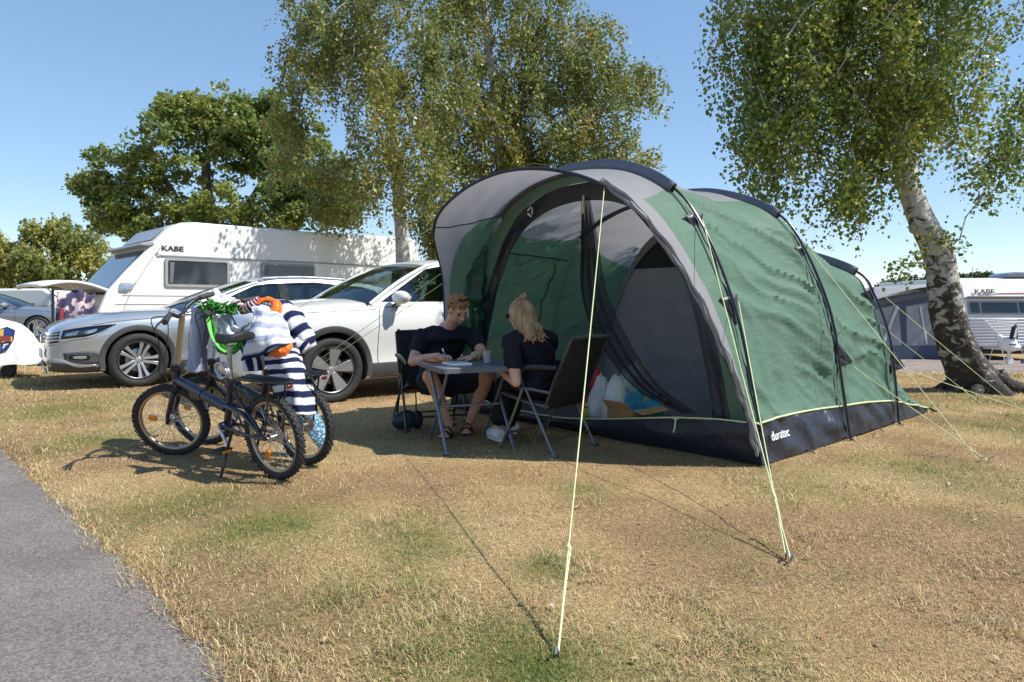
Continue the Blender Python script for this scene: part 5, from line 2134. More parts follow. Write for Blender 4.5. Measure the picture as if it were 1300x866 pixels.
MB().box((W2 / 2, .04, 1.98), (W2 - .06, .26, .03), rot=Matrix.Rotation(-.25, 3, 'X')).build('visor', CGR, t, bevel=.01)
MB().box((W2 / 2, -.075, 1.36), (W2, .03, .035)).build('seam', CGR, t)
slope = Vector((0, .16, .56)).normalized()
text_mesh('KABE', .20, LETT, t, (.66, .155, 2.17), (1, 0, 0), slope, bold=.004, squash=1.3)
def fy(z): return .10 + (z - 1.80) / .56 * .16 - .008


MB().prism([(.95, fy(2.09), 2.09), (W2 - .05, fy(2.10), 2.10), (W2 - .05, fy(2.14), 2.14), (1.05, fy(2.115), 2.115)], (0, -.004, 0)).build('red_stripe', M('stripe_red', (.45, .05, .04), .5, var=.05), t, smooth=0)
MB().tube([(.36, fy(2.12), 2.12), (.55, fy(2.06), 2.06), (1.0, fy(2.07), 2.07)], .008, 5, flat=.4).build('red_stripe', MATS['stripe_red'], t)
MB().prism([(1.45, .5, 2.62), (1.58, .5, 2.76), (1.8, .5, 2.80), (2.6, .5, 2.80), (2.75, .5, 2.62)], (0, .9, 0)).build('roof_dome', M('dome_smoke', (.16, .19, .24), .15, var=.1, coat=.5), t, bevel=.05, seg=3)
MB().tube([(.55, .6, 2.6), (.56, .6, 2.95)], .01, 5).build('aerial', CGR, t)
MB().box((W2 / 2, 2.8, .30), (W2 - .3, 5.2, .2)).build('chassis', BLKM, t)
wheel(t, 0, 0, .32, .18, 'plain', .18).matrix_local = Matrix.Translation((.14, 3.2, 0)) @ Matrix.Rotation(-PI / 2, 4, 'Z')
MB().tube([(.5, -.05, .40), (1.25, -1.2, .42)], .04, 6).tube([(2.0, -.05, .40), (1.25, -1.2, .42)], .04, 6).build('drawbar', STEEL, t)

hp = P(1279, 446, 19.6)
t = thing('hitch_cover', 'white and black hitch cover standing in front of the right caravan', 'cover', (hp.x, hp.y, float(tz(hp.x, hp.y))), 0)
b = MB()
b.ball((0, 0, .62), (.26, .22, .22), 16, 10)
b.ball((-.22, 0, .78), (.10, .12, .10), 12, 8)
b.ball((.05, -.02, .52), (.30, .2, .14), 14, 8)
o = b.build('cover', M('hitch_white', (.74, .74, .73), .5, var=.06, bump=.2, bs=10), t)
MB().prism([(-.06, -.22, .75), (.02, -.22, 1.10), (.12, -.22, 1.18), (.16, -.22, .78)], (0, .10, 0)).build('flap', BLKM, t, bevel=.02)
MB().prism([(.0, -.235, .80), (.07, -.235, 1.06), (.12, -.235, 1.10), (.08, -.235, .80)], (0, .012, 0)).build('flap_face', MATS['hitch_white'], t)
MB().box((0, -.16, .60), (.20, .12, .035)).build('slot', BLKM, t, bevel=.01)
MB().tube([(.03, 0, .5), (.03, 0, .14)], .035, 8).lathe([(.0, -.04), (.10, -.04), (.11, 0), (.10, .04), (0, .04)], (.06, 0, .11), 'Y', 16).build('jockey_wheel', CWH, t)

dr = P(1252, 420, 20.2)
t = thing('drying_rack', 'white folding clothes drying rack against the right caravan front', 'rack', (dr.x, dr.y, 0), 0)
b = MB()
z0 = float(tz(dr.x, dr.y))
k = 20.2 / F_PX
def rp(u, v, dy=0): return ((u - 1252) * k, dy, H_CAM + (V_HOR - v) * k)


for v in (407, 411, 415, 419, 423):
    b.tube([rp(1252 + (v - 407) * .9, v), rp(1292, v - 1.0)], .010, 5)
b.tube([rp(1250, 406), rp(1268, 425)], .022, 6)
b.tube([rp(1262, 415), rp(1268, 406)], .016, 6)
b.tube([rp(1292, 405), rp(1292, 424)], .014, 6)
b.build('rails', M('rack_white', (.75, .75, .74), .4, var=.05), t)
b = MB()
for u in (1266, 1291):
    for dy in (-.35, .35):
        p = rp(u, 423)
        b.tube([p, (p[0], dy, z0)], .012, 5)
b.build('legs', MATS['rack_white'], t)

# awning
t = thing('awning', 'blue and grey caravan awning with clear windows left of the right caravan', 'awning', (X0, Y0, gz_), R(-4))
AB = M('awning_blue', (.045, .062, .115), .6, var=.12, vs=3, bump=.15, bs=20)
AG = M('awning_grey', (.34, .34, .35), .65, var=.08, vs=2, bump=.1, bs=10, trans=.15)
ADG = M('awning_dark', (.09, .10, .13), .6, var=.15, vs=3)
AC = M('awning_clear', (.34, .38, .43), .12, var=.35, vs=1.4, spec=.6, alpha=.62)
LX = -2.75
def ew(pts, y=.35): return [(x, y, z) for x, z in pts]


fz = lambda x: 2.36 + (x + .02) * .17
fr = MB().holed(ew([(-.02, .02), (-.02, 2.36), (LX, fz(LX)), (LX - .06, .02)]),
                [ew([(-2.60, .45), (-2.55, 1.62), (-1.85, 1.75), (-1.75, .45)]), ew([(-1.60, .45), (-1.62, 1.70), (-.75, 1.85), (-.62, .45)])], (0, .02, 0))
fr.build('end_wall', AB, t, smooth=0)
MB().prism(ew([(-2.60, .45), (-2.55, 1.62), (-1.85, 1.75), (-1.75, .45)], .36), (0, .003, 0)).build('clear_window', AC, t, smooth=0)
MB().prism(ew([(-1.60, .45), (-1.62, 1.70), (-.75, 1.85), (-.62, .45)], .36), (0, .003, 0)).build('clear_window', AC, t, smooth=0)
b = MB()
b.tube([(-2.35, .33, .5), (-1.9, .33, 1.70)], .05, 6, flat=.3).tube([(-1.0, .33, .5), (-1.2, .33, 1.72)], .035, 6, flat=.3)
b.build('curtain_tie', M('awning_white_trim', (.5, .52, .55), .6, var=.1), t)
rf = MB().grid([[(x, y, fz(x) + .02 + (.16 * math.sin(PI * (x / LX)) if x < 0 else 0) + .05 * (1 - abs(2 * (y - .3) / 4.6 - 1) ** 6)) for x in np.linspace(0.02, LX - .12, 14)] for y in np.linspace(.1, 5.0, 12)])
rf.build('roof', AG, t, solid=.01)
va = MB()
va.grid([[(x, .32 - .03 * abs(math.sin(x * 9)), fz(x) + .02 - q * (.10 + .17 * abs(x / LX - .5) * 0 + .14)) for x in np.linspace(0.0, LX - .12, 30)] for q in (0, .5, 1)])
va.build('valance', ADG, t, solid=.006)
MB().grid([[(LX - .06 - .03 * k, y, .02 + (fz(LX) - .02) * k) for y in np.linspace(.35, 4.8, 8)] for k in (0, .5, 1)]).build('front_wall', AB, t)
MB().grid([[(x, y, .02) for x in (-.1, -2.7)] for y in (.4, 4.8)]).build('mat', M('awning_mat', (.12, .13, .15), .9, var=.2), t)
MB().grid([[(x, 4.8, z) for x in (-.05, LX)] for z in (.02, 1.0, 1.95)]).build('back_wall', AG, t)
b = MB()
b.box((-1.3, 2.5, .38), (.9, .6, .72)).box((-.8, 2.2, .95), (.35, .3, .35))
b.build('stored_boxes', M('awning_boxes', (.45, .40, .36), .7, var=.3, vs=2), t, bevel=.03)
# ================================================================== bicycles and the laundry on them
NAVY = M('frame_navy', (.007, .010, .030), .3, metal=.2, var=.1, coat=.5)
BKB = M('frame_black', (.014, .014, .017), .35, metal=.1, var=.1, coat=.3)
SPK = M('spoke_steel', (.55, .55, .55), .3, metal=1, var=.05)
RIMB = M('rim_bronze', (.42, .36, .28), .35, metal=.8, var=.1)
REFL = M('reflector_orange', (.75, .22, .01), .25, var=.1, coat=.6)
SADL = M('saddle_black', (.012, .012, .013), .5, var=.2, bump=.1)
POST_ALU = M('post_alu_reflection', (.33, .25, .16), .4, metal=.5, var=.12)  # aluminium handlepost; its warm reflection is put into the base colour


def bike_wheel(parent, c, r, xf, rear=False):
    """tyre > rim, spokes, hub, reflector about centre c (axle along Y)"""
    b = MB()
    tr = .0245
    b.lathe([(r - tr + tr * math.cos(a) * 1.0, tr * .95 * math.sin(a)) for a in np.linspace(-PI, PI, 13)], c, 'Y', 56)
    for k in range(84):                                  # tread blocks
        a = 2 * PI * k / 84
        for yy in ((-.014, .014) if k % 2 else (-.022, 0, .022)):
            rr = r - .002 - abs(yy) * .25
            p = Vector(c) + Vector((rr * math.cos(a), yy, rr * math.sin(a)))
            b.box(p, (.010, .009, .011), rot=Matrix.Rotation(-a, 3, 'Y'))
    w_ = b.xf(xf).build('wheel', RUB, parent, smooth=50)
    b = MB()
    ri = r - 2 * tr
    b.lathe([(ri + .012, -.012), (ri + .012, .012), (ri - .004, .013), (ri - .012, .006), (ri - .012, -.006), (ri - .004, -.013), (ri + .012, -.012)], c, 'Y', 56)
    b.xf(xf).build('rim', RIMB, w_, smooth=50)
    b = MB()
    for k in range(28):
        a = 2 * PI * k / 28
        s = 1 if k % 2 else -1
        t = a + (.5 if k % 4 < 2 else -.5)
        b.tube([Vector(c) + Vector((.022 * math.cos(t), s * .03, .022 * math.sin(t))), Vector(c) + Vector(((ri - .01) * math.cos(a), s * .003, (ri - .01) * math.sin(a)))], .0015, 4, cap=False)
    b.lathe([(0, -.05), (.010, -.05), (.010, -.036), (.026, -.034), (.026, -.030), (.014, -.026), (.014, .026), (.026, .030), (.026, .034), (.010, .036), (.010, .05), (0, .05)], c, 'Y', 16)
    b.xf(xf).build('spokes', SPK, w_, smooth=40)
    a = -1.15 if rear else .35
    p = Vector(c) + Vector((ri * .55 * math.cos(a), .02, ri * .55 * math.sin(a)))
    MB().box(p, (.055, .016, .038), rot=Matrix.Rotation(-a, 3, 'Y')).xf(xf).build('reflector', REFL, w_, bevel=.006)
    return w_


def bicycle(label, loc, ang, lean, steer, frame, L=1.22, r=.262, second=False, post=None):
    root = thing('bicycle', label, 'bicycle', loc, ang, 'folding bicycles covered with towels')
    root.rotation_euler = (R(-lean), 0, ang)
    I = Matrix.Identity(4)
    bike_wheel(root, (0, 0, r), r, I, True)
    hb, ht = Vector((L - .10, 0, .50)), Vector((L - .135, 0, .61))
    axis = (ht - hb).normalized()
    ST = Matrix.Translation(hb) @ Matrix.Rotation(R(steer), 4, axis) @ Matrix.Translation(-hb)
    bike_wheel(root, (L, 0, r), r, ST)
    # frame
    st, bb = Vector((.36, 0, .60)), Vector((.46, 0, .29))
    f = MB()
    f.tube([hb - axis * .02, ht + axis * .01], .026, 12)
    f.tube([hb + axis * .05, Vector((.78, 0, .50)), Vector((.70, 0, .47)), Vector((.44, 0, .40))], [.032, .036, .036, .033], 12, flat=.8)
    f.tube([Vector((.80, 0, .50)), Vector((.68, 0, .465))], .045, 10, flat=.7)
    f.tube([st, Vector((.40, 0, .45)), bb], .022, 12)
    f.tube([bb + Vector((0, -.045, 0)), bb + Vector((0, .045, 0))], .027, 12)
    for s in (-1, 1):
        f.tube([Vector((.42, s * .02, .42)), Vector((.22, s * .045, .40)), Vector((0, s * .06, r))], [.016, .015, .011], 8)
        f.tube([bb + Vector((-.02, s * .035, 0)), Vector((.24, s * .05, .27)), Vector((0, s * .06, r))], .010, 8)
        f.tube([Vector((.05, s * .055, .31)), Vector((.30, s * .03, .52))], .009, 8)
    f.build('frame', frame, root, smooth=60)
    k = MB()
    k.tube([hb - axis * .03, hb - axis * .035 + Vector((.0, .0, 0))], .03, 10)
    for s in (-1, 1):
        k.tube([hb - axis * .03 + Vector((0, s * .03, 0)), Vector((L - .06, s * .052, .40)), Vector((L - .02, s * .055, .32)), Vector((L, s * .055, r))], [.020, .017, .014, .011], 8)
    k.tube([hb - axis * .03 + Vector((0, -.035, 0)), hb - axis * .03 + Vector((0, .035, 0))], .022, 8)
    k.xf(ST).build('fork', frame, root, smooth=60)
    top = ht + axis * .40 + Vector((-.02, 0, 0))
    MB().tube([ht + axis * .01, ht + axis * .06, top], [.024, .020, .019], 12).xf(ST).build('handlepost', post or POST_ALU, root)
    MB().box(ht + axis * .03, (.07, .06, .05)).xf(ST).build('post_hinge', DALU, root, bevel=.008)
    h = MB()
    hp_ = [top + Vector((dx, y, dz)) for y, dx, dz in ((-.32, -.065, .045), (-.17, -.02, .055), (-.09, .01, .03), (-.04, .012, .0), (.04, .012, .0), (.09, .01, .03), (.17, -.02, .055), (.32, -.065, .045))]
    h.tube(hp_, .0125, 10)
    hbr = h.xf(ST).build('handlebar', BKB, root)
    for s in (0, -1):
        a, c = (hp_[0], hp_[1]) if s == 0 else (hp_[-1], hp_[-2])
        d = (c - a).normalized()
        MB().tube([a - d * .01, a + d * .12], .018, 10).xf(ST).build('grip', M('grip_grey', (.03, .03, .032), .7, var=.2), hbr)
        lv = a + d * .14
        sgn = -1 if s == 0 else 1
        MB().tube([lv, lv + Vector((.03, 0, -.015)), lv + Vector((.05, sgn * .06, -.035)), lv + Vector((.045, sgn * .13, -.05))], [.012, .009, .006, .005], 6).xf(ST).build('brake_lever', BKB, hbr)
    c = MB()
    for s in (-1, 1):
        c.tube([tuple(p) for p in spline([hp_[1 if s < 0 else -2] + Vector((.03, 0, -.01)), top + Vector((.14, s * .12, .02)), top + Vector((.17, s * .06, -.15)), ht + Vector((.10, s * .03, .02)), hb + Vector((.05, s * .02, -.02))], 24)], .0035, 5)
    c.xf(ST).build('brake_cables', BLKM, root)
    # saddle
    MB().tube([st - Vector((0, 0, .03)), Vector((.335, 0, .80))], .0145, 10).build('seatpost', DALU if second else STEEL, root)
    s = MB()
    rows = []
    for i in range(17):
        q = i / 16
        x = .30 - .13 + .275 * q
        hw = .082 * (1 - sstep(.12, .62, q)) + .022
        hw *= math.sqrt(max(0, 1 - (2 * min(q, .5) - 1) ** 6)) if q < .1 else 1
        if q > .93: hw *= .75
        if q < .04: hw *= .72
        row = []
        for j in range(17):
            a = -PI * .12 + (PI * 1.24) * j / 16
            row.append((x, math.cos(a) * hw, .835 + .012 * (2 * q - 1) ** 2 + .022 * (1 - q) ** 2 + max(math.sin(a), -.9) * (.034 if math.sin(a) > 0 else .06)))
        rows.append(row)
    n0 = len(s.v)
    s.grid(rows)
    s.f.append(tuple(range(17)))
    s.f.append(tuple(16 * 17 + j for j in reversed(range(17))))
    s.build('saddle', SADL, root, smooth=60)
    # drive
    d = MB()
    d.lathe([(.085, -.055), (.09, -.052), (.085, -.049), (.06, -.05), (.06, -.054), (.085, -.055)], bb, 'Y', 32)
    for a in range(5):
        w_ = a * 2 * PI / 5
        d.tube([bb + Vector((.0, -.052, 0)), bb + Vector((.075 * math.cos(w_), -.052, .075 * math.sin(w_)))], .007, 5)
    d.tube([bb + Vector((0, -.06, 0)), bb + Vector((.10, -.07, .12))], .010, 8).tube([bb + Vector((0, .06, 0)), bb + Vector((-.10, .07, -.12))], .010, 8)
    d.tube([bb + Vector((0, -.06, 0)), bb + Vector((0, .06, 0))], .012, 8)
    d.build('crankset', STEEL, root, smooth=40)
    MB().lathe([(.02, -.045), (.036, -.045), (.046, -.038), (.050, -.030), (.02, -.03)], (0, 0, r), 'Y', 20).build('sprocket', STEEL, root)
    MB().tube([bb + Vector((.0, -.052, .088)), Vector((.03, -.042, r + .044))], .004, 5).tube([bb + Vector((.0, -.052, -.088)), Vector((.03, -.042, r - .044))], .004, 5).build('chain', DALU, root)
    for sg, p in ((-1, bb + Vector((.10, -.12, .12))), (1, bb + Vector((-.10, .12, -.12)))):
        pd = MB().box(p, (.095, .085, .022)).build('pedal', BLKM, root, bevel=.006)
        MB().box(p + Vector((.05, 0, 0)), (.004, .06, .014)).box(p + Vector((-.05, 0, 0)), (.004, .06, .014)).build('pedal_reflector', REFL, pd)
    # rack, mudguards, kickstand
    k = MB()
    for s_ in (-1, 1):
        k.tube([(.32, s_ * .03, .58), (.24, s_ * .055, .615), (-.17, s_ * .055, .61), (-.20, s_ * .03, .61), (-.20, 0, .61)], .007, 6)
        k.tube([(-.10, s_ * .055, .61), (0, s_ * .068, r)], .006, 6)
    for yy in (-.03, 0, .03): k.tube([(.24, yy, .618), (-.18, yy, .613)], .005, 6)
    k.box((.02, 0, .606), (.36, .10, .006))
    k.build('rack', BKB, root)
    MB().box((-.205, 0, .585), (.014, .035, .022)).build('rear_lamp', M('lamp_dark_red', (.12, .008, .008), .2, var=.1), root, bevel=.004)
    ks = MB().tube([(.36, .03, .28), (.34, .10, .16), (.33, .175, .004)], [.011, .009, .009], 8).tube([(.33, .175, .004), (.345, .20, -.002)], .011, 6)
    ks.build('kickstand', BLKM, root)
    # lock cable coiled by the seat post
    if not second:
        pts = [(.36 + .055 * math.cos(a) + .01 * math.sin(a * 3), .05 + .012 * math.sin(a * 2.3), .66 + .05 * math.sin(a)) for a in np.linspace(0, 6 * PI, 70)]
        MB().tube(pts, .005, 5).build('cable_lock', M('cable_silver', (.5, .5, .52), .3, metal=.7, var=.2), root)
    return root


rc = G(354, 608)
rc.z = float(gz(rc.x, rc.y))
B_ANG = R(146.5)
bicycle('dark navy folding bicycle with bare black saddle, the one closer to the grass edge', rc, B_ANG, 8, 33, NAVY, L=1.09)
rc2 = G(389, 589)
rc2.z = float(gz(rc2.x, rc2.y))
bicycle('black folding bicycle behind the navy one, buried under striped towels', rc2, B_ANG + .02, 3, 26, BKB, L=1.10, second=True, post=M('post_lilac', (.36, .38, .48), .5, var=.08))


# ------------------------------------------------------------------ towels
TW_W = (.78, .78, .80)
TW_N = (.018, .026, .075)
CLOTH = M('terry_cloth', (.8, .8, .8), .9, var=.10, vs=60, bump=.22, bs=220, attr='tint', spec=.1, trans=.12)


def towel(name, label, cat, rows_px, colf, n=(46, 40), fold=.018, ff=5.0, seed=0, th=.010, group=None, par=None, lump=.02):
    """a towel stretched through a net of guide points, with folds, a hem and a thickness of its own"""
    K = np.array([[tuple(P(*q)) for q in r_] for r_ in rows_px])
    A = np.array([spline(r_, n[1]) for r_ in K])
    B = np.stack([spline(A[:, j], n[0]) for j in range(n[1])], 1)
    u = np.linspace(0, 1, n[0])[:, None] * np.ones((1, n[1]))
    v = np.ones((n[0], 1)) * np.linspace(0, 1, n[1])[None]
    nr = np.cross(np.gradient(B, axis=0), np.gradient(B, axis=1))
    nr /= np.linalg.norm(nr, axis=2)[..., None] + 1e-9
    d = fold * np.sin(v * ff * 2 * PI + 1.5 * np.sin(u * 3 + seed) + seed) * (.35 + .65 * u) + lump * 2 * (fbm(u * 3 + seed, v * 3, 0, seed + 100) - .5) + .006 * (fbm(u * 14, v * 14, 0, seed + 7) - .5)
    B = B + nr * d[..., None]
    B += .02 * (fbm(u * 2.5 + 9, v * 2.5, seed, 5)[..., None] - .5)
    c0 = B.reshape(-1, 3).mean(0)
    base = np.array((c0[0], c0[1], B[..., 2].min()))
    V = B - base
    i = np.arange(n[0] - 1)[:, None] * n[1] + np.arange(n[1] - 1)[None]
    Fc = np.stack([i, i + 1, i + n[1] + 1, i + n[1]], -1).reshape(-1, 4)
    col = np.array([[colf(a, b) for b in np.linspace(0, 1, n[1])] for a in np.linspace(0, 1, n[0])]).reshape(-1, 3)
    o = fast(name, V.reshape(-1, 3), Fc, CLOTH, par, col=col, smooth=True)
    o.location = base
    s = o.modifiers.new('s', 'SOLIDIFY')
    s.thickness = th
    s.offset = 0
    if label: tag(o, label, cat, group)
    return o


def stripes(k, off=.5, along='u', a=TW_N, b=TW_W, duty=.5):
    def f(u, v):
        x = u if along == 'u' else v
        return a if ((x * k + off) % 1) < duty else b
    return f


def hemmed(u, v):
    if u > .955: return TW_N
    if v < .02 or u < .03: return TW_N
    return (.40, .42, .56) if (u * 4.2 + .15) % 1 < .42 else TW_W


towel('striped_towel', 'navy and white striped towel hanging down over the rear wheel', 'towel',
      [[(336, 440, 4.44), (352, 436, 4.36), (368, 437, 4.40), (379, 441, 4.50)], [(340, 462, 4.36), (356, 460, 4.25), (372, 459, 4.26), (386, 462, 4.40)],
       [(347, 490, 4.32), (363, 489, 4.20), (380, 489, 4.20), (394, 490, 4.36)], [(357, 527, 4.30), (371, 525, 4.20), (388, 526, 4.18), (403, 526, 4.32)]],
      stripes(6.5, .15, 'u'), n=(92, 40), fold=.012, ff=2.3, seed=2, th=.012)
towel('pale_towel', 'white towel with faint lilac stripes and a navy hem spread over the saddle', 'towel',
      [[(318, 386, 4.62), (334, 388, 4.55), (348, 392, 4.58), (360, 398, 4.66)], [(320, 400, 4.44), (336, 402, 4.36), (352, 406, 4.38), (366, 410, 4.50)],
       [(314, 428, 4.30), (333, 426, 4.22), (352, 424, 4.24), (370, 424, 4.40)], [(306, 458, 4.26), (328, 450, 4.18), (350, 440, 4.20), (375, 438, 4.36)]],
      hemmed, n=(70, 46), fold=.010, ff=2.0, seed=5, th=.012)


def tube_thing(name, label, cat, pts, rad, colf, n=16, seed=0, bump=.012, mat=None, group=None, k=48):
    c = spline([tuple(P(*q)) for q in pts], k)
    rs = np.interp(np.linspace(0, 1, k), np.linspace(0, 1, len(rad)), rad)
    b = MB().tube([tuple(p) for p in c], list(rs), n)
    V = np.array([tuple(p) for p in b.v])
    dn = fbm(V[:, 0] * 22 + seed, V[:, 1] * 22, V[:, 2] * 22, 70 + seed) - .5
    ctr = np.repeat(c, n, 0)
    dv = V - ctr
    V = V + dv / (np.linalg.norm(dv, axis=1)[:, None] + 1e-9) * (dn * 2 * bump)[:, None]
    base = np.array((V[:, 0].mean(), V[:, 1].mean(), V[:, 2].min()))
    me = bpy.data.meshes.new(name)
    me.from_pydata([tuple(p) for p in V - base], [], b.f)
    me.polygons.foreach_set('use_smooth', [True] * len(me.polygons))
    a = me.attributes.new('tint', 'FLOAT_COLOR', 'POINT')
    col = np.ones((len(V), 4), np.float32)
    col[:, :3] = np.repeat(np.array([colf(i / (k - 1), 0) for i in range(k)]), n, 0)
    a.data.foreach_set('color', col.ravel())
    o = link(name, me, mat or CLOTH)
    o.location = base
    if label: tag(o, label, cat, group)
    return o


tube_thing('rolled_towel', 'navy and white towel rolled over the handlebar beside the white SUV', 'towel',
           [(346, 392, 4.72), (358, 396, 4.66), (370, 408, 4.60), (380, 420, 4.56), (388, 432, 4.55), (393, 442, 4.56)], [.055, .085, .09, .075, .07, .05], stripes(4.6, .3), seed=3, bump=.02)
tube_thing('striped_towel', 'crumpled navy and white towel end dangling below the rolled towel', 'towel',
           [(360, 414, 4.62), (372, 424, 4.56), (382, 436, 4.52), (391, 443, 4.52)], [.04, .06, .06, .04], stripes(3.2, .6), seed=9, bump=.025)
ORG = (.85, .17, .012)
tube_thing('swim_ring', 'orange swim ring lying on top of the towel heap', 'swim ring',
           [(326, 388, 4.58), (333, 382, 4.60), (343, 381, 4.60), (351, 386, 4.56), (351, 393, 4.52), (344, 398, 4.50), (336, 397, 4.50)], [.008, .015, .022, .027, .028, .022, .012], lambda u, v: ORG, seed=4, bump=.024,
           mat=M('ring_orange', (.85, .17, .012), .45, var=.1, vs=10, coat=.2))
tube_thing('armband', 'orange inflatable armband peeping out between the two striped towels', 'armband',
           [(343, 451, 4.34), (352, 448, 4.27), (363, 444, 4.27), (371, 438, 4.32)], [.010, .024, .026, .012], lambda u, v: ORG, seed=6, bump=.022, mat=MATS['ring_orange'])
tube_thing('swimsuit', 'red and white patterned swimsuit bundled beside the orange ring', 'swimsuit',
           [(298, 384, 4.70), (308, 392, 4.62), (316, 390, 4.60), (324, 384, 4.60), (330, 379, 4.60)], [.02, .035, .038, .03, .02],
           lambda u, v: ((.55, .07, .04) if (u * 9) % 1 < .3 else ((.75, .75, .74) if (u * 9) % 1 < .65 else TW_N)), seed=8, bump=.02)
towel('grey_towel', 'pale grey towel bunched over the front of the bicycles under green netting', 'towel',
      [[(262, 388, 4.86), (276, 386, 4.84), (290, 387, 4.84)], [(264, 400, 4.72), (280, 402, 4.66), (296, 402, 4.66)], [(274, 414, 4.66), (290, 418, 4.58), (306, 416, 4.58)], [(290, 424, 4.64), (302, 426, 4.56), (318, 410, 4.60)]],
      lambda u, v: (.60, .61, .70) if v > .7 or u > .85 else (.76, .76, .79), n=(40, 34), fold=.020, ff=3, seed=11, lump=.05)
towel('glint_towel', 'bright white towel added in place of a sun glint on the handlebars', 'towel',
      [[(262, 382, 4.95), (272, 372, 5.0), (284, 371, 5.0), (297, 380, 4.95)], [(258, 388, 4.80), (271, 380, 4.82), (285, 380, 4.82), (300, 388, 4.80)], [(262, 395, 4.75), (274, 393, 4.72), (287, 393, 4.72), (299, 396, 4.75)]],
      lambda u, v: (.84, .84, .83), n=(34, 34), fold=.016, ff=3, seed=13, lump=.06)  # crumpled white shape added to stand for a sun glint
towel('shaded_towel', 'narrow white towel with lilac shade in its colour, hanging behind the aluminium handlepost', 'towel',
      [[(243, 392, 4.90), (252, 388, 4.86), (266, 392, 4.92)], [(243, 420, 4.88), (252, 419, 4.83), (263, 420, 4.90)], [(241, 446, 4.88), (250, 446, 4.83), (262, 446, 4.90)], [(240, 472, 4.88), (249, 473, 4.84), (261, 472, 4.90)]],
      lambda u, v: (.40, .43, .56) if v < .72 else (.20, .22, .30), n=(40, 24), fold=.012, ff=2, seed=15)  # white towel; lavender shade put into its colour, deeper along one side
towel('striped_towel', 'folded navy and white towel tucked between the rack and the black saddle', 'towel',
      [[(300, 420, 4.60), (312, 418, 4.56), (330, 420, 4.56)], [(304, 446, 4.50), (320, 448, 4.44), (340, 444, 4.46)], [(308, 470, 4.48), (324, 472, 4.42), (342, 468, 4.46)]],
      stripes(3, .2, 'v'), n=(30, 40), fold=.02, ff=2, seed=17)

# green netting and straps
GRN = M('green_net', (.05, .25, .03), .6, var=.25, vs=25, trans=.15)
gp = P(280, 440, 4.6)
t = thing('green_net', 'bright green netting with long straps thrown over the bicycles', 'net', (gp.x, gp.y, .5))
def W(q): return Vector(P(*q)) - t.location


g = np.random.default_rng(5)
b = MB()
for k in range(26):
    a, c = g.uniform(262, 306), g.uniform(384, 396)
    pts = [W((a + g.normal(0, 5), c + g.normal(0, 3), 4.62 + g.normal(0, .04))) for _ in range(6)]
    b.tube([tuple(p) for p in spline(pts, 24)], .0055, 5)
for k in range(24):
    o_ = g.normal(0, 1)
    q = [W((264 + 4 * g.random(), 400 + 4 * g.random(), 4.60)), W((270 + 5 * g.random(), 422 + 5 * o_ * .5, 4.50)), W((281 + 3 * o_, 440 + 3 * g.normal(), 4.44)), W((296 + 3 * o_, 444 + 3 * g.normal(), 4.42)), W((306 + 2 * o_, 434 + 4 * g.normal(), 4.46))]
    b.tube([tuple(p) for p in spline(q, 24)], .006, 5)
b.build('netting', GRN, t)
b = MB()
b.tube([tuple(p) for p in spline([W((252, 386, 4.74)), W((260, 391, 4.64)), W((265, 405, 4.56)), W((270, 425, 4.48)), W((279, 440, 4.43)), W((288, 447, 4.41))], 40)], .020, 8, flat=.25, up=(0, 1, 0))
b.tube([tuple(p) for p in spline([W((270, 386, 4.70)), W((262, 394, 4.60)), W((266, 412, 4.54)), W((275, 432, 4.47)), W((284, 446, 4.42))], 40)], .015, 8, flat=.3, up=(0, 1, 0))
b.build('strap', M('green_strap', (.13, .44, .08), .55, var=.12, vs=20), t)

# dotted bag that hangs off the far side of the second bicycle
def dots():
    m = M('dotted_cloth', (.10, .33, .48), .8, var=.1)
    N, L = m.node_tree.nodes, m.node_tree.links
    tc = N.new('ShaderNodeTexCoord')
    vo = N.new('ShaderNodeTexVoronoi')
    vo.inputs['Scale'].default_value = 62
    L.new(tc.outputs['Object'], vo.inputs['Vector'])
    rp = N.new('ShaderNodeValToRGB')
    rp.color_ramp.elements[0].position = .34
    rp.color_ramp.elements[0].color = (.48, .56, .62, 1)
    rp.color_ramp.elements[1].position = .40
    rp.color_ramp.elements[1].color = (.04, .17, .28, 1)
    L.new(vo.outputs['Distance'], rp.inputs['Fac'])
    L.new(rp.outputs['Color'], N['Principled BSDF'].inputs['Base Color'])
    return m


bp_ = P(400, 540, 4.52)
t = thing('dotted_bag', 'blue and white dotted cloth bag hanging beside the rear wheel', 'bag', (bp_.x, bp_.y, .12))
def W(q): return Vector(P(*q)) - t.location


rows = []
net_ = [[(366, 500, 4.62), (380, 498, 4.66), (395, 500, 4.70)], [(378, 525, 4.60), (393, 526, 4.62), (404, 528, 4.68)], [(394, 555, 4.58), (408, 556, 4.60), (414, 550, 4.64)], [(408, 571, 4.60), (419, 570, 4.62), (420, 562, 4.66)]]
K = np.array([[tuple(W(q)) for q in r_] for r_ in net_])
A = np.array([spline(r_, 12) for r_ in K])
Bq = np.stack([spline(A[:, j], 18) for j in range(12)], 1)
MB().grid([[Vector(p) for p in r_] for r_ in Bq]).build('bag_body', dots(), t, solid=.05, sub=1)
MB().tube([W((372, 500, 4.64)), W((366, 478, 4.60)), W((374, 466, 4.60)), W((386, 480, 4.66)), W((390, 500, 4.68))], .008, 6).build('bag_handle', MATS['dotted_cloth'], t)
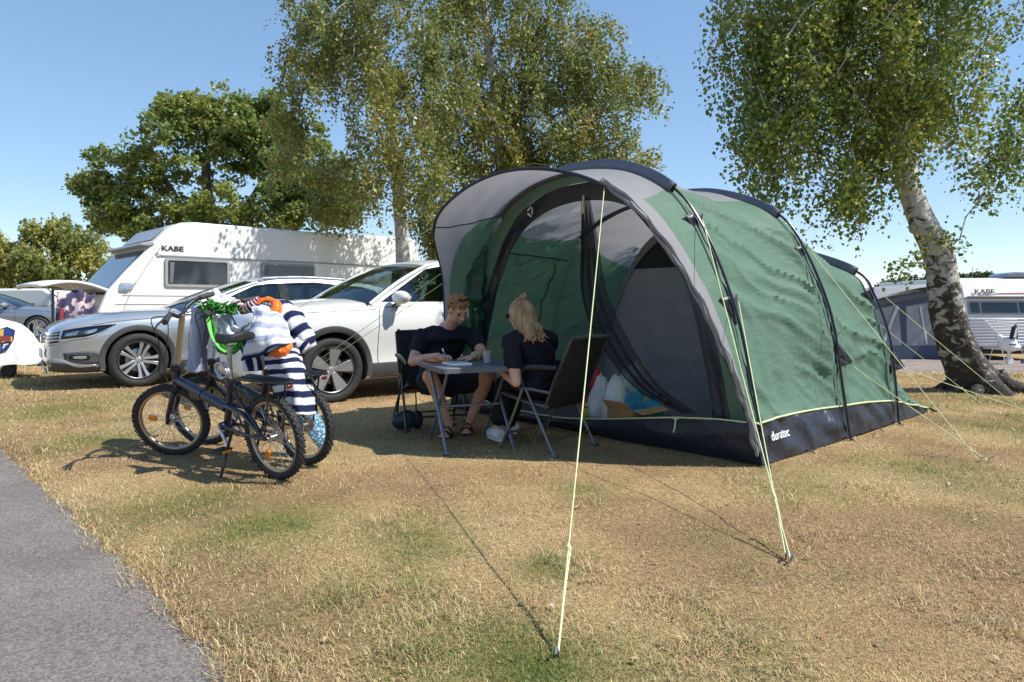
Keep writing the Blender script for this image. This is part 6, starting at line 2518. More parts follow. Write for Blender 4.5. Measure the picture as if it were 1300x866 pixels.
# ================================================================== people, chairs, table, bag, things in the tent
SKIN = M('skin_fair', (.56, .31, .215), .5, var=.08, vs=14, spec=.35, bump=.05, bs=120)
SKIN2 = M('skin_rosy', (.60, .33, .245), .5, var=.08, vs=14, spec=.35, bump=.05, bs=120)
SHIRT = M('black_cotton', (.010, .011, .017), .85, var=.25, vs=7, bump=.5, bs=16, spec=.25)
SHORTS = M('navy_cotton', (.013, .015, .028), .8, var=.25, vs=9, bump=.4, bs=18, spec=.3)
TROUS = M('black_trousers', (.010, .010, .013), .8, var=.25, vs=9, bump=.5, bs=16, spec=.3)


def ellip_loft(b, secs, n=18):
    """secs: (centre, right vector, forward vector) with lengths as half axes"""
    rows = []
    for c, rv, fv in secs:
        rows.append([Vector(c) + Vector(rv) * math.cos(a) + Vector(fv) * math.sin(a) for a in np.linspace(0, 2 * PI, n, endpoint=False)])
    o = len(b.v)
    b.grid(rows, cv=True)
    b.f.append(tuple(range(o + n - 1, o - 1, -1)))
    b.f.append(tuple(o + (len(rows) - 1) * n + j for j in range(n)))


def limb(b, pts, rs, n=14, k=10):
    """a tapering limb with rounded ends through several joints"""
    pts = [Vector(p) for p in pts]
    P_, R_ = [], []
    for i in range(len(pts) - 1):
        for j in range(k):
            f = j / k
            P_.append(pts[i].lerp(pts[i + 1], f))
            R_.append(rs[i] + (rs[i + 1] - rs[i]) * f)
    P_.append(pts[-1])
    R_.append(rs[-1])
    b.tube(P_, R_, n)
    for p, r in zip(pts, rs): b.ball(p, r, n, 10)


def fuse(b, name, mat, parent, vox=.006, smooth=5, fac=.5):
    o = b.build(name, mat, parent, smooth=0)
    r = o.modifiers.new('r', 'REMESH')
    r.mode = 'VOXEL'
    r.voxel_size = vox
    r.use_smooth_shade = True
    s = o.modifiers.new('s', 'SMOOTH')
    s.iterations = smooth
    s.factor = fac
    bake(o)
    o.data.polygons.foreach_set('use_smooth', [True] * len(o.data.polygons))
    return o


def wrinkle(o, amp=.010, sc=9.0, seed=0):
    me = o.data
    n = len(me.vertices)
    co_, no_ = np.empty(n * 3), np.empty(n * 3)
    me.vertices.foreach_get('co', co_)
    me.vertices.foreach_get('normal', no_)
    v, q = co_.reshape(-1, 3), no_.reshape(-1, 3)
    w_ = .5 * (fbm(v[:, 0] * 3, v[:, 1] * 3, v[:, 2] * 3, 300 + seed) - .5)
    r1 = 1 - np.abs(2 * fbm(v[:, 0] * sc * .8 + w_ * 5, v[:, 1] * sc * .8, v[:, 2] * sc * 1.3 + w_ * 6, 310 + seed, 2) - 1)
    r2 = 1 - np.abs(2 * fbm(v[:, 0] * sc * 2 + w_ * 8, v[:, 1] * sc * 2, v[:, 2] * sc * 3, 320 + seed, 2) - 1)
    v += q * (amp * (r1 ** 3 * 1.6 - .5 + .5 * r2 ** 3))[:, None]
    me.vertices.foreach_set('co', v.ravel())
    me.update()
    return o


def head(b, c, F, U, s=1.0):
    """skull, jaw, nose, brows, lips, ears about the head's centre c"""
    F, U = Vector(F).normalized(), Vector(U).normalized()
    U = (U - F * U.dot(F)).normalized()
    Rt = F.cross(U)
    m = Matrix((Rt, F, U)).transposed()
    q = lambda r, f, u: Vector(c) + (Rt * r + F * f + U * u) * s
    b.ball(q(0, -.012, .022), (.074 * s, .094 * s, .088 * s), 22, 16, m)
    b.ball(q(0, .022, -.030), (.058 * s, .064 * s, .078 * s), 20, 14, m)
    b.ball(q(0, .058, -.082), (.030 * s, .026 * s, .022 * s), 14, 10, m)                # chin
    for g in (-1, 1):
        b.ball(q(g * .034, .038, -.066), (.022 * s, .032 * s, .026 * s), 12, 8, m)      # jaw
        b.ball(q(g * .034, .054, -.014), (.024 * s, .022 * s, .024 * s), 12, 8, m)      # cheek
        b.tube([q(g * .052, .058, .026), q(g * .030, .078, .030), q(g * .010, .080, .026)], [.010 * s, .012 * s, .008 * s], 8)   # brow
        b.ball(q(g * .076, -.008, -.010), (.010 * s, .020 * s, .032 * s), 10, 10, m)    # ear
        b.ball(q(g * .011, .092, -.034), (.009 * s, .010 * s, .008 * s), 8, 6, m)       # nostril
    b.tube([q(0, .082, .020), q(0, .094, -.010), q(0, .106, -.030), q(0, .092, -.038)], [.009 * s, .010 * s, .013 * s, .008 * s], 8)
    b.tube([q(-.020, .076, -.058), q(0, .086, -.055), q(.020, .076, -.058)], [.005 * s, .008 * s, .005 * s], 8)
    b.tube([q(-.018, .074, -.066), q(0, .084, -.067), q(.018, .074, -.066)], [.005 * s, .009 * s, .005 * s], 8)
    return q, m


def hand(b, wr, d, n_, curl=.5, s=.92, thumb=1, splay=.0):
    """palm with four unequal fingers and a thumb; d points along the fingers, n_ out of the back of the hand"""
    d = Vector(d).normalized()
    n_ = (Vector(n_) - d * Vector(n_).dot(d)).normalized()
    sd_ = d.cross(n_)
    w_ = Vector(wr)
    m = Matrix((sd_, d, n_)).transposed()
    b.ball(w_ + d * .045 * s, (.040 * s, .050 * s, .015 * s), 14, 10, m)
    b.ball(w_ + d * .018 * s, (.028 * s, .030 * s, .018 * s), 12, 8, m)
    tips = []
    for k, (off, L) in enumerate(((-.030, .072), (-.010, .082), (.010, .076), (.029, .060))):
        p = w_ + d * (.082 - abs(off) * .25) * s + sd_ * off * s
        a = 0.12
        pts = [p - d * .02 * s, p]
        dd = (d + sd_ * off * (4 + 14 * splay)).normalized()
        for seg in (.44, .31, .25):
            v = dd * math.cos(a) - n_ * math.sin(a)
            p = p + v * L * seg * s
            pts.append(p)
            a += curl * (.75 + .1 * k)
        b.tube(pts, [.0105 * s, .0100 * s, .0092 * s, .0084 * s, .0070 * s], 8)
        b.ball(p, .0072 * s, 8, 6)
        tips.append(p)
    p0 = w_ + d * .024 * s - sd_ * thumb * .026 * s
    t1 = p0 - sd_ * thumb * .030 * s + d * .026 * s - n_ * .008 * s
    t2 = t1 + d * .030 * s - n_ * .012 * s + sd_ * thumb * .004 * s
    t3 = t2 + d * .020 * s - n_ * .008 * s + sd_ * thumb * .010 * s
    b.tube([p0, t1, t2, t3], [.014 * s, .0125 * s, .0108 * s, .0085 * s], 8)
    b.ball(t3, .0085 * s, 8, 6)
    return tips, t3


def shoe_pts(heel, toe): return Vector(heel), Vector(toe)


# ------------------------------------------------------------------ folding chair
FABR = M('chair_fabric', (.013, .013, .014), .7, var=.2, vs=14, bump=.25, bs=90, spec=.3)
TUBE = M('chair_tube', (.07, .07, .072), .35, metal=.7, var=.15)
TUBG = M('chair_tube_grey', (.16, .16, .165), .35, metal=.7, var=.15)


def chair(label, loc, ang, lean=.20, tube_m=TUBG, arm_drop=0.0):
    t = thing('folding_chair', label, 'chair', loc, ang, 'folding camp chairs at the table')
    W_ = .262
    for s in (-1, 1):
        MB().tube([(.23, s * W_, .0), (.10, s * W_, .28), (.03, s * W_, .44)], .0105, 8).ball((.235, s * W_, .008), .016, 8, 6).build('leg', tube_m, t)
        MB().tube([(-.24, s * W_, .0), (-.08, s * W_, .29), (.0, s * W_, .44)], .0105, 8).tube([(-.20, s * W_, .004), (-.24, s * W_, .0), (-.27, s * W_, .006)], .014, 8).build('leg', tube_m, t)
        MB().tube([(.06, s * W_, .445), (-.05, s * W_, .445), (-.20, s * (W_ - .01), .43)], .0115, 8).build('side_bar', tube_m, t)
        MB().tube([(.24, s * (W_ - .02), .395), (.0, s * (W_ - .02), .345), (-.18, s * (W_ - .02), .33)], .0105, 8).build('seat_rail', tube_m, t)
        MB().tube([(-.15, s * (W_ - .02), .31), (-.17 - lean * .3, s * (W_ - .02), .52), (-.17 - lean, s * (W_ - .02), .80), (-.175 - lean * 1.05, s * (W_ - .05), .825)], .0115, 8).build('back_tube', BKB, t)
        a = MB()
        pts = [(.24, s * W_, .56), (.14, s * W_, .58), (-.02, s * W_, .60), (-.18 - lean * .4, s * W_, .605)]
        a.tube(pts, [.014, .022, .023, .016], 10, flat=.55)
        a.tube([(.02, s * W_, .44), (.06, s * W_, .57)], .009, 6)
        a.build('armrest', M('arm_plastic', (.012, .012, .013), .3, var=.1), t)
    b = MB()
    rows = []
    for i in range(15):
        f = i / 14
        row = []
        for j in range(15):
            g = j / 14 * 2 - 1
            x = -.15 - .02 * f - lean * f ** 1.2 - .045 * (1 - g * g) * math.sin(PI * min(1, f * 1.1)) + .006 * math.sin(f * 22 + g * 5)
            row.append((x, g * (W_ - .018), .31 + .50 * f))
        rows.append(row)
    b.grid(rows)
    b.build('backrest', FABR, t, solid=.010)
    MB().tube([(-.17 - lean, -(W_ - .03), .808), (-.18 - lean, 0, .814), (-.17 - lean, W_ - .03, .808)], .0125, 8).build('back_rail', tube_m, t)
    b = MB()
    rows = [[(-.17 + .41 * i / 12, (j / 12 * 2 - 1) * (W_ - .02), .335 + .06 * i / 12 + .012 - .035 * (1 - (j / 6 - 1) ** 2) * math.sin(PI * i / 12)) for j in range(13)] for i in range(13)]
    b.grid(rows)
    b.build('seat', FABR, t, solid=.010)
    MB().tube([(.18, -W_, .11), (.18, W_, .11)], .008, 6).tube([(-.19, -W_, .095), (-.19, W_, .095)], .008, 6).build('cross_bar', tube_m, t)
    return t


WC = Vector((.262, 4.915, 0))
WC.z = float(gz(WC.x, WC.y)) + .004
W_ANG = R(141.5)
chair('black camp chair with a tall reclined back under the blonde woman', WC, W_ANG, lean=.20)
MC = Vector((-.70, 5.80, 0))
MC.z = float(gz(MC.x, MC.y)) + .004
M_ANG = math.atan2(-.94, .35)
chair('black camp chair under the man, with a dark bag hanging from it', MC, M_ANG, lean=.16, tube_m=BKB)

# ------------------------------------------------------------------ table
tc = Vector((-.32, 5.0, 0))
tc.z = float(gz(tc.x, tc.y))
t = thing('folding_table', 'grey folding camp table with crossed legs between the man and the woman', 'table', tc, math.atan2(.93, -.36))
b = MB()
TTW, TTL = .62, .72
out = rpoly([(-TTL / 2, -TTW / 2), (TTL / 2, -TTW / 2), (TTL / 2, TTW / 2), (-TTL / 2, TTW / 2)], .05, 6)
b.prism([(x, y, .580) for x, y in out], (0, 0, .030))
TOPM = M('table_top_grey', (.115, .125, .145), .38, var=.08, vs=5, spec=.5)
b.build('tabletop', TOPM, t, bevel=.006)
MB().holed([(x * 1.006, y * 1.006, .572) for x, y in out], [[(x * .94, y * .94, .572) for x, y in out]], (0, 0, .030)).build('table_rim', M('rim_grey', (.09, .095, .11), .4, var=.1), t)
LEGM = M('table_leg', (.17, .19, .24), .35, metal=.5, var=.1)
for s in (-1, 1):
    y = s * (TTW / 2 - .06)
    MB().tube([(-.28, y, 0.01), (.20, y, .575)], .0125, 8, flat=1).ball((-.285, y, .01), .017, 8, 6).build('leg', LEGM, t)
    MB().tube([(.28, y - s * .03, 0.01), (-.20, y - s * .03, .575)], .0125, 8).ball((.285, y - s * .03, .01), .017, 8, 6).build('leg', LEGM, t)
MB().tube([(-.03, -(TTW / 2 - .06), .30), (-.03, TTW / 2 - .06, .30)], .009, 6).build('stretcher', LEGM, t)
TOPZ = .612 + tc.z


def on_table(name, label, cat, u, v, rz):
    p = P(u, v, F_PX * (H_CAM - TOPZ) / (v - V_HOR))
    return thing(name, label, cat, (p.x, p.y, TOPZ), rz)


t = on_table('picture_book', 'orange covered booklet lying by the writing hand', 'booklet', 557, 459, .5)
MB().box((0, 0, .011), (.14, .19, .020)).build('cover', M('booklet_orange', (.70, .19, .03), .5, var=.3, vs=14), t, bevel=.003)
MB().box((.004, 0, .010), (.138, .184, .014)).build('pages', PLATE, t)
t = on_table('note_pad', 'white writing pad under the hand with the pen', 'note pad', 580, 463, .5)
MB().box((0, 0, .008), (.15, .20, .014)).build('sheets', M('paper_white', (.78, .78, .76), .7, var=.03), t)
MB().box((0, .02, .0164), (.10, .11, .001)).build('printed_block', M('print_grey', (.35, .38, .42), .7, var=.3, vs=60), t)
t = on_table('drinking_cup', 'small pale cup standing on the table beside the woman', 'cup', 619, 461, 0)
MB().lathe([(.0, .002), (.030, .002), (.036, .09), (.034, .09), (.029, .006), (0, .006)], (0, 0, 0), 'Z', 20).build('cup_body', M('cup_grey', (.38, .38, .38), .3, var=.1), t)
MB().lathe([(.0, .075), (.033, .075), (.0331, .077)], (0, 0, 0), 'Z', 20).build('drink', BLKM, t)

# ------------------------------------------------------------------ the man
base = Vector((-.56, 5.55, 0))
man = thing('person', 'man in a black t-shirt and dark shorts writing at the table', 'person', base)
def J(u, v, d): return P(u, v, d) - base


F0 = Vector((.30, -.95, 0)).normalized()
Rv = Vector((-.95, -.30, 0)).normalized()         # his right
Up = Vector((0, 0, 1))
pel = J(556, 486, 5.74)
waist = J(558, 462, 5.73)
chest = J(562, 438, 5.66)
shc = J(566, 420, 5.60)
neck0, neck1 = J(571, 414, 5.57), J(577, 402, 5.50)
hc = J(582, 393, 5.455)
shR, shL = J(536, 428, 5.60), J(601, 428, 5.68)
elR, wrR = J(524, 459, 5.42), J(556, 452, 5.12)
elL, wrL = J(613, 449, 5.44), J(602, 453, 5.17)
hipR, hipL = J(546, 486, 5.70), J(570, 487, 5.74)
knR, knL = J(546, 477, 5.24), J(619, 478, 5.42)
anR, anL = J(571, 542, 5.37), J(594, 541, 5.52)


def torso(b, g=1.0, low=0):
    s = [(pel - Up * .03, Rv * .155 * g, F0 * .115 * g), (pel + Up * .06, Rv * .160 * g, F0 * .120 * g), (waist, Rv * .150 * g, F0 * .115 * g), (chest, Rv * .178 * g, (F0 + Up * .15) * .122 * g),
         (shc - Up * .06, Rv * .178 * g, F0 * .105 * g), (shc - Up * .012, Rv * .120 * g, F0 * .080 * g), (shc + Up * .035, Rv * .06 * g, F0 * .055 * g)]
    ellip_loft(b, s[low:])


b = MB()
torso(b)
limb(b, [shc + Up * .02, neck0, neck1], [.060, .054, .050])
HF = Vector((.46, -.66, -.66)).normalized()
HU = Vector((.10, -.50, .86))
q, hm = head(b, hc, HF, HU, .95)
limb(b, [neck1, hc - Up * .03 - HF * .03], [.050, .052])
for sh_, el, wr in ((shR, elR, wrR), (shL, elL, wrL)):
    limb(b, [shc.lerp(sh_, .6), sh_, sh_.lerp(el, .5), el, el.lerp(wr, .35), wr], [.062, .060, .050, .040, .042, .026])
for hp, kn, an in ((hipR, knR, anR), (hipL, knL, anL)):
    cf = kn.lerp(an, .32) + (Vector((0, .028, 0)))
    limb(b, [hp, hp.lerp(kn, .5), kn, cf, kn.lerp(an, .72), an], [.090, .080, .058, .056, .040, .034])
tR, thR = hand(b, wrR, (.62, -.55, .05), (.1, -.1, 1), curl=.85, thumb=-1)
tL, thL = hand(b, wrL, (-.86, -.45, -.03), (0, 0, 1), curl=.12, thumb=1, splay=.5)
feet = []
for an, fd in ((anR, Vector((-.22, -.97, 0))), (anL, Vector((-.02, -1, 0)))):
    fd.normalize()
    g0 = Vector((an.x, an.y, float(gz(an.x + base.x, an.y + base.y))))
    sdv = Vector((-fd.y, fd.x, 0))
    h_, t_ = g0 - fd * .045 + Up * .045, g0 + fd * .155 + Up * .030
    limb(b, [an, g0 + fd * .03 + Up * .055, g0 + fd * .10 + Up * .040, t_], [.034, .036, .033, .026])
    b.ball(h_, (.032, .034, .032), 12, 8)
    for k in range(5):
        p = t_ + sdv * (k - 2) * .0165 + fd * (.028 - .008 * abs(k - 1.6)) - Up * .006
        b.tube([p - fd * .035, p], [.012, .0095], 8)
        b.ball(p, .0105, 8, 6)
    feet.append((g0, fd, sdv))
fuse(b, 'body', SKIN, man, .0044, 6)
# shirt, shorts
b = MB()
torso(b, 1.07, 1)
for sh_, el in ((shR, elR), (shL, elL)):
    limb(b, [shc.lerp(sh_, .55), sh_, sh_.lerp(el, .50)], [.070, .069, .064])
b.ball(waist + F0 * .03, (.165, .14, .09))
wrinkle(fuse(b, 'tshirt', SHIRT, man, .0075, 3), .008, 9, 1)
b = MB()
ellip_loft(b, [(pel - Up * .055, Rv * .165, F0 * .13), (pel + Up * .08, Rv * .172, F0 * .130)])
for hp, kn in ((hipR, knR), (hipL, knL)):
    limb(b, [hp, hp.lerp(kn, .45), hp.lerp(kn, .74)], [.108, .100, .094])
wrinkle(fuse(b, 'shorts', SHORTS, man, .0075, 3), .010, 9, 2)
# hair: short, tousled, reddish blond
HAIRM = M('hair_ginger', (.30, .155, .065), .6, var=.45, vs=55, bump=.8, bs=90, spec=.35)
b = MB()
g = np.random.default_rng(2)
b.ball(q(0, -.030, .040), (.079 * .95, .090 * .95, .084 * .95), 18, 12, hm)
b.ball(q(0, -.055, -.015), (.064, .046, .060), 14, 10, hm)
for k in range(210):
    a, e = g.uniform(0, 2 * PI), g.uniform(-.25, 1.45)
    d = Vector((math.cos(a) * math.cos(e), math.sin(a) * math.cos(e), math.sin(e)))
    if (d.y > .52 and d.z < .44 + .10 * g.random()) or (d.y > .12 and d.z < .12) or (d.y > -.10 and d.z < -.05): continue
    p = q(d.x * .080, -.016 + d.y * .096, .034 + d.z * .092)
    b.ball(p, .009 + .012 * g.random(), 7, 5)
for k in range(26):
    p = q(g.uniform(-.05, .05), .060 + g.uniform(-.01, .016), .106 + g.uniform(-.012, .016))
    b.ball(p, .013, 7, 5)
fuse(b, 'hair', HAIRM, man, .0048, 1)
b = MB()
for s in (-1, 1):
    b.ball(q(s * .030, .0765, .010), (.011, .008, .0065), 10, 8, hm)
b_ = b.build('eyes', M('eye_dark', (.05, .035, .03), .3, var=.1), man)
b = MB()
for s in (-1, 1):
    b.tube([q(s * .048, .074, .032), q(s * .030, .088, .035), q(s * .014, .087, .031)], [.003, .0042, .003], 6)
b.build('eyebrows', HAIRM, man)
# sunglasses pushed up on the hair
SUNG = M('sunglass_black', (.006, .006, .007), .12, var=.05, coat=.4)
b = MB()
for s in (-1, 1):
    b.ball(q(s * .030 - .016, .030, .134), (.025, .012, .017), 14, 8, hm @ Matrix.Rotation(-.7, 3, 'X'))
    b.tube([q(s * .064 - .01, .036, .120), q(s * .086, -.02, .070), q(s * .078, -.06, .035)], .0035, 6)
b.tube([q(-.02, .046, .131), q(-.004, .046, .131)], .004, 6)
b.build('sunglasses', SUNG, man)
# sandals
SAND = M('sandal_black', (.013, .012, .012), .6, var=.2)
for g0, fd, sdv in feet:
    b = MB()
    sole = []
    for a in np.linspace(0, 2 * PI, 22, endpoint=False):
        L = .125 if math.cos(a) > 0 else .105
        sole.append(g0 + fd * (.07 + math.cos(a) * L) + sdv * math.sin(a) * (.046 if math.cos(a) > -.2 else .036) + Up * .004)
    b.prism(sole, Up * .018)
    for c_, r_ in ((.135, .044), (.075, .044)):
        b.tube([g0 + fd * c_ + sdv * math.cos(a) * r_ + Up * (.018 + math.sin(a) * (.045 if c_ > .1 else .066)) for a in np.linspace(0, PI, 12)], .012, 6, flat=.4, up=tuple(fd))
    b.tube([g0 - fd * .02 + Vector((0, 0, .085)) + (fd * math.cos(a) - sdv * math.sin(a)) * .042 for a in np.linspace(.4, 2 * PI - .4, 16)], .009, 6)
    b.build('sandal', SAND, man)
# wrist band
fw_ = (wrL - elL).normalized()
x_ = fw_.cross(Up).normalized()
y_ = fw_.cross(x_)
MB().tube([wrL - fw_ * .035 + (x_ * math.cos(a) + y_ * math.sin(a)) * .034 for a in np.linspace(0, 2 * PI, 20, endpoint=False)], .006, 6, closed=True).build('wristband', M('band_yellow', (.55, .50, .18), .5, var=.2, vs=30), man)
# pen in the right hand
pen_c = (tR[0] + thR) / 2 + base
t = thing('pen', 'blue pen held in the writing man\'s hand', 'pen', pen_c)
pd = Vector((.35, -.35, -.72)).normalized()
MB().tube([-pd * .095, -pd * .09, pd * .045, pd * .058], [.003, .0050, .0050, .0012], 8).build('barrel', M('pen_blue', (.10, .18, .50), .3, var=.05), t)
MB().tube([-pd * .10, -pd * .072], .0058, 8).build('cap', PLATE, t)

# ------------------------------------------------------------------ the woman
base = Vector((.18, 4.98, 0))
wom = thing('person', 'woman with long blonde half-up hair in black clothes and white shoes, seen from behind', 'person', base)
F0 = Vector((-.78, .62, 0)).normalized()
Rv = Vector((.62, .78, 0)).normalized()           # her right, away from the camera
pel = J(690, 488, 4.94)
waist = J(686, 465, 4.93)
chest = J(678, 442, 4.92)
shc = J(671, 424, 4.91)
neck0, neck1 = J(667, 418, 4.90), J(664, 408, 4.90)
hc = J(660, 399, 4.90)
shL, shR = J(648, 434, 4.77), J(698, 432, 5.06)
elL, wrL = J(655, 485, 4.72), J(631, 466, 5.06)
elR, wrR = J(688, 470, 5.28), J(645, 461, 5.32)
hipL, hipR = J(680, 491, 4.86), J(694, 490, 5.04)
knL, knR = J(642, 488, 5.16), J(655, 488, 5.36)
anL, anR = J(632, 541, 5.16), J(646, 545, 5.40)
b = MB()


def torso(b, g=1.0, low=0):
    s = [(pel - Up * .05, Rv * .155 * g, F0 * .12 * g), (pel + Up * .05, Rv * .160 * g, F0 * .12 * g), (waist, Rv * .135 * g, F0 * .105 * g), (chest, Rv * .150 * g, F0 * .118 * g),
         (shc - Up * .045, Rv * .160 * g, F0 * .098 * g), (shc - Up * .005, Rv * .110 * g, F0 * .075 * g), (shc + Up * .03, Rv * .05 * g, F0 * .048 * g)]
    ellip_loft(b, s[low:])


torso(b)
limb(b, [shc + Up * .01, neck0, neck1, hc - Up * .02], [.055, .046, .044, .046])
HF = Vector((-.80, .62, -.20)).normalized()
HU = Vector((-.12, .06, 1))
q, hm = head(b, hc, HF, HU, .92)
for sh_, el, wr in ((shL, elL, wrL), (shR, elR, wrR)):
    limb(b, [shc.lerp(sh_, .6), sh_, sh_.lerp(el, .5), el, el.lerp(wr, .35), wr], [.056, .054, .046, .037, .037, .024])
for hp, kn, an in ((hipL, knL, anL), (hipR, knR, anR)):
    limb(b, [hp, hp.lerp(kn, .5), kn, kn.lerp(an, .35), an], [.085, .076, .055, .050, .033])
hand(b, wrL, (-.6, .5, .1), (-.2, .1, 1), curl=.35, thumb=1, s=.85)
hand(b, wrR, (-.9, .1, .0), (0, 0, 1), curl=.3, thumb=-1, s=.85)
heels = []
for an, tw in ((anL, (G(603, 546), G(634, 562))), (anR, (G(622, 540), G(652, 552)))):
    toe, heel = tw[0] - base, tw[1] - base
    fd = (toe - heel)
    fd.z = 0
    L = .23
    fd.normalize()
    heel.z = toe.z = float(gz(heel.x + base.x, heel.y + base.y))
    limb(b, [an, heel + fd * .06 + Up * .06, heel + fd * .16 + Up * .035], [.033, .036, .028])
    heels.append((heel, fd, L))
fuse(b, 'body', SKIN2, wom, .0046, 4)
b = MB()
torso(b, 1.07, 1)
for sh_, el in ((shL, elL), (shR, elR)):
    limb(b, [shc.lerp(sh_, .55), sh_, sh_.lerp(el, .55)], [.062, .062, .057])
wrinkle(fuse(b, 'tshirt', SHIRT, wom, .0075, 3), .008, 9, 3)
b = MB()
ellip_loft(b, [(pel - Up * .075, Rv * .165, F0 * .135), (pel + Up * .06, Rv * .172, F0 * .130)])
for hp, kn, an in ((hipL, knL, anL), (hipR, knR, anR)):
    limb(b, [hp, hp.lerp(kn, .5), kn, kn.lerp(an, .4), kn.lerp(an, .82)], [.100, .092, .072, .066, .056])
wrinkle(fuse(b, 'trousers', TROUS, wom, .0075, 3), .010, 10, 4)
# hair
HB = M('hair_blonde', (.42, .275, .13), .45, var=.45, vs=30, bump=.6, bs=60, spec=.5, col2=(.17, .095, .042), stretch=(1, 1, .18))
b = MB()
b.ball(q(0, -.020, .030), (.083 * .95, .099 * .95, .090 * .95), 20, 14, hm)
b.ball(q(0, -.062, -.03), (.072, .050, .085), 16, 12, hm)
g = np.random.default_rng(9)
for k in range(150):
    a = g.uniform(-PI * .78, PI * .78)
    rx, ry = .083, .097
    st = q(math.sin(a) * rx * .6, -.02 - math.cos(a) * ry * .6, .095)
    m1 = q(math.sin(a) * rx * 1.02, -.02 - math.cos(a) * ry * 1.02, .02)
    m2 = q(math.sin(a) * rx * (1.0 + .1 * g.random()), -.045 - math.cos(a) * ry * .85, -.075)
    ln = g.uniform(.09, .165) if abs(a) < 1.6 else g.uniform(.06, .11)
    dr = F0 * -.5 * g.uniform(.02, .12)
    wv = .013
    e1 = m2 + Vector((g.normal(0, wv), g.normal(0, wv), -ln * .35)) + dr * .4
    e2 = m2 + Vector((g.normal(0, wv), g.normal(0, wv), -ln * .65)) + dr * .8
    e3 = m2 + Vector((g.normal(0, wv * 1.4), g.normal(0, wv * 1.4), -ln * .92)) + dr * 1.2
    c = spline([tuple(x) for x in (st, m1, m2, e1, e2, e3)], 20)
    b.tube([tuple(p) for p in c], [.0125 - .007 * (i / 19) ** 1.5 for i in range(20)], 7)
o = fuse(b, 'hair', HB, wom, .0042, 3)
b = MB()
b.ball(q(.0, -.062, .128), (.028, .028, .026), 12, 8, hm)
b.ball(q(.008, -.070, .136), (.022, .020, .024), 10, 8, hm)
b.tube([q(-.02, -.06, .112), q(.0, -.05, .113), q(.02, -.06, .112)], .008, 6)
for s in (-1, 1):
    b.tube([q(s * .07, .03, .07), q(s * .05, -.03, .115), q(s * .012, -.060, .120)], [.010, .012, .012], 6)
b.build('hair_bun', HB, wom, smooth=60, fix=False)
b = MB()
for s in (-1, 1):
    b.tube([q(s * .082, -.03, .014), q(s * .080, .05, .016), q(s * .060, .085, .014)], .0035, 6)
    b.ball(q(s * .036, .088, .006), (.028, .006, .020), 12, 8, hm)
b.build('glasses', SUNG, wom)
# white trainers
SHOE = M('shoe_white', (.74, .74, .73), .55, var=.05, vs=14, bump=.15, bs=60)
SOLE = M('sole_white', (.80, .80, .78), .5, var=.03)
for heel, fd, L in heels:
    sdv = Vector((-fd.y, fd.x, 0))
    rows = []
    for i in range(15):
        f = i / 14
        w_ = (.034 + .012 * math.sin(PI * min(1, f * 1.15))) * (1 if f < .88 else max(.45, 1 - (f - .88) * 4.2))
        h_ = .072 - .030 * sstep(.30, .85, f) + .004
        if f > .9: h_ *= .8
        rows.append([heel + fd * (-.035 + (L + .035) * f) + sdv * math.cos(a) * w_ + Up * (.022 + max(0, math.sin(a)) ** .7 * h_) for a in np.linspace(0, PI, 13)])
    b = MB().grid(rows)
    b.f.append(tuple(range(13)))
    b.f.append(tuple(14 * 13 + j for j in range(13)))
    so_ = b.build('trainer', SHOE, wom, smooth=70, solid=.004)
    sol = []
    for a in np.linspace(0, 2 * PI, 26, endpoint=False):
        f = .5 + .53 * math.cos(a)
        sol.append(heel + fd * (-.035 + (L + .035) * f) + sdv * math.sin(a) * (.046 if f > .4 else .040) + Up * .003)
    MB().prism(sol, Up * .024).build('sole', SOLE, so_, bevel=.005)
    b = MB()
    for f in (.42, .52, .62):
        c_ = heel + fd * L * f
        z_ = .098 - .03 * sstep(.3, .85, f)
        b.tube([c_ + sdv * -.026 + Up * (z_ - .006), c_ + Up * (z_ + .006), c_ + sdv * .026 + Up * (z_ - .006)], .0045, 5)
    b.build('laces', SOLE, so_)

# ------------------------------------------------------------------ bag on the man's chair
c = P(513, 534, 5.62)
t = thing('shoulder_bag', 'small dark teal and black shoulder bag hanging beside the man\'s chair', 'bag', (c.x, c.y, float(gz(c.x, c.y))), .2)
b = MB()
b.ball((0, 0, .085), (.105, .055, .085), 20, 14)
for p in b.v: p.z = max(p.z, .012) if p.z < .05 else p.z + .01 * math.sin(p.x * 30)
b.build('pouch', M('bag_teal', (.010, .035, .042), .35, var=.3, vs=8, bump=.3, bs=18), t)
b = MB()
b.ball((.11, .02, .085), (.05, .05, .08), 14, 10)
b.build('side_pouch', M('bag_black', (.010, .010, .012), .5, var=.3, bump=.3, bs=20), t)
hk = P(524, 470, 5.62) - Vector((c.x, c.y, 0))
MB().tube([(-.09, 0, .12), Vector((-.05, 0, .28)), hk, Vector((.10, 0, .26)), (.10, 0, .13)], .006, 6, flat=.5).tube([(-.10, 0, .10), (-.02, -.05, .17), (.09, 0, .13)], .006, 6).build('strap', MATS['bag_black'], t)

# ------------------------------------------------------------------ belongings behind the sill
def tp(t_, w_, z): 
    return TA + Vector((.742 * t_ - .67 * w_, .67 * t_ + .742 * w_, z))


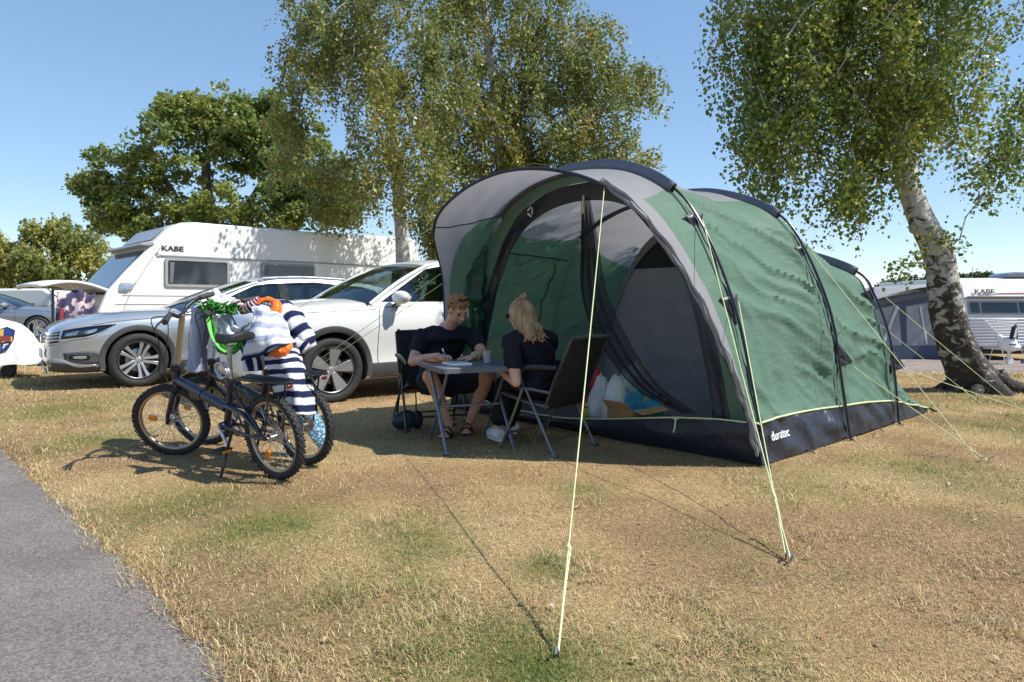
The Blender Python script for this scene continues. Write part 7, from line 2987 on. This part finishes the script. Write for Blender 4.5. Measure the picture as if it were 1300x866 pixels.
def sack(name, label, cat, u, v, d, size, mat, seed, rz=0.0, spike=.25, top=None):
    """a slumped, creased bag standing on the groundsheet"""
    p = P(u, v, d)
    t = thing(name, label, cat, (p.x, p.y, .045), rz)
    b = MB()
    rows = []
    for i in range(22):
        f = i / 21
        row = []
        for j in range(30):
            a = 2 * PI * j / 30
            prof_ = (math.sin(PI * min(1, .12 + f * .88)) ** .45) * (1 - .35 * f)
            n1 = float(fbm(math.cos(a) * 1.5 + seed, math.sin(a) * 1.5, f * 2.5, 200 + seed)) - .5
            n2 = 1 - abs(2 * float(fbm(math.cos(a) * 3 + seed, math.sin(a) * 3, f * 5, 230 + seed, 2)) - 1)
            rr = prof_ * (1 + .55 * n1 - .16 * n2)
            z = size[2] * f * (1 + spike * n1 * 2 * f)
            row.append((size[0] * rr * math.cos(a), size[1] * rr * math.sin(a), z))
        rows.append(row)
    b.grid(rows, cv=True)
    b.f.append(tuple(21 * 30 + j for j in range(30)))
    b.build('bag_body', mat, t, smooth=50)
    return t


PLW = M('carrier_white', (.78, .78, .77), .4, var=.08, vs=10, trans=.2, bump=.25, bs=22)
PLC = M('clear_bag', (.55, .62, .66), .25, var=.5, vs=8, trans=.2, bump=.3, bs=22)
TEAL = M('towel_teal', (.04, .28, .45), .8, var=.25, vs=10, bump=.3)
zz = lambda v, d: H_CAM + (V_HOR - v) / F_PX * d
t = sack('carrier_bag', 'crumpled white carrier bag, the one just left of the brown box', 'bag', 782, 525, 5.42, (.14, .11, .40), PLW, 3, .5)
MB().tube([(-.05, 0, .34), (-.04, 0, .40), (.03, .0, .40), (.05, 0, .33)], .008, 6, flat=.4).build('bag_handle', PLW, t)
t = sack('carrier_bag', 'white carrier bag with cut-out grip, behind the other white bag', 'bag', 763, 515, 5.62, (.14, .11, .42), PLW, 8, .2)
MB().tube([(-.05, 0, .33), (-.03, 0, .40), (.04, .0, .39), (.05, 0, .33)], .008, 6, flat=.4).build('bag_handle', PLW, t)
t = sack('rucksack', 'red rucksack lying at the left end of the belongings', 'bag', 752, 505, 5.85, (.16, .12, .48), M('red_nylon', (.55, .025, .02), .5, var=.2, vs=9, bump=.3), 12)
MB().tube([(-.05, -.09, .35), (-.04, -.13, .2), (-.03, -.10, .08)], .012, 6, flat=.4).build('bag_strap', BLKM, t)
t = sack('yellow_pouch', 'yellow pouch below the red rucksack', 'pouch', 747, 516, 5.72, (.085, .07, .17), M('yellow_nylon', (.55, .48, .03), .5, var=.15, bump=.3), 15)
MB().tube([(-.05, -.06, .14), (0, -.075, .145), (.05, -.06, .14)], .006, 5).build('pouch_zip', BLKM, t)
t = sack('clear_sack', 'big translucent bag filled with clothes, tallest of the heap', 'bag', 808, 512, 5.72, (.26, .14, .50), PLC, 21, .4)
b = MB().ball((-.04, -.09, .16), (.10, .06, .13), 12, 8).ball((.08, -.10, .09), (.09, .06, .09), 12, 8)
b.build('clothes', TEAL, t)
t = sack('teal_towel', 'teal towel bundled between the white bag and the brown box', 'towel', 803, 527, 5.40, (.14, .10, .30), TEAL, 27)
sack('teal_towel', 'teal towel heaped behind the brown box and pink tub', 'towel', 830, 528, 5.36, (.14, .11, .27), TEAL, 31, .8)
sack('white_pillow', 'small white pillow wedged behind the brown cardboard box', 'pillow', 815, 525, 5.44, (.09, .08, .22), M('pillow_white', (.66, .66, .68), .8, var=.06, bump=.2), 36)
c = P(806, 531, 5.28)
t = thing('cardboard_box', 'open brown cardboard box behind the tent sill', 'box', (c.x, c.y, .045), .75)
CB = M('cardboard', (.36, .20, .10), .85, var=.15, vs=6, bump=.1)
CBD = M('cardboard_pale', (.46, .31, .17), .85, var=.12, vs=6)
b = MB()
for a, q_, sz in (((-.19, 0, .10), 0, (.006, .24, .20)), ((.19, 0, .10), 0, (.006, .24, .20)), ((0, -.12, .10), 0, (.384, .006, .20)), ((0, .12, .10), 0, (.384, .006, .20)), ((0, 0, .004), 0, (.384, .24, .006))):
    b.box(a, sz)
b.build('walls', CB, t)
MB().prism([(-.19, -.125, .202), (.19, -.125, .202), (.17, -.20, .175), (-.17, -.20, .175)], (0, 0, .004)).build('flap', CBD, t)
MB().prism([(.195, -.12, .202), (.195, .12, .202), (.29, .11, .24), (.29, -.11, .24)], (0, 0, .004)).build('flap', CBD, t)
MB().prism([(-.195, -.12, .202), (-.195, .12, .202), (-.27, .11, .27), (-.27, -.11, .27)], (0, 0, .004)).build('flap', CBD, t)
c = P(848, 536, 5.06)
t = thing('pink_tub', 'flat pink tub with a white lid at the right of the belongings', 'tub', (c.x, c.y, .045), 0)
MB().lathe([(0, 0), (.095, 0), (.11, .13), (.105, .13), (.09, .01), (0, .01)], (0, 0, 0), 'Z', 28).build('tub_body', M('tub_pink', (.55, .03, .28), .4, var=.06), t)
MB().lathe([(.0, .14), (.114, .14), (.114, .122), (.108, .122)], (0, 0, 0), 'Z', 28).build('lid', M('lid_pale', (.62, .55, .62), .4, var=.06), t)
